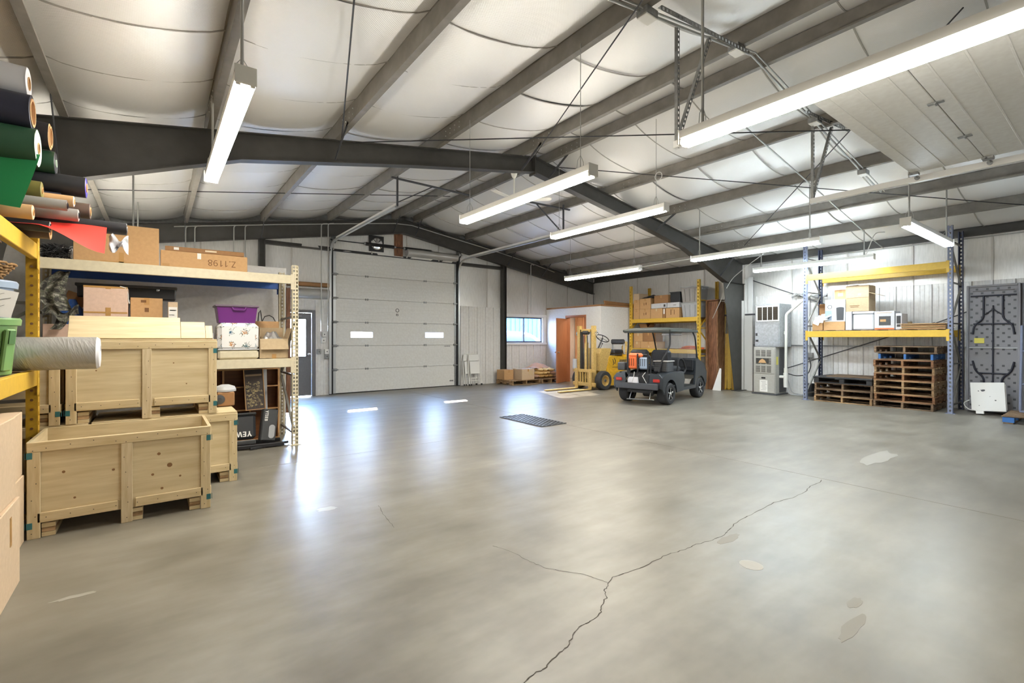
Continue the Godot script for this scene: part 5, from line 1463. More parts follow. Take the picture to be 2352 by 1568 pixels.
func fabric_rolls() -> void:
	# [label, x end, y, z, radius, core radius, body, end material, core material]
	var R := [
		["white vinyl roll with a cardboard core on top of the pile", -0.72, 3.23, -4.74, 0.105, 0.04, "vinyl_white", "vinyl_white", "core_board"],
		["navy vinyl roll on a wide cardboard core", -0.69, 3.00, -4.66, 0.115, 0.085, "vinyl_navy", "vinyl_navy", "core_board"],
		["violet film roll behind the white one", -0.73, 3.12, -4.93, 0.075, 0.03, "vinyl_violet", "vinyl_violet", "core_board"],
		["dark roll with a wide brown core behind the navy one", -0.63, 2.93, -4.90, 0.095, 0.07, "vinyl_black", "core_board", "core_board"],
		["green vinyl roll with a pale foam backing and a loose end", -0.66, 2.76, -4.66, 0.125, 0.035, "vinyl_dark_green", "foam_pale", "core_board"],
		["dark olive roll wrapped in clear film", -0.61, 2.76, -4.98, 0.085, 0.025, "vinyl_dark_green", "vinyl_black", "foam_pale"],
		["black vinyl roll with violet film at its end", -0.44, 2.615, -5.02, 0.080, 0.03, "vinyl_black", "vinyl_violet", "core_board"],
		["navy thin roll under the black one", -0.58, 2.50, -4.96, 0.035, 0.012, "vinyl_navy", "vinyl_navy", "core_board"],
		["olive vinyl roll lying flat in the pile", -0.66, 2.50, -4.80, 0.060, 0.02, "vinyl_olive", "vinyl_olive", "core_board"],
		["tan board roll sticking out of the pile", -0.50, 2.47, -4.90, 0.040, 0.02, "core_board", "paper", "core_board"],
		["brown vinyl roll in the lower pile", -0.42, 2.44, -5.06, 0.062, 0.03, "vinyl_brown", "vinyl_brown", "core_board"],
		["grey vinyl roll above the red sheet", -0.47, 2.36, -4.86, 0.045, 0.02, "vinyl_grey", "vinyl_grey", "vinyl_black"],
		["second grey vinyl roll above the red sheet", -0.52, 2.40, -4.74, 0.038, 0.02, "vinyl_grey", "vinyl_brown", "vinyl_black"],
		["long black roll reaching out past the red sheet", -0.19, 2.315, -4.98, 0.050, 0.02, "vinyl_black", "plastic_black", "vinyl_grey"],
		["tan kraft roll at the edge of the yellow beam", -0.68, 2.30, -4.62, 0.050, 0.02, "core_board", "carton_pale", "core_board"],
		["dark roll lying on the yellow beam under the red sheet", -0.62, 2.245, -4.82, 0.040, 0.02, "vinyl_black", "vinyl_grey", "vinyl_black"],
		["brown roll at the bottom of the pile", -0.66, 2.27, -5.14, 0.070, 0.03, "vinyl_brown", "core_board", "core_board"],
	]
	for r in R:
		var t := thing("fabric_roll", r[0], "roll", Vector3(-1.78, r[2], r[3]), 0.0, "fabric and vinyl rolls on the yellow rack")
		var l: float = r[1] + 1.78
		var rr: float = r[4]
		var rc: float = r[5]
		var f := func(u: float, w: float) -> Vector3:
			var g := TAU * w
			var q := rr * (1.0 + 0.03 * sin(g * 2.0 + r[3] * 9.0) + 0.012 * sin(u * 9.0 + g * 3.0))
			return Vector3((1.0 - u) * l, q * cos(g), q * sin(g))
		part(t, "cloth", MB.new().sheet(f, 12, 24, l, rr * TAU), M[r[6]])
		part(t, "roll_end", MB.new().lathe(Vector3(l - 0.002, 0, 0), Vector3(1, 0, 0), [Vector2(rr * 1.0, 0.0), Vector2(rr * 0.9, 0.004), Vector2(rr * 0.7, 0.001), Vector2(rc * 1.1, 0.003)], 24), M[r[7]])
		part(t, "core", MB.new().lathe(Vector3(l - 0.1, 0, 0), Vector3(1, 0, 0), [Vector2(rc * 1.12, 0.0), Vector2(rc * 1.12, 0.106), Vector2(rc * 0.92, 0.106), Vector2(rc * 0.92, -0.1), Vector2(0.0, -0.1)], 20), M[r[8]])
	# sheets hanging from the rolls
	var g := MB.new().sheet(func(u: float, w: float) -> Vector3:
		var x := lerpf(-1.35, -0.64 - 0.085 * w, u)
		var y := 2.70 - 0.40 * w + 0.06 * (1.0 - u) * w
		return Vector3(x, y, -4.545 - 0.05 * cos(w * 2.2) + 0.012 * sin(u * 7.0)), 14, 10, 0.7, 0.4)
	one("hanging_sheet", "bright green vinyl sheet hanging from its roll", "sheet", g, M.vinyl_green)
	var rs := MB.new().sheet(func(u: float, w: float) -> Vector3:
		var x := lerpf(-1.2, -0.31, u)
		var drop := smoothstep(0.55, 1.0, u) * 0.20 * w + 0.08 * w
		return Vector3(x, 2.345 - 0.03 * (1.0 - u) - drop + 0.008 * sin(u * 9.0), -5.0 + 0.26 * w - 0.03 * sin(u * 5.0)), 20, 12, 0.9, 0.3)
	one("hanging_sheet", "red vinyl sheet drooping over the edge of the yellow rack", "sheet", rs, M.vinyl_red)
	var pw := MB.new().sheet(func(u: float, w: float) -> Vector3: return Vector3(-0.30 + 0.12 * u, 2.24 - 0.10 * w + 0.03 * sin(u * 8.0 + w * 3.0), -4.98 + 0.03 * sin(u * 11.0) + 0.02 * sin(w * 9.0)), 10, 8, 0.1, 0.1)
	one("plastic_scrap", "crumpled clear plastic scrap below the long black roll", "plastic", pw, M.vinyl_white)

func cream_rack() -> void:
	rack("pallet_rack", "cream pallet rack with floral ottoman, cartons and a blue rear beam", Vector3(0.24, 0, -7.26), 0.0, 2.58, 0.92, 2.40, [1.16, 2.265], M.rack_cream, M.rack_cream, M.rack_cream, {"rows": 2, "rear_beam": M.rack_blue, "bh": 0.115, "brace": M.brace_grey, "slot": 0.030, "pitch": 0.0508, "deck_mat": M.carton_grey})
	# top shelf
	carton("big plain brown carton on the top shelf of the cream rack", Vector3(-0.34, 2.265, -7.16), Vector3(0.74, 0.44, 0.52), 0.0, "carton", {"tape": false, "marks": [[0.03, 0.06, 0.045, 0.13, "tape", "tape_strip"], [0.0, 0.012, 0.30, 0.02, "tape", "tape_strip"]]})
	var lc := carton("long brown carton with a scrawled date on the top shelf", Vector3(0.495, 2.265, -7.10), Vector3(0.90, 0.205, 0.32), 0.0, "carton", {"tape": false, "marks": [[-0.07, 0.165, 0.04, 0.07, "paper", "paper_label"], [-0.40, 0.03, 0.07, 0.04, "tape", "tape_strip"]]})
	part(lc, "handwriting", letters("Z.1198", 0.10, 0.002, "Droid Sans", false), M.ink_brown, Vector3(0.17, 0.10, 0.162), Basis(Vector3(0, 0, 1), PI))
	carton("flat brown carton lid lying on the long carton", Vector3(0.50, 2.472, -7.10), Vector3(0.82, 0.055, 0.30), -0.02, "carton_dark", {"tape": false, "marks": [[-0.30, 0.03, 0.05, 0.03, "paper"], [0.05, 0.03, 0.12, 0.02, "tape_clear"]]})
	var wm := thing("wire_mesh_roll", "tangled black wire mesh on the end of the top shelf", "wire mesh", Vector3(-0.86, 2.265, -6.98))
	for k in 26:
		var p := []
		for i in 9: p.append(Vector3(rng.randf_range(-0.13, 0.13), 0.02 + rng.randf_range(0, 0.15), rng.randf_range(-0.12, 0.12)))
		part(wm, "wire", MB.new().tube(p, 0.0035, 5), M.black_steel)
	# lower shelf
	var pb := carton("pinkish taped carton standing on the lower shelf", Vector3(-0.44, 1.16, -7.02), Vector3(0.37, 0.84, 0.34), 0.0, "carton_pink", {"tape": false})
	part(pb, "tape_band", MB.new().box(Vector3(0, 0.83, 0.1712), Vector3(0.37, 0.02, 0.002)).box(Vector3(0, 0.55, 0.1712), Vector3(0.37, 0.018, 0.002)).box(Vector3(0.02, 0.56, 0.1722), Vector3(0.045, 0.09, 0.002)).box(Vector3(0.02, 0.825, 0.1722), Vector3(0.045, 0.03, 0.002)), M.tape)
	part(pb, "rope", MB.new().tube([Vector3(0.12, 0.845, 0.17), Vector3(0.17, 0.83, 0.17), Vector3(0.19, 0.76, 0.13), Vector3(0.19, 0.70, 0.09), Vector3(0.20, 0.66, 0.10)], 0.006, 6), M.cable_white)
	carton("brown carton with faint printing on the lower shelf", Vector3(-0.085, 1.16, -7.20), Vector3(0.30, 0.74, 0.34), 0.0, "carton", {"marks": [[-0.03, 0.70, 0.05, 0.03, "ink_brown"], [0.0, 0.60, 0.04, 0.05, "ink_brown"]]})
	carton("narrow tall box with a white barcode label on the lower shelf", Vector3(0.163, 1.16, -7.05), Vector3(0.095, 0.70, 0.16), 0.0, "carton_pale", {"tape": false, "marks": [[0.0, 0.57, 0.085, 0.14, "paper", "paper_label"], [0.0, 0.60, 0.06, 0.012, "ink"], [-0.01, 0.545, 0.05, 0.008, "ink"]]})
	var bc := thing("long_black_case", "long black hard case lying across the boxes of the lower shelf", "case", Vector3(-0.26, 1.905, -7.42))
	part(bc, "shell", MB.new().box(Vector3(0, 0.07, 0), Vector3(0.92, 0.15, 0.24), 0.012), M.plastic_black)
	part(bc, "lid_flange", MB.new().box(Vector3(0, 0.14, 0.01), Vector3(0.95, 0.035, 0.28), 0.006), M.plastic_dark)
	part(bc, "latch", MB.new().box(Vector3(0.28, 0.11, 0.155), Vector3(0.03, 0.025, 0.008), 0.002), M.chrome)
	var bu := thing("tin_bucket", "pale round tin behind the loose crate panels", "tin", Vector3(0.288, 1.16, -7.0))
	part(bu, "body", MB.new().lathe(Vector3.ZERO, Vector3.UP, [Vector2(0, 0), Vector2(0.075, 0), Vector2(0.075, 0.45), Vector2(0.08, 0.455), Vector2(0.08, 0.465), Vector2(0.0, 0.465)], 24), M.rack_cream)
	var pr := carton("white carton printed with purple flowers on the lower shelf", Vector3(0.47, 1.16, -6.98), Vector3(0.20, 0.33, 0.20), 0.0, "carton_white", {"tape": false, "slit": false})
	for k in 14:
		var a := 0.4 + 0.17 * k
		part(pr, "printed_petal", MB.new().bar(Vector3(0.01 + cos(a) * 0.03, 0.22 + sin(a) * 0.02, 0.1012), Vector3(0.01 + cos(a) * 0.07, 0.22 + sin(a) * 0.06, 0.1012), 0.012, 0.0016, 0.0, Vector3(0, 0, 1)), M.purple if k % 3 else M.ink)
	floral_ottoman()
	purple_tote()
	open_carton("open carton stuffed with crumpled clear plastic", Vector3(1.245, 1.16, -7.02), Vector3(0.34, 0.26, 0.30), 0.0, "carton_grey", [158, 18, -4, -4], {"marks": [[0.0, 0.03, 0.05, 0.06, "tape"]]})
	one("plastic_heap", "crumpled clear plastic bags heaped in the open carton", "plastic", MB.new().sheet(func(u: float, w: float) -> Vector3:
		var s := sin(PI * u) * sin(PI * w)
		return Vector3(-0.15 + 0.30 * u, 0.20 + 0.15 * s + 0.03 * sin(u * 17.0 + w * 5.0) * sin(w * 14.0), 0.13 - 0.26 * w), 22, 22, 0.3, 0.3), M.poly_wrap, Vector3(1.245, 1.16, -7.02))
	carton("brown carton behind the open one on the lower shelf", Vector3(1.20, 1.16, -7.42), Vector3(0.36, 0.50, 0.30), 0.0, "carton", {"tape": false})
	var cb := thing("cable_loop", "black cable loops sticking up behind the cartons", "cable", Vector3(1.16, 1.66, -7.42))
	part(cb, "loop", MB.new().tube([Vector3(-0.02, 0, 0), Vector3(-0.01, 0.12, 0), Vector3(0.01, 0.16, 0), Vector3(0.02, 0.10, 0), Vector3(0.03, 0, 0)], 0.007), M.cable_black)
	part(cb, "loop", MB.new().tube([Vector3(0.03, 0.0, 0.02), Vector3(0.06, 0.07, 0.02), Vector3(0.12, 0.09, 0.02), Vector3(0.17, 0.06, 0.02), Vector3(0.20, 0.0, 0.02)], 0.006), M.cable_black)
	# cluttered end of the shelf
	var cim := Image.create(128, 128, false, Image.FORMAT_RGB8)
	var cn := FastNoiseLite.new()
	cn.seed = 9
	cn.frequency = 0.05
	for y in 128:
		for x in 128:
			var k := cn.get_noise_2d(x, y)
			cim.set_pixel(x, y, Color8(52, 50, 46) if k < -0.15 else Color8(104, 100, 90) if k < 0.08 else Color8(78, 82, 66) if k < 0.28 else Color8(150, 146, 136))
	var camo := mat("camouflage", Color.WHITE, 0.8)
	camo.albedo_texture = ImageTexture.create_from_image(cim)
	camo.uv1_scale = Vector3(2.2, 2.2, 1)
	var cm := thing("camouflage_cloth", "camouflage cloth hanging at the end of the lower shelf", "cloth", Vector3(-0.78, 1.62, -6.86))
	part(cm, "hood", MB.new().sheet(func(u: float, w: float) -> Vector3:
		var wd := 0.05 + 0.06 * sin(w * 2.6)
		return Vector3(-0.10 * sin(w * 3.0) + wd * (u - 0.5) * 2.0, 0.52 - 0.42 * w, -0.05 + 0.035 * sin(u * 9.0 + w * 4.0)), 16, 14, 0.2, 0.5), camo)
	part(cm, "sleeve", MB.new().sheet(func(u: float, w: float) -> Vector3: return Vector3(-0.16 + 0.28 * u, 0.12 + 0.05 * sin(u * 8.0) - 0.10 * w, 0.02 + 0.03 * sin(w * 6.0 + u * 5.0)), 16, 8, 0.3, 0.1), camo)
	part(cm, "tail", MB.new().sheet(func(u: float, w: float) -> Vector3: return Vector3(0.0 + 0.09 * (u - 0.5) - 0.06 * w * w, 0.06 - 0.16 * w, 0.02 + 0.02 * sin(u * 7.0 + w * 7.0)), 8, 8, 0.1, 0.2), camo)
	one("blue_bag", "blue plastic bag beside the pinkish carton", "bag", MB.new().lathe(Vector3(0, 0, 0), Vector3.UP, [Vector2(0.0, 0.0), Vector2(0.09, 0.0), Vector2(0.11, 0.08), Vector2(0.10, 0.16), Vector2(0.05, 0.22), Vector2(0.03, 0.28)], 14, false), M.rack_blue, Vector3(-0.74, 1.58, -7.14))
	carton("pinkish open-sided carton at the end of the lower shelf", Vector3(-0.82, 1.16, -7.12), Vector3(0.30, 0.42, 0.30), 0.1, "carton_pink", {"tape": false})
	one("brown_board", "brown board leaning behind the camouflage cloth", "board", MB.new().box(Vector3(0, 0.16, 0), Vector3(0.18, 0.30, 0.012), 0.002, Basis(Vector3(0, 0, 1), -0.35)), M.carton_dark, Vector3(-0.76, 1.64, -7.32))
	# floor level under the shelf
	bookcase()
	treadmill()
	var sp := thing("desktop_speaker", "small brown wood-sided speaker with a grey top on the crate", "speaker", Vector3(0.60, 0.697, -5.98))
	part(sp, "case", MB.new().box(Vector3(0, 0.08, 0), Vector3(0.16, 0.15, 0.2), 0.01), M.carton_dark)
	part(sp, "grille_ring", MB.new().lathe(Vector3(-0.06, 0.08, 0.101), Vector3(0, 0, 1), [Vector2(0.05, 0), Vector2(0.05, 0.006), Vector2(0.02, 0.012), Vector2(0, 0.012)], 18), M.plastic_dark)
	part(sp, "top_shell", MB.new().lathe(Vector3(0.0, 0.158, 0.0), Vector3.UP, [Vector2(0.0, 0.0), Vector2(0.105, 0.0), Vector2(0.105, 0.02), Vector2(0.09, 0.05), Vector2(0.04, 0.07), Vector2(0.0, 0.072)], 24), M.plastic_grey)

func floral_ottoman() -> void:
	var t := thing("floral_ottoman", "ottoman in white cloth printed with blue and orange flowers", "ottoman", Vector3(0.835, 1.16, -7.02))
	# flower print
	var im := Image.create(512, 512, false, Image.FORMAT_RGB8)
	im.fill(Color8(232, 231, 228))
	var r := RandomNumberGenerator.new()
	r.seed = 77
	var cols := [Color8(70, 120, 150), Color8(210, 140, 70), Color8(60, 110, 120), Color8(196, 120, 80), Color8(84, 140, 170)]
	for k in 20:
		var cx := 25 + (k % 4) * 120 + r.randi_range(-22, 22) + (60 if (k / 4) % 2 else 0)
		var cy := 30 + (k / 4) * 98 + r.randi_range(-18, 18)
		var col: Color = cols[k % 5]
		for q in 60:
			var a := r.randf() * TAU
			var d := r.randf() * 34.0
			var px := int(cx + cos(a) * d)
			var py := int(cy + sin(a) * d)
			var cc: Color = col.darkened(r.randf() * 0.35) if d < 24 else Color8(56, 72, 60)
			im.fill_rect(Rect2i(px % 512 - 4, py % 512 - 4, r.randi_range(3, 9), r.randi_range(3, 8)), cc)
		for q in 5:
			var a := r.randf() * TAU
			for s in 22:
				im.fill_rect(Rect2i(int(cx + cos(a) * (24 + s)) % 512, int(cy + sin(a + s * 0.03) * (24 + s)) % 512, 2, 3), Color8(58, 70, 60))
	var m := mat("floral_print", Color.WHITE, 0.8)
	m.albedo_texture = ImageTexture.create_from_image(im)
	m.uv1_scale = Vector3(1.5, 1.5, 1)
	part(t, "seat", MB.new().box(Vector3(0, 0.285, 0), Vector3(0.455, 0.35, 0.38), 0.045), m)
	part(t, "skirt", MB.new().box(Vector3(0, 0.06, 0), Vector3(0.45, 0.12, 0.375), 0.025), M.rack_cream)
	part(t, "piping", MB.new().box(Vector3(0, 0.125, 0), Vector3(0.462, 0.012, 0.388), 0.005), M.vinyl_white)

func purple_tote() -> void:
	var t := thing("purple_tote", "purple plastic storage tote with a dusky lid on the ottoman", "tote", Vector3(0.83, 1.62, -7.06))
	var s := Vector3(0.46, 0.235, 0.34)
	var b := MB.new()
	var lo := [Vector3(-0.20, 0, -0.14), Vector3(0.20, 0, -0.14), Vector3(0.20, 0, 0.14), Vector3(-0.20, 0, 0.14)]
	var hi := [Vector3(-0.225, 0.205, -0.16), Vector3(0.225, 0.205, -0.16), Vector3(0.225, 0.205, 0.16), Vector3(-0.225, 0.205, 0.16)]
	for i in 4:
		var j := (i + 1) % 4
		var nn: Vector3 = lo[i] + lo[j]
		b.poly([lo[i], lo[j], hi[j], hi[i]], Vector3(nn.x, 0, nn.z))
	b.poly(lo, Vector3.DOWN)
	b.poly(hi, Vector3.UP)
	part(t, "body", b, M.purple)
	part(t, "lid", MB.new().box(Vector3(0, 0.215, 0), Vector3(0.49, 0.025, 0.36), 0.008), M.tote_lid)
	part(t, "handle", MB.new().tube(rounded([Vector3(-0.06, 0.20, 0.165), Vector3(-0.05, 0.165, 0.18), Vector3(0.08, 0.165, 0.18), Vector3(0.09, 0.20, 0.165)], 0.02, 3), 0.009, 8), M.purple)
	part(t, "corner_rib", MB.new().bar(Vector3(-0.195, 0.02, 0.145), Vector3(-0.21, 0.19, 0.16), 0.02, 0.01), M.purple)

func bookcase() -> void:
	var t := thing("bookcase", "brown wooden shelf unit lying on its side under the cream rack", "shelf unit", Vector3(0.93, 0, -7.58))
	part(t, "back_panel", MB.new().span(Vector3(-0.52, 0.02, -0.10), Vector3(0.50, 0.98, -0.085)), M.bookcase_wood)
	for x in [-0.52, -0.20, 0.12, 0.485]:
		part(t, "divider", MB.new().span(Vector3(x - 0.01, 0.0, -0.085), Vector3(x + 0.01, 1.0, 0.10), 0.002), M.bookcase_wood)
		part(t, "edge_strip", MB.new().span(Vector3(x - 0.011, 0.0, 0.10), Vector3(x + 0.011, 1.0, 0.106)), M.bookcase_edge)
	for q in [[0.0, -0.52, 0.485], [0.985, -0.52, 0.485], [0.42, -0.20, 0.12], [0.42, 0.12, 0.485], [0.74, -0.20, 0.485]]:
		part(t, "shelf_board", MB.new().span(Vector3(q[1] + 0.01, q[0], -0.085), Vector3(q[2] - 0.01, q[0] + 0.018, 0.10), 0.002), M.bookcase_wood)
		part(t, "edge_strip", MB.new().span(Vector3(q[1] + 0.01, q[0], 0.10), Vector3(q[2] - 0.01, q[0] + 0.018, 0.106)), M.bookcase_edge)
	# framed print leaning on it
	var im := Image.create(128, 320, false, Image.FORMAT_RGB8)
	im.fill(Color8(70, 58, 52))
	im.fill_rect(Rect2i(0, 0, 128, 36), Color8(40, 30, 26))
	im.fill_rect(Rect2i(8, 40, 112, 14), Color8(150, 128, 100))
	var r := RandomNumberGenerator.new()
	r.seed = 5
	for k in 70:
		var y := 100 + r.randi_range(0, 200)
		var x := 8 + r.randi_range(0, 104)
		var c := Color8(206, 184, 130).darkened(r.randf() * 0.4)
		for q in 5: im.fill_rect(Rect2i(clampi(x + r.randi_range(-7, 7), 2, 116), clampi(y + r.randi_range(-6, 6), 60, 308), r.randi_range(3, 9), r.randi_range(3, 8)), c)
	for k in 3:
		for y in 180: im.set_pixel(clampi(40 + 22 * k + int(8.0 * sin(y * 0.03 + k)), 0, 127), 130 + y, Color8(150, 120, 70))
	var m := mat("flower_print", Color.WHITE, 0.4)
	m.albedo_texture = ImageTexture.create_from_image(im)
	var p := thing("framed_print", "tall framed print of pale blossoms on brown leaning under the rack", "picture", Vector3(1.10, 0.44, -7.34))
	p.rotation = Vector3(-0.16, 0.03, 0.03)
	var fr := MB.new()
	fr.poly([Vector3(-0.115, 0.01, 0.006), Vector3(0.115, 0.01, 0.006), Vector3(0.115, 0.56, 0.006), Vector3(-0.115, 0.56, 0.006)], Vector3(0, 0, 1), [Vector2(0, 1), Vector2(1, 1), Vector2(1, 0), Vector2(0, 0)])
	part(p, "print", fr, m)
	part(p, "frame", MB.new().span(Vector3(-0.125, 0, -0.006), Vector3(-0.112, 0.57, 0.012), 0.002).span(Vector3(0.112, 0, -0.006), Vector3(0.125, 0.57, 0.012), 0.002).span(Vector3(-0.112, 0, -0.006), Vector3(0.112, 0.012, 0.012), 0.002).span(Vector3(-0.112, 0.558, -0.006), Vector3(0.112, 0.57, 0.012), 0.002).span(Vector3(-0.112, 0.012, -0.006), Vector3(0.112, 0.558, 0.002)), M.bookcase_edge)
	one("picture_frame", "empty grey frame edge showing behind the blossom print", "frame", MB.new().box(Vector3(0, 0.29, 0), Vector3(0.20, 0.58, 0.014), 0.003, Basis(Vector3(1, 0, 0), -0.12)), M.plastic_grey, Vector3(1.16, 0.42, -7.455))

func treadmill() -> void:
	var t := thing("treadmill", "folded black treadmill with white letters lying under the cream rack", "treadmill", Vector3(0.86, 0, -7.05), -0.10)
	var q := Basis(Vector3(1, 0, 0), -0.30)
	part(t, "base_rail", MB.new().bar(Vector3(-0.45, 0.035, 0.16), Vector3(0.52, 0.035, 0.16), 0.05, 0.05, 0.008), M.black_steel)
	part(t, "base_rail", MB.new().bar(Vector3(-0.45, 0.035, -0.14), Vector3(0.50, 0.035, -0.14), 0.05, 0.05, 0.008), M.black_steel)
	part(t, "foot_bar", MB.new().bar(Vector3(0.12, 0.02, 0.22), Vector3(0.58, 0.03, 0.05), 0.03, 0.03, 0.004), M.black_steel)
	part(t, "step_rail", MB.new().box(Vector3(-0.12, 0.09, 0.14), Vector3(0.62, 0.05, 0.06), 0.008), M.plastic_dark)
	part(t, "trim_strip", MB.new().box(Vector3(-0.12, 0.122, 0.168), Vector3(0.60, 0.006, 0.006)), M.plastic_grey)
	var o := Vector3(-0.11, 0.13, 0.10)
	var hood := MB.new().box(o + q * Vector3(0, 0.15, 0), Vector3(0.60, 0.31, 0.12), 0.03, q)
	part(t, "hood", hood, M.plastic_black)
	part(t, "hood_rim", MB.new().box(o + q * Vector3(0, 0.315, -0.01), Vector3(0.62, 0.03, 0.15), 0.012, q), M.plastic_dark)
	part(t, "lettering", letters("YEWSO", 0.092, 0.004), M.paper, o + q * Vector3(0.10, 0.055, 0.062), q * Basis(Vector3(0, 0, 1), PI))
	var q2 := Basis(Vector3(0, 0, 1), -0.17) * Basis(Vector3(0, 1, 0), 0.25) * Basis(Vector3(1, 0, 0), -0.20)
	var o2 := Vector3(0.315, 0.08, 0.10)
	part(t, "side_arm", MB.new().box(o2 + q2 * Vector3(0, 0.205, 0), Vector3(0.19, 0.41, 0.09), 0.012, q2), M.plastic_dark)
	part(t, "side_lettering", letters("YTIEB", 0.05, 0.003), M.paper, o2 + q2 * Vector3(-0.05, 0.32, 0.046), q2 * Basis(Vector3(0, 0, 1), -PI * 0.5))
	var pts := []
	for i in 20:
		var g := TAU * i / 20.0
		pts.append(Vector2(cos(g) * 0.038, sin(g) * 0.038 + (0.05 if sin(g) > 0 else -0.05)))
	part(t, "grip_recess", MB.new().prism(o2 + q2 * Vector3(0.035, 0.12, 0.0445), q2 * Vector3(1, 0, 0), q2 * Vector3(0, 1, 0), pts, q2 * Vector3(0, 0, 0.003)), M.plastic_grey)
	part(t, "foot_block", MB.new().box(Vector3(-0.28, 0.0175, 0.21), Vector3(0.05, 0.035, 0.03), 0.003), M.crate_wood)

# ---------------------------------------------------------------- vehicle side
func build_vehicle_side() -> void:
	yellow_rack()
	blue_rack()
	pallet_stacks()
	furnace()
	by_the_wall()
	bags_and_chairs()
	forklift()
	golf_cart()

func yellow_rack() -> void:
	var y0 := 2.02
	rack("pallet_rack", "yellow pallet rack full of cartons behind the golf cart", Vector3(12.50, 0, -8.555), -PI * 0.5, 2.42, 1.0, 3.06, [1.11, y0], M.rack_yellow, M.rack_yellow_old, M.rack_yellow, {"bh": 0.12, "pitch": 0.10, "slot": 0.055, "brace": M.rack_yellow_old})
	# cartons face the aisle: local +z is -x, so turn -90 degrees
	var T := -PI * 0.5
	var C := func(label: String, z0: float, z1: float, yb: float, yt: float, m: String, opt := {}) -> void:
		var dp: float = opt.get("d", 0.45)
		carton(label, Vector3(12.085 + dp * 0.5, yb, (z0 + z1) * 0.5), Vector3(z1 - z0 - 0.01, yt - yb, dp), T, m, opt)
	var up := [[-0.04, 0.15, 0.02, 0.08, "ink_brown"], [0.04, 0.16, 0.03, 0.07, "ink_brown"]]
	C.call("brown carton at the upright end of the bottom row, yellow rack", -9.68, -9.44, y0, y0 + 0.305, "carton")
	C.call("brown carton with arrow marks in the bottom row, yellow rack", -9.44, -9.03, y0, y0 + 0.305, "carton", {"marks": up})
	C.call("plain brown carton in the middle of the bottom row, yellow rack", -9.03, -8.60, y0, y0 + 0.300, "carton", {"tape_mat": "tape_clear"})
	C.call("narrow carton with a white label squeezed into the bottom row", -8.59, -8.50, y0, y0 + 0.29, "carton_dark", {"tape": false, "marks": [[0.0, 0.20, 0.05, 0.15, "paper", "paper_label"]]})
	C.call("brown carton with stencilled lines beside the grey totes", -8.49, -8.03, y0, y0 + 0.295, "carton", {"marks": [[-0.05, 0.17, 0.03, 0.16, "ink_brown"], [0.06, 0.17, 0.02, 0.14, "ink_brown"]], "d": 0.55})
	C.call("brown carton second up at the upright end of the yellow rack", -9.68, -9.44, y0 + 0.306, y0 + 0.60, "carton")
	C.call("brown carton second up with arrow marks on the yellow rack", -9.44, -9.02, y0 + 0.306, y0 + 0.63, "carton", {"marks": up, "d": 0.6})
	C.call("half-open brown carton topmost on the yellow rack", -9.67, -9.45, y0 + 0.602, y0 + 0.80, "carton_pale", {"tape": false})
	C.call("long white carton lying across the cartons of the yellow rack", -9.01, -8.45, y0 + 0.306, y0 + 0.45, "carton_white", {"tape": false, "d": 0.4, "marks": [[0.20, 0.07, 0.06, 0.07, "ink"], [0.05, 0.10, 0.02, 0.01, "ink"]]})
	C.call("lilac-white carton lying beside the long white one", -8.44, -8.03, y0 + 0.306, y0 + 0.45, "carton_white", {"tape": false, "d": 0.4, "marks": [[0.05, 0.07, 0.10, 0.012, "ink"]]})
	C.call("brown carton on the white cartons of the yellow rack", -8.90, -8.40, y0 + 0.452, y0 + 0.69, "carton_dark", {"d": 0.4})
	var bc := thing("file_crate", "black plastic file crate on the yellow rack", "crate", Vector3(12.32, y0 + 0.452, -8.22), T)
	part(bc, "body", MB.new().box(Vector3(0, 0.15, 0), Vector3(0.32, 0.30, 0.34), 0.012), M.plastic_black)
	part(bc, "rim", MB.new().box(Vector3(0, 0.30, 0), Vector3(0.35, 0.02, 0.38), 0.006), M.plastic_dark)
	var tp := MB.new().sheet(func(u: float, w: float) -> Vector3: return Vector3(-0.30 + 0.60 * u, 0.005 + 0.10 * pow(sin(PI * u), 0.6) * sin(PI * w) + 0.015 * sin(u * 21.0) * sin(w * 9.0), 0.2 - 0.4 * w), 24, 14, 0.6, 0.4)
	one("black_tarp", "crumpled black tarp on the cartons of the yellow rack", "tarp", tp, M.vinyl_black, Vector3(12.32, y0 + 0.632, -9.10), T)
	tote("big grey storage tote standing on the yellow rack shelf", Vector3(12.38, y0, -7.73), Vector3(0.55, 0.40, 0.50), T, M.plastic_grey, M.plastic_grey)
	tote("translucent grey tote stacked on the big grey tote", Vector3(12.38, y0 + 0.435, -7.73), Vector3(0.56, 0.42, 0.52), T, M.vinyl_grey, M.plastic_grey)
	# lower shelf
	var y1 := 1.11
	C.call("wide brown carton on the lower shelf of the yellow rack", -9.40, -8.82, y1, y1 + 0.21, "carton", {"marks": [[0.02, 0.06, 0.04, 0.05, "tape_clear", "tape_strip"]]})
	C.call("small brown carton on the lower shelf with clear tape", -9.68, -9.40, y1, y1 + 0.21, "carton", {"tape_mat": "tape_clear"})
	C.call("brown carton stacked on the small one, lower shelf of the yellow rack", -9.67, -9.32, y1 + 0.212, y1 + 0.47, "carton", {"tape_mat": "tape_clear"})
	C.call("darker brown carton stacked on the wide one, lower shelf", -9.32, -8.90, y1 + 0.212, y1 + 0.48, "carton_dark")
	open_carton("brown carton with its flaps up, topmost on the lower shelf", Vector3(12.40, y1 + 0.482, -9.40), Vector3(0.28, 0.16, 0.28), T, "carton_dark", [30, 40, 20, 35])
	var rd := thing("orange_straps", "heap of orange strapping on the lower shelf behind the golf cart", "strap", Vector3(12.25, y1, -7.75))
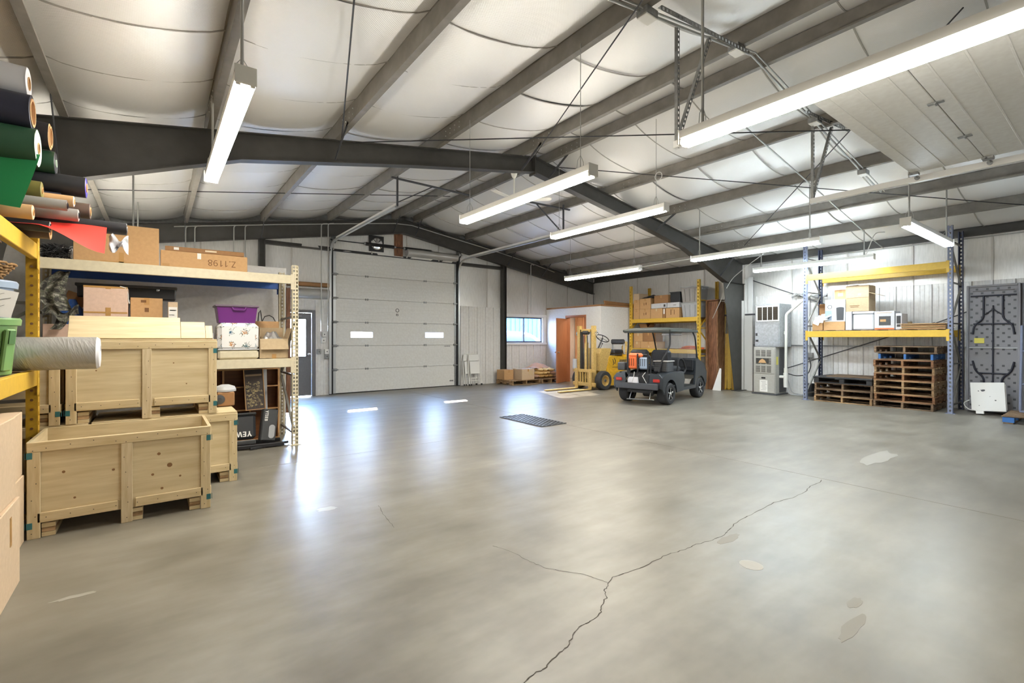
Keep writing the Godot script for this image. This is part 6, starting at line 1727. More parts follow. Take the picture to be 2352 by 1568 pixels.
	for k in 6:
		var p := []
		for i in 9: p.append(Vector3(rng.randf_range(-0.1, 0.1), 0.012 + 0.016 * k * (0.4 + 0.6 * sin(i * 0.4)), -0.35 + 0.7 * i / 8.0))
		part(rd, "strap", MB.new().tube(p, 0.011, 6), M.orange_vinyl)
	carton("brown carton on the floor between forklift and yellow rack", Vector3(11.75, 0, -9.60), Vector3(0.34, 0.25, 0.30), T, "carton")
	# paper tubes lying on the office roof
	for k in 3:
		one("cardboard_core", ["long brown paper tube lying along the edge of the office roof", "second paper tube lying on the office roof", "paper tube with a bent end on the office roof"][k], "tube", MB.new().tube([Vector3(10.95 + 0.05 * k, 2.475 + 0.045 * k, -9.86 - 0.06 * k), Vector3(12.75, 2.475 + 0.02 * k, -9.87 - 0.06 * k)], 0.02, 10), M.carton_dark)

func blue_rack() -> void:
	var T := -PI * 0.5
	var y0 := 1.585
	rack("pallet_rack", "blue-grey pallet rack with yellow beams over the pallet stacks", Vector3(12.45, 0, -3.43), T, 2.58, 0.92, 3.56, [y0, 2.885], M.rack_blue_grey, M.rack_dark_blue, M.rack_yellow, {"bh": 0.135, "brace": M.brace_grey, "deck": false, "slot": 0.036, "pitch": 0.0762})
	for k in 5:
		one("deck_plank", "weathered plank bridging the beams of the blue-grey rack", "plank", MB.new().box(Vector3(0, 0.009, 0), Vector3(0.80, 0.018, 0.30), 0.002), M.pallet_wood_old, Vector3(12.45, y0 + 0.001, -4.40 + 0.47 * k), 0.0, "planks on the blue-grey rack")
	var yb := y0 + 0.019
	var C := func(label: String, z0: float, z1: float, b: float, t: float, m: String, opt := {}) -> Node3D:
		var dp: float = opt.get("d", 0.4)
		return carton(label, Vector3(opt.get("x", 12.12) + dp * 0.5, b, (z0 + z1) * 0.5), Vector3(z1 - z0 - 0.008, t - b, dp), T, m, opt)
	C.call("small tan carton under loose papers on the blue-grey rack", -4.58, -4.36, yb, yb + 0.19, "carton", {"d": 0.3})
	for k in 4:
		one("loose_paper", ["white leaflet hanging over the small tan carton", "white leaflet lying on the small tan carton", "folded leaflet beside the bin carton", "printed leaflet on edge beside the bin carton"][k], "paper", MB.new().box(Vector3.ZERO, Vector3(0.13, 0.17, 0.006), 0.001, Basis(Vector3(0, 0, 1), 0.3 * (k - 1.5)) * Basis(Vector3(1, 0, 0), -0.25 * k)), M.paper if k != 3 else M.plastic_blue_grey, Vector3(12.10 + 0.012 * k, yb + 0.21 + 0.045 * k, -4.47 + 0.07 * k), T)
	open_carton("brown carton lying tilted open above the papers", Vector3(12.40, yb + 0.30, -4.42), Vector3(0.20, 0.22, 0.24), T + 0.3, "carton_dark", [40, 20, 10, 30])
	C.call("carton under the tilted open one, back of the blue-grey rack shelf", -4.56, -4.32, yb, yb + 0.298, "carton_grey", {"x": 12.46, "d": 0.4})
	C.call("low wide tan carton under the bin carton", -4.35, -3.93, yb, yb + 0.19, "carton", {"tape": false})
	var bin_box := C.call("white carton printed with a dark grey waste bin", -4.32, -3.92, yb + 0.191, yb + 0.68, "carton_white", {"tape": false, "slit": false, "marks": [[-0.09, 0.40, 0.15, 0.025, "plastic_grey"], [0.10, 0.42, 0.10, 0.012, "plastic_grey"], [-0.13, 0.14, 0.13, 0.22, "plastic_blue_grey"]]}) as Node3D
	var bp := []
	for i in 13: bp.append(Vector2(0.075 * cos(PI * i / 12.0), 0.30 + 0.02 * sin(PI * i / 12.0)))
	bp.append(Vector2(-0.065, 0.03)); bp.append(Vector2(0.065, 0.03))
	part(bin_box, "printed_bin", MB.new().prism(Vector3(0.10, 0, 0.2015), Vector3(1, 0, 0), Vector3(0, 1, 0), bp, Vector3(0, 0, 0.002)), M.dark_grey_steel)
	part(bin_box, "printed_ring", MB.new().lathe(Vector3(-0.10, 0.33, 0.2005), Vector3(0, 0, 1), [Vector2(0.035, 0), Vector2(0.035, 0.002), Vector2(0.045, 0.002), Vector2(0.045, 0)], 20), M.plastic_dark)
	part(bin_box, "printed_ring", MB.new().lathe(Vector3(-0.13, 0.09, 0.2025), Vector3(0, 0, 1), [Vector2(0.012, 0), Vector2(0.012, 0.002), Vector2(0.022, 0.002), Vector2(0.022, 0)], 16), M.plastic_dark)
	C.call("small brown carton behind the bin carton", -4.16, -3.92, yb + 0.681, yb + 0.90, "carton", {"x": 12.2, "marks": [[0, 0.11, 0.10, 0.07, "carton_pale", "printed_panel"]]})
	C.call("thin white slab carton standing beside the white cool box", -3.92, -3.80, yb, yb + 0.40, "carton_white", {"tape": false, "slit": false, "d": 0.5})
	var cb := thing("cool_box", "white plastic cool box on the blue-grey rack", "box", Vector3(12.36, yb, -3.60), T)
	part(cb, "body", MB.new().box(Vector3(0, 0.17, 0), Vector3(0.37, 0.34, 0.44), 0.02), M.vinyl_white)
	part(cb, "lid", MB.new().box(Vector3(0, 0.37, 0), Vector3(0.385, 0.05, 0.46), 0.012), M.vinyl_white)
	part(cb, "front_panel", MB.new().box(Vector3(0, 0.17, 0.222), Vector3(0.32, 0.27, 0.008), 0.003), M.vinyl_white)
	var hb := C.call("white carton printed with a black box heater", -3.40, -3.05, yb, yb + 0.385, "carton_white", {"tape": false, "slit": false, "marks": [[0.0, 0.35, 0.26, 0.012, "carton_pale"], [0.0, 0.02, 0.33, 0.03, "orange_vinyl"]]}) as Node3D
	part(hb, "printed_heater", MB.new().box(Vector3(0.01, 0.185, 0.2012), Vector3(0.20, 0.19, 0.002)), M.plastic_dark)
	part(hb, "printed_heater_front", MB.new().box(Vector3(-0.02, 0.19, 0.2024), Vector3(0.10, 0.05, 0.002)), M.carton)
	C.call("black and white carton end beside the heater carton", -3.04, -2.93, yb, yb + 0.33, "carton_white", {"tape": false, "slit": false, "marks": [[0, 0.2, 0.07, 0.16, "plastic_black"], [0, 0.08, 0.06, 0.05, "ink"]]})
	var oc := open_carton("big tan carton with an open side flap on top of the cool box", Vector3(12.36, yb + 0.40, -3.71), Vector3(0.42, 0.56, 0.42), T, "carton_grey", [null, null, -88, -86], {"marks": [[0.04, 0.37, 0.05, 0.03, "paper"], [-0.05, 0.13, 0.18, 0.012, "ink_brown"], [-0.05, 0.10, 0.15, 0.012, "ink_brown"]]})
	part(oc, "side_flap", MB.new().box(Vector3(0.32, 0.36, 0.10), Vector3(0.24, 0.006, 0.22), 0.0, Basis(Vector3(0, 0, 1), -0.35)), M.carton_grey)
	part(oc, "seam", MB.new().box(Vector3(0, 0.30, 0.2115), Vector3(0.41, 0.003, 0.002)), M.ink_brown)
	for k in 7:
		one("cardboard_sheet", "flattened brown cardboard sheet in the pile on the blue-grey rack", "cardboard", MB.new().box(Vector3(0, 0.009, 0), Vector3(0.70 - 0.02 * (k % 3), 0.013, 0.62 - 0.03 * (k % 2)), 0.002), [M.carton, M.carton_dark, M.carton_grey][k % 3], Vector3(12.38 + 0.01 * (k % 3), yb + 0.0165 * k, -2.60 + 0.012 * (k % 2)), T + 0.03 * (k % 3 - 1), "flattened cardboard sheets")
	carton("small tan carton behind the cardboard pile", Vector3(12.75, yb, -2.98), Vector3(0.12, 0.17, 0.12), T, "carton_grey", {"tape": false})

func pallet_stacks() -> void:
	var T := -PI * 0.5
	for k in 3:
		pallet(["weathered pallet at the bottom of the low stack", "weathered pallet second up in the low stack", "weathered pallet under the black one in the low stack"][k], Vector3(12.50 + 0.01 * k, 0.1405 * k, -3.95), 1.10, 0.98, T + 0.008 * (k - 1), ["pallet_wood", "pallet_wood_old", "pallet_wood_old"][k], "timber pallets in stacks")
	var b := thing("plastic_pallet", "black plastic pallet on top of the low stack", "pallet", Vector3(12.50, 0.4215, -3.96), T)
	for x in [-0.50, 0.0, 0.50]: part(b, "skid", MB.new().box(Vector3(x, 0.055, 0), Vector3(0.10, 0.11, 0.96), 0.008), M.pallet_black)
	for k in 7: part(b, "deck_slat", MB.new().box(Vector3(0, 0.125, -0.44 + 0.147 * k), Vector3(1.12, 0.03, 0.12), 0.005), M.pallet_black)
	for z in [0.44, -0.44]: part(b, "base_slat", MB.new().box(Vector3(0, 0.01, z), Vector3(1.10, 0.02, 0.09), 0.004), M.pallet_black)
	one("plywood_sheet", "grey plywood sheet lying on the black pallet", "board", MB.new().box(Vector3(0, 0.009, 0), Vector3(0.85, 0.018, 0.80), 0.002), M.pallet_wood_old, Vector3(12.52, 0.562, -3.88), T + 0.05)
	var ms := ["pallet_wood_old", "pallet_wood_red", "pallet_wood", "pallet_wood", "pallet_wood_red", "pallet_wood", "pallet_wood_red"]
	var nm := ["bottom", "second", "third", "fourth", "fifth", "sixth", "seventh"]
	for k in 7:
		pallet("timber pallet, %s from the floor in the tall stack" % nm[k], Vector3(12.51 + 0.008 * (k % 3), 0.1405 * k, -2.90 + 0.008 * (k % 2)), 0.97, 0.98, T + 0.010 * ((k * 5) % 3 - 1), ms[k], "timber pallets in stacks")
	pallet("blue painted pallet near the top of the tall stack", Vector3(12.52, 0.9835, -2.87), 0.88, 0.94, T, "pallet_wood_old", "timber pallets in stacks", {"stringer": "pallet_blue"})
	pallet("weathered pallet on the very top of the tall stack", Vector3(12.50, 1.1240, -2.88), 1.0, 0.98, T + 0.02, "pallet_wood_old", "timber pallets in stacks")
	var bp := thing("pallet", "pallet with blue blocks lying by the folding tables", "pallet", Vector3(11.85, 0, -0.92), T, "timber pallets in stacks")
	for x in [-0.42, 0.0, 0.42]:
		for z in [-0.42, 0.0, 0.42]:
			part(bp, "block", MB.new().box(Vector3(x, 0.065, z), Vector3(0.14, 0.09, 0.14), 0.004), M.pallet_blue)
	for k in 6: part(bp, "deck_board", MB.new().box(Vector3(0, 0.121, -0.44 + 0.176 * k), Vector3(1.0, 0.018, 0.12), 0.003), M.pallet_wood_old)
	for x in [-0.42, 0.0, 0.42]: part(bp, "base_board", MB.new().box(Vector3(x, 0.0095, 0), Vector3(0.12, 0.018, 1.0), 0.003), M.pallet_wood_old)

func furnace() -> void:
	var t := thing("furnace", "two-part grey floor furnace with louvred grilles and a white drain pipe", "furnace", Vector3(12.33, 0, -5.75))
	# front faces -x; body runs to the wall
	part(t, "plinth", MB.new().span(Vector3(-0.03, 0.0, -0.31), Vector3(0.62, 0.035, 0.30), 0.004), M.dark_grey_steel)
	part(t, "lower_cabinet", MB.new().span(Vector3(0.0, 0.035, -0.275), Vector3(0.60, 1.20, 0.265), 0.006), M.heater_grey)
	part(t, "upper_cabinet", MB.new().span(Vector3(0.02, 1.205, -0.245), Vector3(0.66, 2.29, 0.355), 0.006), M.tin)
	part(t, "middle_panel", MB.new().span(Vector3(0.008, 1.24, -0.24), Vector3(0.022, 1.79, 0.33), 0.004), M.tin)
	part(t, "clasp", MB.new().box(Vector3(0.002, 1.52, -0.20), Vector3(0.014, 0.07, 0.04), 0.003), M.black_steel)
	part(t, "clasp", MB.new().box(Vector3(0.002, 1.36, -0.19), Vector3(0.014, 0.05, 0.06), 0.003), M.black_steel)
	var g := Node3D.new(); g.name = "upper_grille"; t.add_child(g)
	part(g, "recess", MB.new().span(Vector3(0.006, 1.87, -0.175), Vector3(0.022, 2.22, 0.335)), M.grille_dark)
	part(g, "grille_frame", MB.new().span(Vector3(-0.008, 1.85, -0.20), Vector3(0.02, 1.88, 0.35), 0.003).span(Vector3(-0.008, 2.21, -0.20), Vector3(0.02, 2.24, 0.35), 0.003).span(Vector3(-0.008, 1.88, -0.20), Vector3(0.02, 2.21, -0.175), 0.003).span(Vector3(-0.008, 1.88, 0.325), Vector3(0.02, 2.21, 0.35), 0.003), M.white_paint)
	for k in 3: part(g, "grille_bar", MB.new().span(Vector3(-0.006, 1.88, -0.06 + 0.125 * k), Vector3(0.008, 2.21, -0.045 + 0.125 * k)), M.white_paint)
	for k in 12: part(g, "louvre", MB.new().box(Vector3(0.0, 1.90 + 0.026 * k, 0.075), Vector3(0.016, 0.004, 0.49), 0.0, Basis(Vector3(0, 0, 1), 0.6)), M.louvre_brown)
	var l := Node3D.new(); l.name = "lower_door"; t.add_child(l)
	part(l, "door_skin", MB.new().span(Vector3(-0.016, 0.53, -0.262), Vector3(0.0, 1.185, 0.25), 0.004), M.heater_grey)
	part(l, "base_skin", MB.new().span(Vector3(-0.016, 0.05, -0.262), Vector3(0.0, 0.515, 0.25), 0.004), M.heater_grey)
	part(l, "pull_slot", MB.new().box(Vector3(-0.018, 0.42, -0.02), Vector3(0.006, 0.04, 0.10), 0.002), M.black_steel)
	for r in 3:
		for c in 3:
			for k in 6: part(l, "louvre", MB.new().box(Vector3(-0.018, 0.575 + 0.20 * r + 0.028 * k, -0.155 + 0.135 * c), Vector3(0.010, 0.012, 0.105), 0.002), M.grille_dark)
	part(l, "door_sticker", MB.new().span(Vector3(-0.027, 0.79, -0.20), Vector3(-0.0245, 0.92, 0.115)), M.grille_dark)
	part(l, "sticker_flame", MB.new().prism(Vector3(-0.030, 0, 0), Vector3(0, 0, 1), Vector3(0, 1, 0), [Vector2(-0.14, 0.80), Vector2(0.06, 0.80), Vector2(0.02, 0.87), Vector2(-0.04, 0.905), Vector2(-0.10, 0.87)], Vector3(0.002, 0, 0)), M.carton)
	part(l, "instruction_sheet", MB.new().span(Vector3(-0.0195, 0.075, -0.11), Vector3(-0.0165, 0.365, 0.08)), M.paper)
	var ib := MB.new()
	for k in 7: ib.box(Vector3(-0.0205, 0.33 - 0.035 * k, -0.015 + 0.01 * (k % 3)), Vector3(0.001, 0.006, 0.12 - 0.02 * (k % 2)))
	part(l, "instruction_print", ib, M.ink)
	part(t, "rating_label", MB.new().span(Vector3(0.05, 0.76, 0.2655), Vector3(0.14, 0.96, 0.268)), M.label_yellow)
	part(t, "access_panel", MB.new().span(Vector3(0.20, 0.06, 0.2655), Vector3(0.58, 1.17, 0.270), 0.002), M.dark_grey_steel)
	# white drain pipe
	var pp := rounded([Vector3(0.42, 2.55, 0.95), Vector3(0.25, 2.02, 0.41), Vector3(0.25, 0.55, 0.40)], 0.06, 4)
	part(t, "drain_pipe", MB.new().tube(pp, 0.032, 12), M.pvc)
	part(t, "pipe_coupling", MB.new().cyl(Vector3(0.25, 1.52, 0.40), Vector3(0.25, 1.60, 0.40), 0.040), M.pvc)
	part(t, "pipe_coupling", MB.new().cyl(Vector3(0.25, 0.56, 0.40), Vector3(0.25, 0.68, 0.40), 0.042), M.pvc)
	part(t, "condensate_pump", MB.new().cyl(Vector3(0.25, 0.20, 0.40), Vector3(0.25, 0.56, 0.40), 0.05, 0.055).box(Vector3(0.22, 0.46, 0.33), Vector3(0.08, 0.06, 0.12), 0.01), M.white_paint)
	part(t, "hose", MB.new().tube(rounded([Vector3(0.25, 0.22, 0.42), Vector3(0.27, 0.03, 0.46), Vector3(0.40, 0.015, 0.7), Vector3(0.60, 0.015, 0.88)], 0.1, 5), 0.012), M.plastic_grey)
	part(t, "hose", MB.new().tube(rounded([Vector3(0.27, 0.40, 0.44), Vector3(0.35, 0.06, 0.50), Vector3(0.5, 0.02, 0.75), Vector3(0.62, 0.02, 0.92)], 0.1, 5), 0.009), M.plastic_grey)
	# power lead and wall box
	var wb := thing("wall_outlet", "small grey outlet box on the liner beside the furnace", "outlet", Vector3(13.02, 1.0, -4.98))
	part(wb, "case", MB.new().box(Vector3.ZERO, Vector3(0.06, 0.13, 0.16), 0.006), M.galvanised)
	part(wb, "riser", MB.new().cyl(Vector3(0.01, 0.06, 0.0), Vector3(0.01, 2.3, 0.0), 0.011), M.conduit)
	part(wb, "lead", MB.new().tube(rounded([Vector3(-0.03, -0.06, 0.0), Vector3(-0.05, -0.25, 0.06), Vector3(-0.08, -0.48, 0.0), Vector3(-0.25, -0.52, -0.2), Vector3(-0.38, -0.45, -0.38)], 0.1, 5), 0.012), M.cable_black)

func by_the_wall() -> void:
	# tall wooden chute
	var t := thing("timber_post_box", "tall reddish timber box column standing beside the yellow rack", "timber", Vector3(12.48, 0, -7.14))
	part(t, "side_plank", MB.new().span(Vector3(-0.20, 0, -0.19), Vector3(0.16, 2.46, -0.15), 0.004), M.pallet_wood_red)
	part(t, "side_plank", MB.new().span(Vector3(-0.20, 0, 0.13), Vector3(0.16, 2.44, 0.17), 0.004), M.pallet_wood_red)
	part(t, "web_plank", MB.new().span(Vector3(-0.12, 0, -0.15), Vector3(-0.08, 2.45, 0.13), 0.002), M.red_wood)
	part(t, "cap_plank", MB.new().span(Vector3(-0.20, 2.46, -0.19), Vector3(0.16, 2.49, 0.17), 0.004), M.red_wood)
	# spare yellow beams leaning
	var dz := [-0.10, -0.02, 0.06, 0.14]
	for k in 4:
		var a := Vector3(12.60 + 0.055 * k, 0.0, -7.08 + 0.10 * k)
		var b := Vector3(12.74 + 0.03 * k, [2.40, 1.55, 1.75, 1.3][k], -7.02 + 0.055 * k)
		var m := MB.new().bar(a + Vector3(0, 0.03, 0), b, 0.10, 0.045, 0.004, Vector3(0.87, 0, -0.48))
		var th := thing("spare_rack_beam", ["tallest yellow rack beam leaning at the column", "short yellow rack beam leaning against the tallest one", "yellow rack beam leaning in front of the column", "shortest yellow rack beam leaning at the column"][k], "beam", Vector3.ZERO, 0.0, "spare yellow rack beams")
		part(th, "beam", m, M.rack_yellow if k % 2 == 0 else M.rack_yellow_old)
		part(th, "end_hook", MB.new().box(a + Vector3(0, 0.02, 0), Vector3(0.06, 0.04, 0.09), 0.004), M.rack_yellow_old)
	one("white_plank", "white pointed board leaning beside the timber column", "board", MB.new().prism(Vector3(12.23, 0, -6.98), Vector3(0, 0, 1), Vector3(0, 1, 0), [Vector2(-0.12, 0.0), Vector2(0.12, 0.0), Vector2(0.13, 0.60), Vector2(0.09, 0.61)], Vector3(0.02, 0, 0)), M.white_paint)
	# white vertical guards
	for q in [[12.93, -6.50, 3.05, 0.10, "tall white metal trim strip standing at the column"], [12.90, -6.38, 3.08, 0.11, "wider white metal trim strip standing beside the tall one"], [12.86, -6.58, 2.45, 0.06, "short white metal trim strip standing at the column"]]:
		one("trim_strip", q[4], "trim strip", MB.new().prism(Vector3(q[0], 0, q[1]), Vector3(1, 0, 0), Vector3(0, 0, 1), [Vector2(-0.03, -q[3] * 0.5), Vector2(0.02, -q[3] * 0.5), Vector2(0.02, -q[3] * 0.45), Vector2(-0.02, -q[3] * 0.42), Vector2(-0.02, q[3] * 0.42), Vector2(0.02, q[3] * 0.45), Vector2(0.02, q[3] * 0.5), Vector2(-0.03, q[3] * 0.5)], Vector3(0, q[2], 0)), M.white_paint)
	one("roof_brace", "dark rod brace crossing the eave wall from the column knee", "brace rod", MB.new().tube([Vector3(12.98, 3.05, -6.5), Vector3(13.0, 1.55, -3.0), Vector3(13.0, 2.05, -1.9)], 0.012), M.dark_grey_steel)
	one("wall_brace", "dark rod brace low on the liner behind the pallets", "brace rod", MB.new().tube([Vector3(13.0, 0.35, -6.3), Vector3(13.0, 1.75, -2.6)], 0.012), M.dark_grey_steel)
	one("pipe", "dark pipe running along the wall beside the furnace", "pipe", MB.new().tube([Vector3(12.72, 2.06, -7.5), Vector3(12.72, 2.06, -6.75)], 0.022).tube([Vector3(12.72, 2.06, -6.44), Vector3(12.72, 2.06, -6.02)], 0.022), M.dark_grey_steel)
	one("wall_rail", "thin grey rail along the liner beside the furnace", "rail", MB.new().box(Vector3(13.04, 1.24, -4.0), Vector3(0.02, 0.03, 5.0)), M.galvanised)
	one("cloth_bundle", "white cloth and foil scraps tied on the wall brace", "cloth", MB.new().sheet(func(u: float, w: float) -> Vector3:
		var g := TAU * w
		var r := 0.028 + 0.014 * sin(u * 19.0) + 0.014 * sin(g * 3.0 + u * 30.0)
		return Vector3(0, 0, 0.0) + Vector3(cos(g) * r, sin(g) * r + 0.05 * sin(u * 6.0), 0.8 * u), 26, 14, 0.8, 0.4), M.poly_wrap, Vector3(12.92, 2.48, -5.35))
	# folding tables on end
	for k in 3:
		var ft := thing("folding_table", ["grey folding table on end showing its dark folded legs", "grey folding table on end behind the one showing its legs", "hindmost grey folding table against the liner"][k], "table", Vector3(12.68 + 0.082 * k, 0, -1.70 + 0.035 * k), 0.0, "folding tables stood on end")
		ft.rotation.z = -0.03
		part(ft, "top", MB.new().span(Vector3(0.0, 0.02, -0.37), Vector3(0.045, 2.45, 0.36), 0.012), M.table_grey)
		part(ft, "skirt", MB.new().span(Vector3(-0.03, 0.02, -0.37), Vector3(0.0, 2.45, -0.335), 0.006).span(Vector3(-0.03, 0.02, 0.325), Vector3(0.0, 2.45, 0.36), 0.006).span(Vector3(-0.03, 2.41, -0.335), Vector3(0.0, 2.45, 0.325), 0.006).span(Vector3(-0.03, 0.02, -0.335), Vector3(0.0, 0.06, 0.325), 0.006), M.table_grey)
		if k > 0: continue
		# waffle pockets of the underside
		var wb := MB.new()
		for i in 9:
			for j in 30:
				if j in [11, 12]: continue
				var z := -0.30 + 0.073 * i
				var y := 0.12 + 0.077 * j
				if (i + j) % 2 == 0: wb.span(Vector3(-0.004, y, z - 0.018), Vector3(0.001, y + 0.036, z + 0.018))
		var wp := part(ft, "waffle_pockets", wb, M.dark_grey_steel)
		wp.set_meta("kind", "stuff")
		for r in [[[-0.31, 2.24], [0.31, 2.24]], [[-0.27, 1.70], [0.27, 1.70]], [[-0.20, 0.76], [0.20, 0.76]]]:
			part(ft, "cross_tube", MB.new().tube([Vector3(-0.025, r[0][1], r[0][0]), Vector3(-0.025, r[1][1], r[1][0])], 0.014), M.table_tube)
		for s in [-1.0, 1.0]:
			part(ft, "leg", MB.new().tube(rounded([Vector3(-0.025, 2.24, s * 0.13), Vector3(-0.025, 1.80, s * 0.13), Vector3(-0.025, 1.68, s * 0.26), Vector3(-0.025, 1.50, s * 0.28)], 0.07, 4), 0.015), M.table_tube)
			part(ft, "leg", MB.new().tube(rounded([Vector3(-0.025, 0.16, s * 0.12), Vector3(-0.025, 0.68, s * 0.12), Vector3(-0.025, 0.80, s * 0.24), Vector3(-0.025, 0.99, s * 0.28)], 0.07, 4), 0.015), M.table_tube)
		part(ft, "spine", MB.new().tube([Vector3(-0.03, 2.05, 0.0), Vector3(-0.03, 0.30, 0.0)], 0.011), M.table_tube)
		part(ft, "lock_strut", MB.new().tube([Vector3(-0.03, 1.98, 0.0), Vector3(-0.03, 1.88, -0.11)], 0.009), M.table_tube)
		part(ft, "lock_strut", MB.new().tube([Vector3(-0.03, 1.98, 0.0), Vector3(-0.03, 1.88, 0.11)], 0.009), M.table_tube)
		part(ft, "hinge_rod", MB.new().tube([Vector3(-0.02, 1.24, -0.33), Vector3(-0.02, 1.24, 0.32)], 0.008), M.bright_zinc)
		part(ft, "yellow_label", MB.new().span(Vector3(-0.012, 1.33, -0.26), Vector3(-0.008, 1.43, -0.12)), M.label_yellow)
		part(ft, "top_bar", MB.new().tube([Vector3(-0.02, 2.34, -0.28), Vector3(-0.02, 2.34, 0.28)], 0.010), M.table_grey)
	# panel heater leaning there
	var h := thing("panel_heater", "white enamelled panel heater with chipped paint leaning on the tables", "heater", Vector3(12.28, 0.08, -1.70))
	h.rotation = Vector3(-0.07, 0, -0.16)
	part(h, "front_sheet", MB.new().span(Vector3(0, 0, -0.23), Vector3(0.02, 0.53, 0.23), 0.005), M.white_paint)
	part(h, "back_sheet", MB.new().span(Vector3(0.035, 0.03, -0.21), Vector3(0.05, 0.50, 0.24), 0.005), M.white_paint)
	part(h, "foot", MB.new().span(Vector3(-0.02, -0.055, -0.17), Vector3(0.05, 0.0, -0.06), 0.004), M.white_paint)
	for c in [[0.38, -0.06, 0.03], [0.37, -0.12, 0.012], [0.20, 0.10, 0.014], [0.10, -0.12, 0.008], [0.27, 0.03, 0.007]]:
		var cp := []
		for i in 9: cp.append(Vector2(cos(TAU * i / 9.0), sin(TAU * i / 9.0) * 0.7) * c[2] * rng.randf_range(0.6, 1.3))
		part(h, "paint_chip", MB.new().prism(Vector3(-0.001, c[0], c[1]), Vector3(0, 0, 1), Vector3(0, 1, 0), cp, Vector3(0.001, 0, 0)), M.dark_grey_steel)
	part(h, "cord", MB.new().tube(rounded([Vector3(0.0, 0.0, -0.14), Vector3(-0.03, 0.02, -0.28), Vector3(-0.02, 0.14, -0.34), Vector3(0.0, 0.20, -0.25)], 0.1, 5), 0.009), M.cable_white)
	one("hand_truck", "grey tubular hand truck standing at the end of the folding tables", "hand truck", MB.new().tube([Vector3(0, 0.16, 0), Vector3(0, 1.65, 0.02)], 0.020).tube([Vector3(0, 0.62, 0), Vector3(0, 0.62, 0.42)], 0.016).tube([Vector3(0, 1.2, 0), Vector3(0, 1.2, 0.42)], 0.016).tube([Vector3(0, 0.16, 0.42), Vector3(0, 1.65, 0.42)], 0.020).box(Vector3(0, 0.145, 0.02), Vector3(0.05, 0.03, 0.06), 0.004).box(Vector3(0, 0.145, 0.42), Vector3(0.05, 0.03, 0.06), 0.004), M.rack_blue_grey, Vector3(12.1, 0.0, -1.28))
	one("waste_bin", "dark mesh waste bin behind the blue-grey upright", "bin", MB.new().lathe(Vector3.ZERO, Vector3.UP, [Vector2(0.0, 0.0), Vector2(0.09, 0.0), Vector2(0.12, 0.30), Vector2(0.125, 0.31), Vector2(0.115, 0.31), Vector2(0.088, 0.01), Vector2(0.0, 0.01)], 20), M.plastic_black, Vector3(12.86, 0.0, -4.90))

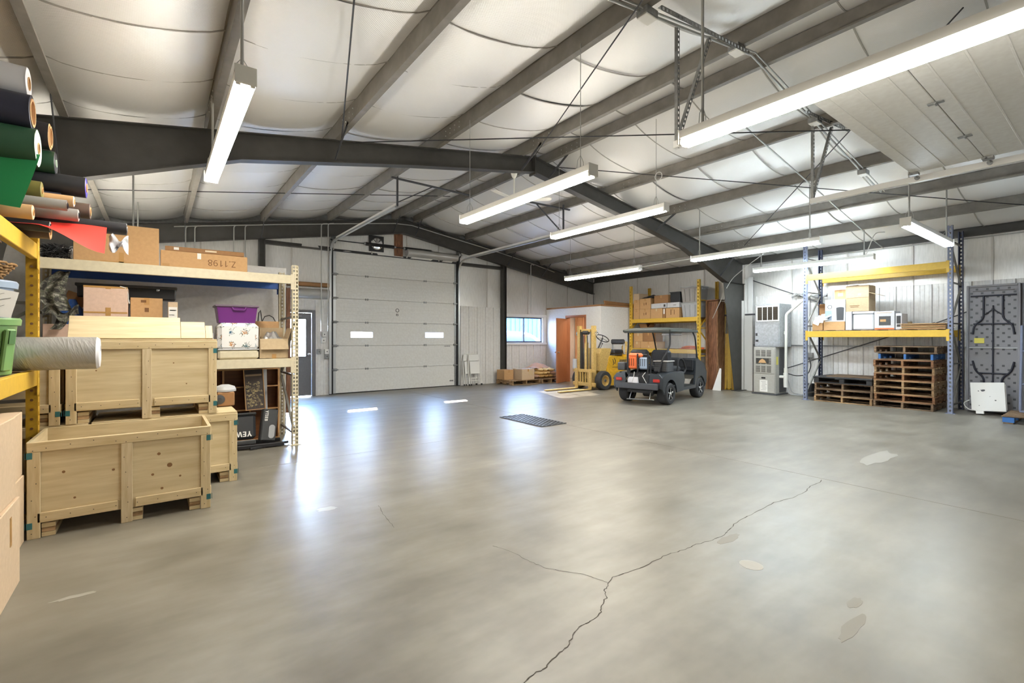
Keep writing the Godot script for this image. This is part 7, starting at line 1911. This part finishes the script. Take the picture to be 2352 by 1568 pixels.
func bags_and_chairs() -> void:
	# two low pallets of goods under the window
	pallet("new pale pallet carrying a taped carton below the window", Vector3(9.12, 0, -11.80), 1.1, 0.85, 0.0, "pallet_wood", "timber pallets in stacks")
	pallet("new pale pallet heaped with sandbags below the window", Vector3(10.10, 0, -11.75), 0.80, 0.85, 0.0, "pallet_wood", "timber pallets in stacks")
	carton("square tan carton with a clear taped patch on the new pallet", Vector3(9.22, 0.1405, -11.66), Vector3(0.52, 0.33, 0.44), 0.06, "carton_pale", {"marks": [[0.10, 0.21, 0.16, 0.13, "tape_clear", "tape_patch"]]})
	carton("brown carton behind the square one on the new pallet", Vector3(8.74, 0.1405, -11.98), Vector3(0.36, 0.30, 0.40), 0.0, "carton", {})
	var k := 0
	for row in 3:
		for i in 5 - row:
			var x := 9.74 + 0.18 * i + 0.09 * row
			var y := 0.145 + 0.10 * row
			var w := rng.randf_range(0.85, 1.1)
			var f := func(u: float, v: float) -> Vector3:
				var g := TAU * v
				var cu := sin(PI * clampf(u, 0.02, 0.98))
				var r := pow(cu, 0.45)
				return Vector3(cos(g) * 0.10 * r * w + 0.008 * sin(u * 12.0 + row), 0.06 + sin(g) * 0.058 * r, 0.24 - 0.48 * u)
			one("sandbag", "tan tied sandbag in the heap below the window", "bag", MB.new().sheet(f, 12, 14, 0.4, 0.4), M.sand_bag if k % 4 else M.bag_stripe, Vector3(x, y, -11.72 + rng.randf_range(-0.04, 0.04)), rng.randf_range(-0.25, 0.25), "sandbags in the heap")
			k += 1
	var dt := MB.new().sheet(func(u: float, w: float) -> Vector3: return Vector3(-0.38 + 0.76 * u, 0.02 + 0.16 * sin(PI * u) * sin(PI * w) + 0.02 * sin(u * 14.0 + w * 6.0), 0.22 - 0.44 * w), 20, 14, 0.7, 0.4)
	one("dust_sheet", "pale striped dust sheet thrown over the sandbags", "cloth", dt, M.bag_stripe, Vector3(9.98, 0.44, -11.88))
	# folding chairs leaning on the liner
	for c in 2:
		var t := thing("folding_chair", ["white folding chair leaning folded against the liner, in front", "white folding chair leaning folded against the liner, behind"][c], "chair", Vector3(7.72 - 0.14 * c, 0, -12.10 - 0.07 * c), 0.05, "white folding chairs")
		t.rotation.x = -0.13
		for s in [-1.0, 1.0]:
			part(t, "leg", MB.new().tube(rounded([Vector3(s * 0.23, 0.03, 0.02), Vector3(s * 0.21, 0.70, 0.0), Vector3(s * 0.16, 0.94, 0.0), Vector3(0.0, 0.96, 0.0)], 0.12, 5), 0.012), M.white_paint)
			part(t, "leg", MB.new().tube([Vector3(s * 0.18, 0.03, 0.05), Vector3(s * 0.17, 0.62, 0.03)], 0.011), M.white_paint)
			part(t, "foot_cap", MB.new().cyl(Vector3(s * 0.23, 0.0, 0.022), Vector3(s * 0.23, 0.05, 0.02), 0.018), M.rubber)
			part(t, "foot_cap", MB.new().cyl(Vector3(s * 0.18, 0.0, 0.052), Vector3(s * 0.18, 0.05, 0.05), 0.018), M.rubber)
		part(t, "backrest", MB.new().box(Vector3(0, 0.84, 0.006), Vector3(0.36, 0.19, 0.016), 0.006), M.white_paint)
		part(t, "seat", MB.new().box(Vector3(0, 0.54, 0.03), Vector3(0.36, 0.38, 0.022), 0.008), M.white_paint)
		part(t, "stretcher", MB.new().tube([Vector3(-0.19, 0.22, 0.045), Vector3(0.19, 0.22, 0.045)], 0.009), M.white_paint)
		part(t, "stretcher", MB.new().tube([Vector3(-0.22, 0.14, 0.02), Vector3(0.22, 0.14, 0.02)], 0.008), M.white_paint)

func forklift() -> void:
	var t := thing("forklift", "small old yellow forklift with a short mast and open seat", "forklift", Vector3(9.65, 0, -9.36))
	# faces -x. mast
	for s in [-1.0, 1.0]:
		part(t, "mast_rail", MB.new().prism(Vector3(-0.05, 0.06, s * 0.27), Vector3(1, 0, 0), Vector3(0, 0, 1), [Vector2(0, -0.045), Vector2(0.11, -0.045), Vector2(0.11, -0.03), Vector2(0.02, -0.03), Vector2(0.02, 0.03), Vector2(0.11, 0.03), Vector2(0.11, 0.045), Vector2(0, 0.045)], Vector3(0, 1.71, 0)), M.fork_yellow_worn)
		part(t, "inner_rail", MB.new().span(Vector3(-0.03, 0.10, s * 0.20 - 0.025), Vector3(0.05, 1.66, s * 0.20 + 0.025), 0.004), M.grille_dark)
		part(t, "head_lamp", MB.new().lathe(Vector3(0.02, 1.55, s * 0.36), Vector3(-1, 0, 0), [Vector2(0.0, -0.05), Vector2(0.04, -0.04), Vector2(0.062, 0.0), Vector2(0.062, 0.02), Vector2(0.05, 0.022), Vector2(0.0, 0.015)], 18), M.chrome)
		part(t, "lamp_bracket", MB.new().box(Vector3(0.03, 1.58, s * 0.32), Vector3(0.05, 0.12, 0.06), 0.004), M.fork_yellow_worn)
		var fk := MB.new().span(Vector3(-1.30, 0.012, s * 0.26 - 0.05), Vector3(-0.12, 0.04, s * 0.26 + 0.05), 0.006).span(Vector3(-0.16, 0.012, s * 0.26 - 0.05), Vector3(-0.11, 0.58, s * 0.26 + 0.05), 0.006)
		part(t, "fork", fk, M.fork_yellow_worn)
		part(t, "lift_chain", MB.new().bar(Vector3(-0.04, 0.5, s * 0.07), Vector3(-0.04, 1.50, s * 0.07), 0.02, 0.012), M.black_steel)
	part(t, "mast_top", MB.new().span(Vector3(-0.03, 1.60, -0.27), Vector3(0.06, 1.68, 0.27), 0.006), M.fork_yellow_worn)
	part(t, "lift_cylinder", MB.new().cyl(Vector3(0.0, 0.30, 0.0), Vector3(0.0, 1.30, 0.0), 0.055).cyl(Vector3(0.0, 1.30, 0.0), Vector3(0.0, 1.60, 0.0), 0.035), M.fork_yellow_worn)
	part(t, "chain_sheave", MB.new().cyl(Vector3(-0.02, 1.58, -0.10), Vector3(-0.02, 1.58, 0.10), 0.055, -1.0, 16), M.grille_dark)
	part(t, "carriage", MB.new().span(Vector3(-0.12, 0.48, -0.42), Vector3(-0.06, 0.56, 0.42), 0.006), M.fork_yellow_worn)
	part(t, "carriage", MB.new().span(Vector3(-0.12, 0.10, -0.42), Vector3(-0.06, 0.20, 0.42), 0.006), M.fork_yellow_worn)
	for z in [-0.14, -0.05, 0.05, 0.14]: part(t, "carriage_bar", MB.new().span(Vector3(-0.11, 0.20, z - 0.015), Vector3(-0.07, 0.48, z + 0.015), 0.003), M.fork_yellow_worn)
	part(t, "wrapped_spool", MB.new().cyl(Vector3(-0.10, 0.56, -0.36), Vector3(-0.10, 0.84, -0.36), 0.06), M.plastic_grey)
	# wheels
	for s in [-1.0, 1.0]:
		wheel(t, Vector3(0.20, 0.262, s * 0.44), Vector3(0, 0, s), 0.262, 0.19, M.fork_yellow_worn, 0.145)
		wheel(t, Vector3(1.28, 0.20, s * 0.34), Vector3(0, 0, s), 0.20, 0.14, M.fork_yellow_worn, 0.11)
	# body
	part(t, "cowl", MB.new().prism(Vector3(0, 0, -0.36), Vector3(1, 0, 0), Vector3(0, 1, 0), [Vector2(0.16, 0.52), Vector2(0.40, 0.52), Vector2(0.62, 1.10), Vector2(0.58, 1.14), Vector2(0.24, 1.14), Vector2(0.16, 1.0)], Vector3(0, 0, 0.72)), M.fork_yellow_worn)
	part(t, "engine_hood", MB.new().prism(Vector3(0, 0, -0.38), Vector3(1, 0, 0), Vector3(0, 1, 0), [Vector2(0.42, 0.50), Vector2(1.52, 0.50), Vector2(1.52, 0.86), Vector2(0.60, 0.94), Vector2(0.52, 0.90)], Vector3(0, 0, 0.76)), M.fork_yellow)
	part(t, "side_skirt", MB.new().prism(Vector3(0, 0, -0.41), Vector3(1, 0, 0), Vector3(0, 1, 0), [Vector2(0.50, 0.10), Vector2(1.02, 0.10), Vector2(1.02, 0.50), Vector2(0.42, 0.50), Vector2(0.46, 0.30)], Vector3(0, 0, 0.82)), M.fork_yellow)
	part(t, "counterweight", MB.new().prism(Vector3(0, 0, -0.42), Vector3(1, 0, 0), Vector3(0, 1, 0), [Vector2(1.02, 0.42), Vector2(1.48, 0.42), Vector2(1.60, 0.50), Vector2(1.62, 0.85), Vector2(1.50, 0.95), Vector2(1.30, 0.95), Vector2(1.20, 0.52), Vector2(1.02, 0.52)], Vector3(0, 0, 0.84)), M.fork_yellow)
	part(t, "hood_emblem", MB.new().box(Vector3(0.68, 0.30, 0.413), Vector3(0.06, 0.03, 0.006)).box(Vector3(0.70, 0.33, 0.413), Vector3(0.06, 0.03, 0.006)), M.grille_dark)
	for k in 7: part(t, "vent_slot", MB.new().box(Vector3(0.96 + 0.045 * k, 0.78, 0.383), Vector3(0.022, 0.07, 0.008), 0.0, Basis(Vector3(0, 0, 1), -0.3)), M.grille_dark)
	part(t, "hood_line", MB.new().box(Vector3(0.95, 0.60, 0.382), Vector3(0.62, 0.012, 0.006), 0.0, Basis(Vector3(0, 0, 1), -0.03)), M.grille_dark)
	var lg := MB.new()
	for q in [[0.66, 0.84, 0.70, 0.72], [0.70, 0.72, 0.67, 0.66], [0.73, 0.86, 0.78, 0.78], [0.78, 0.78, 0.74, 0.70]]: lg.bar(Vector3(q[0], q[1], 0.383), Vector3(q[2], q[3], 0.383), 0.02, 0.006, 0.0, Vector3(0, 0, 1))
	part(t, "painted_mark", lg, M.grille_dark)
	part(t, "seat_cushion", MB.new().box(Vector3(1.08, 1.03, 0.0), Vector3(0.42, 0.13, 0.50), 0.035), M.vinyl_black)
	part(t, "seat_base", MB.new().box(Vector3(1.08, 0.95, 0), Vector3(0.36, 0.05, 0.44), 0.004), M.grille_dark)
	part(t, "seat_back", MB.new().box(Vector3(1.32, 1.32, 0.0), Vector3(0.10, 0.15, 0.50), 0.035), M.vinyl_black)
	part(t, "seat_bracket", MB.new().box(Vector3(1.34, 1.12, 0.22), Vector3(0.03, 0.32, 0.04), 0.004), M.plastic_grey)
	part(t, "seat_bracket", MB.new().box(Vector3(1.34, 1.12, -0.22), Vector3(0.03, 0.32, 0.04), 0.004), M.plastic_grey)
	part(t, "gas_bottle", MB.new().lathe(Vector3(1.46, 0.96, 0.18), Vector3.UP, [Vector2(0.0, 0.0), Vector2(0.10, 0.0), Vector2(0.12, 0.05), Vector2(0.12, 0.22), Vector2(0.07, 0.28), Vector2(0.05, 0.36), Vector2(0.0, 0.37)], 16), M.fork_yellow_worn)
	# steering
	var sc := Vector3(0.66, 1.42, 0.0)
	var ax := Vector3(0.55, 0.83, 0).normalized()
	part(t, "steering_column", MB.new().cyl(Vector3(0.44, 1.08, 0), sc, 0.022), M.black_steel)
	var ring := []
	var sx := ax.cross(Vector3(0, 0, 1)).normalized()
	for i in 28: ring.append(sc + sx * cos(TAU * i / 28.0) * 0.19 + Vector3(0, 0, 1) * sin(TAU * i / 28.0) * 0.19)
	part(t, "steering_wheel", MB.new().tube(ring, 0.013, 8, true), M.rubber)
	for i in 3:
		var g := TAU * i / 3.0 + 0.4
		part(t, "wheel_spoke", MB.new().bar(sc, sc + sx * cos(g) * 0.185 + Vector3(0, 0, 1) * sin(g) * 0.185, 0.02, 0.01), M.rubber)
	part(t, "control_lever", MB.new().tube([Vector3(0.36, 1.12, 0.18), Vector3(0.42, 1.26, 0.20)], 0.009).cyl(Vector3(0.42, 1.25, 0.20), Vector3(0.432, 1.29, 0.204), 0.016), M.black_steel)

func golf_cart() -> void:
	var t := thing("golf_cart", "dark grey golf cart with a canopy and an orange and grey rear bag", "golf cart", Vector3(8.71, 0, -6.615), 0.181)
	for s in [-1.0, 1.0]:
		wheel(t, Vector3(0, 0.235, s * 0.46), Vector3(0, 0, s), 0.235, 0.22, M.chrome, 0.135, 5)
		wheel(t, Vector3(1.68, 0.235, s * 0.46), Vector3(0, 0, s), 0.235, 0.20, M.chrome, 0.135, 5)
	part(t, "axle", MB.new().cyl(Vector3(0, 0.235, -0.4), Vector3(0, 0.235, 0.4), 0.035).box(Vector3(0.0, 0.24, 0.05), Vector3(0.22, 0.18, 0.2), 0.03), M.black_steel)
	part(t, "chassis", MB.new().span(Vector3(-0.30, 0.24, -0.30), Vector3(1.75, 0.30, 0.30)), M.black_steel)
	part(t, "tow_bar", MB.new().tube([Vector3(-0.42, 0.10, -0.25), Vector3(-0.35, 0.12, 0.35)], 0.014).tube([Vector3(-0.30, 0.26, -0.2), Vector3(-0.40, 0.10, -0.2)], 0.012).tube([Vector3(-0.30, 0.26, 0.25), Vector3(-0.36, 0.12, 0.25)], 0.012), M.galvanised)
	# rear fenders with wheel arches, swept on both sides
	for s in [-1.0, 1.0]:
		var arch := []
		for i in 13:
			var g := PI * i / 12.0
			arch.append(Vector2(-cos(g) * 0.30, 0.24 + sin(g) * 0.30))
		var outline := [Vector2(-0.42, 0.36)]
		for q in arch: outline.append(Vector2(q.x, q.y))
		outline.append_array([Vector2(0.62, 0.26), Vector2(0.72, 0.50), Vector2(0.66, 0.66), Vector2(0.30, 0.69), Vector2(-0.20, 0.67), Vector2(-0.40, 0.60)])
		part(t, "rear_fender", MB.new().prism(Vector3(0, 0, s * 0.57), Vector3(1, 0, 0), Vector3(0, 1, 0), outline, Vector3(0, 0, -s * 0.03)), M.cart_body)
		# fender top, rounded over
		var f := func(u: float, w: float) -> Vector3:
			var p := Vector2(-0.42, 0.58).lerp(Vector2(0.66, 0.66), u) + Vector2(0, 0.05 * sin(PI * u))
			return Vector3(p.x, p.y + 0.045 * sin(w * PI * 0.5) - 0.0, s * (0.57 - 0.20 * w * w - 0.02 * w))
		if s > 0: part(t, "fender_top", MB.new().sheet(func(u: float, w: float) -> Vector3: return f.call(u, w), 14, 8), M.cart_body)
		else: part(t, "fender_top", MB.new().sheet(func(u: float, w: float) -> Vector3: return f.call(1.0 - u, w), 14, 8), M.cart_body)
		part(t, "tail_panel", MB.new().prism(Vector3(-0.42, 0, 0), Vector3(0, 0, 1), Vector3(0, 1, 0), [Vector2(s * 0.57, 0.36), Vector2(s * 0.57, 0.58), Vector2(s * 0.50, 0.66), Vector2(s * 0.30, 0.68), Vector2(s * 0.26, 0.40)], Vector3(0.03, 0, 0)), M.cart_body)
		part(t, "tail_lamp", MB.new().box(Vector3(-0.43, 0.53, s * 0.44), Vector3(0.03, 0.07, 0.15), 0.012), M.tail_red)
		# rocker panel and front body
		part(t, "rocker_panel", MB.new().prism(Vector3(0, 0, s * 0.56), Vector3(1, 0, 0), Vector3(0, 1, 0), [Vector2(0.60, 0.26), Vector2(1.36, 0.26), Vector2(1.36, 0.34), Vector2(0.64, 0.34)], Vector3(0, 0, -s * 0.05)), M.cart_body)
		var fa := [Vector2(1.34, 0.34)]
		for i in 11:
			var g := PI * i / 10.0
			fa.append(Vector2(1.68 - cos(g) * 0.28, 0.25 + sin(g) * 0.28))
		fa.append_array([Vector2(2.06, 0.36), Vector2(2.08, 0.60), Vector2(1.90, 0.82), Vector2(1.52, 0.94), Vector2(1.40, 0.90), Vector2(1.38, 0.60)])
		part(t, "front_fender", MB.new().prism(Vector3(0, 0, s * 0.55), Vector3(1, 0, 0), Vector3(0, 1, 0), fa, Vector3(0, 0, -s * 0.04)), M.cart_body)
		# canopy posts
		part(t, "front_strut", MB.new().tube(rounded([Vector3(1.62, 0.88, s * 0.50), Vector3(1.42, 1.45, s * 0.52), Vector3(1.30, 1.60, s * 0.50)], 0.12, 4), 0.018), M.black_steel)
		part(t, "rear_strut", MB.new().tube(rounded([Vector3(0.10, 1.60, s * 0.50), Vector3(0.10, 1.25, s * 0.50), Vector3(-0.10, 0.98, s * 0.42), Vector3(-0.12, 0.70, s * 0.36)], 0.10, 4), 0.020), M.black_steel)
		# arm rest hoops
		part(t, "arm_rest", MB.new().tube(rounded([Vector3(0.40, 0.70, s * 0.54), Vector3(0.42, 0.98, s * 0.54), Vector3(0.66, 0.96, s * 0.55), Vector3(0.84, 0.72, s * 0.54), Vector3(0.72, 0.64, s * 0.54)], 0.12, 5), 0.020), M.rubber)
	part(t, "rear_body", MB.new().span(Vector3(-0.38, 0.40, -0.26), Vector3(0.62, 0.66, 0.26), 0.02), M.plastic_black)
	part(t, "rear_bumper", MB.new().box(Vector3(-0.46, 0.40, 0.0), Vector3(0.06, 0.13, 0.98), 0.012), M.dark_grey_steel)
	part(t, "charger_box", MB.new().box(Vector3(-0.40, 0.52, -0.10), Vector3(0.10, 0.13, 0.24), 0.008), M.vinyl_white)
	for k in 4: part(t, "wire", MB.new().tube([Vector3(-0.42, 0.70, -0.20 + 0.13 * k), Vector3(-0.46, 0.62, -0.16 + 0.10 * k), Vector3(-0.45, 0.47, -0.28 + 0.17 * k)], 0.007, 6), M.cable_white if k % 2 else M.cable_black)
	part(t, "nose", MB.new().prism(Vector3(0, 0, -0.52), Vector3(1, 0, 0), Vector3(0, 1, 0), [Vector2(1.40, 0.56), Vector2(2.06, 0.40), Vector2(2.10, 0.60), Vector2(1.92, 0.82), Vector2(1.50, 0.95), Vector2(1.40, 0.90)], Vector3(0, 0, 1.04)), M.cart_body)
	part(t, "dash_shelf", MB.new().span(Vector3(1.34, 0.66, -0.50), Vector3(1.42, 0.92, 0.50), 0.01), M.plastic_black)
	part(t, "glove_recess", MB.new().span(Vector3(1.325, 0.74, 0.06), Vector3(1.345, 0.88, 0.46), 0.006), M.rubber)
	part(t, "floor_mat", MB.new().span(Vector3(0.62, 0.30, -0.52), Vector3(1.40, 0.34, 0.52), 0.004), M.plastic_dark)
	part(t, "seat_box", MB.new().span(Vector3(0.22, 0.40, -0.52), Vector3(0.66, 0.68, 0.52), 0.015), M.cart_body)
	part(t, "seat_cushion", MB.new().box(Vector3(0.46, 0.74, 0), Vector3(0.46, 0.12, 1.0), 0.04), M.cart_seat)
	part(t, "seat_back", MB.new().box(Vector3(0.20, 1.00, -0.26), Vector3(0.12, 0.34, 0.44), 0.05, Basis(Vector3(0, 0, 1), 0.12)), M.cart_seat)
	part(t, "seat_back", MB.new().box(Vector3(0.20, 1.00, 0.26), Vector3(0.12, 0.34, 0.44), 0.05, Basis(Vector3(0, 0, 1), 0.12)), M.cart_seat)
	part(t, "cooler", MB.new().box(Vector3(0.10, 0.80, 0.36), Vector3(0.34, 0.22, 0.30), 0.02), M.dark_grey_steel)
	part(t, "cooler_lid", MB.new().box(Vector3(0.10, 0.925, 0.36), Vector3(0.37, 0.03, 0.33), 0.008), M.vinyl_grey)
	for k in 4: part(t, "cooler_rib", MB.new().box(Vector3(-0.075, 0.73 + 0.045 * k, 0.36), Vector3(0.012, 0.012, 0.29)), M.plastic_dark)
	part(t, "bag_rack", MB.new().tube(rounded([Vector3(-0.20, 0.66, -0.30), Vector3(-0.22, 1.06, -0.30), Vector3(-0.22, 1.06, 0.20), Vector3(-0.20, 0.66, 0.20)], 0.08, 4), 0.018).tube([Vector3(-0.21, 0.86, -0.30), Vector3(-0.21, 0.86, 0.20)], 0.014), M.black_steel)
	part(t, "bag_panel", MB.new().box(Vector3(-0.27, 0.90, -0.18), Vector3(0.07, 0.30, 0.22), 0.03), M.orange_vinyl)
	part(t, "bag_panel", MB.new().box(Vector3(-0.27, 0.88, 0.08), Vector3(0.07, 0.26, 0.22), 0.03), M.plastic_blue_grey)
	part(t, "bag_top", MB.new().box(Vector3(-0.26, 1.05, -0.12), Vector3(0.10, 0.10, 0.34), 0.04), M.orange_vinyl)
	for k in 3:
		part(t, "bag_strap", MB.new().box(Vector3(-0.31, 0.86, -0.29 + 0.24 * k), Vector3(0.02, 0.46, 0.035), 0.004), M.rubber)
		for q in 3: part(t, "bag_slot", MB.new().box(Vector3(-0.308, 0.90, -0.25 + 0.05 * q + (0.26 if k == 1 else 0.0)), Vector3(0.006, 0.16, 0.010)), M.rubber)
	part(t, "side_basket", MB.new().box(Vector3(-0.20, 0.80, -0.46), Vector3(0.22, 0.18, 0.18), 0.02), M.dark_grey_steel)
	# steering wheel on the far seat
	var sc := Vector3(1.12, 0.98, -0.24)
	part(t, "steering_column", MB.new().cyl(Vector3(1.38, 0.72, -0.24), sc, 0.02), M.black_steel)
	var ring := []
	var ax := Vector3(-0.72, 0.69, 0)
	var sx := ax.cross(Vector3(0, 0, 1)).normalized()
	for i in 24: ring.append(sc + sx * cos(TAU * i / 24.0) * 0.16 + Vector3(0, 0, 1) * sin(TAU * i / 24.0) * 0.16)
	part(t, "steering_wheel", MB.new().tube(ring, 0.013, 8, true).bar(sc, sc + Vector3(0, 0, 0.15), 0.02, 0.01).bar(sc, sc - Vector3(0, 0, 0.15), 0.02, 0.01), M.rubber)
	# canopy: rounded slab with a thick rolled edge
	var cf := func(u: float, w: float) -> Vector3:
		var ex := -0.02 + 1.48 * u
		var ez := 0.565 - 1.13 * w
		var edge := minf(minf(u, 1.0 - u) * 8.0, minf(w, 1.0 - w) * 8.0)
		return Vector3(ex, 1.60 + 0.05 * sqrt(clampf(edge, 0.0, 1.0)) + 0.015 * sin(PI * w), ez)
	var cm := MB.new().sheet(func(u: float, w: float) -> Vector3: return cf.call(1.0 - u, 1.0 - w), 20, 20)
	cm.sheet(func(u: float, w: float) -> Vector3:
		var p: Vector3 = cf.call(u, 1.0 - w)
		return Vector3(p.x, 1.60 - 0.015 * clampf(minf(minf(u, 1.0 - u), minf(w, 1.0 - w)) * 8.0, 0.0, 1.0) + 0.02, p.z), 12, 12)
	part(t, "canopy", cm, M.cart_roof)
	part(t, "canopy_edge", MB.new().span(Vector3(-0.03, 1.56, -0.575), Vector3(1.47, 1.615, -0.545), 0.012).span(Vector3(-0.03, 1.56, 0.545), Vector3(1.47, 1.615, 0.575), 0.012).span(Vector3(-0.03, 1.545, -0.545), Vector3(0.0, 1.615, 0.545), 0.012).span(Vector3(1.44, 1.56, -0.545), Vector3(1.47, 1.615, 0.545), 0.012), M.cart_roof)
	# clear windscreen
	var q := Vector3(1.60, 0.92, 0)
	var q2 := Vector3(1.40, 1.55, 0)
	part(t, "windscreen", MB.new().prism(Vector3.ZERO, Vector3(0, 0, 1), (q2 - q).normalized(), [Vector2(-0.48, 0), Vector2(0.48, 0), Vector2(0.48, 0.66), Vector2(-0.48, 0.66)], Vector3(0.004, 0, 0)), M.acrylic, q)
	part(t, "mirror", MB.new().box(Vector3(1.30, 1.52, 0.0), Vector3(0.03, 0.06, 0.50), 0.01), M.chrome)
	part(t, "windscreen_rail", MB.new().tube([Vector3(1.59, 0.93, -0.48), Vector3(1.59, 0.93, 0.48)], 0.012), M.vinyl_white)

func build_all() -> void:
	build_crate_side()
	build_vehicle_side()
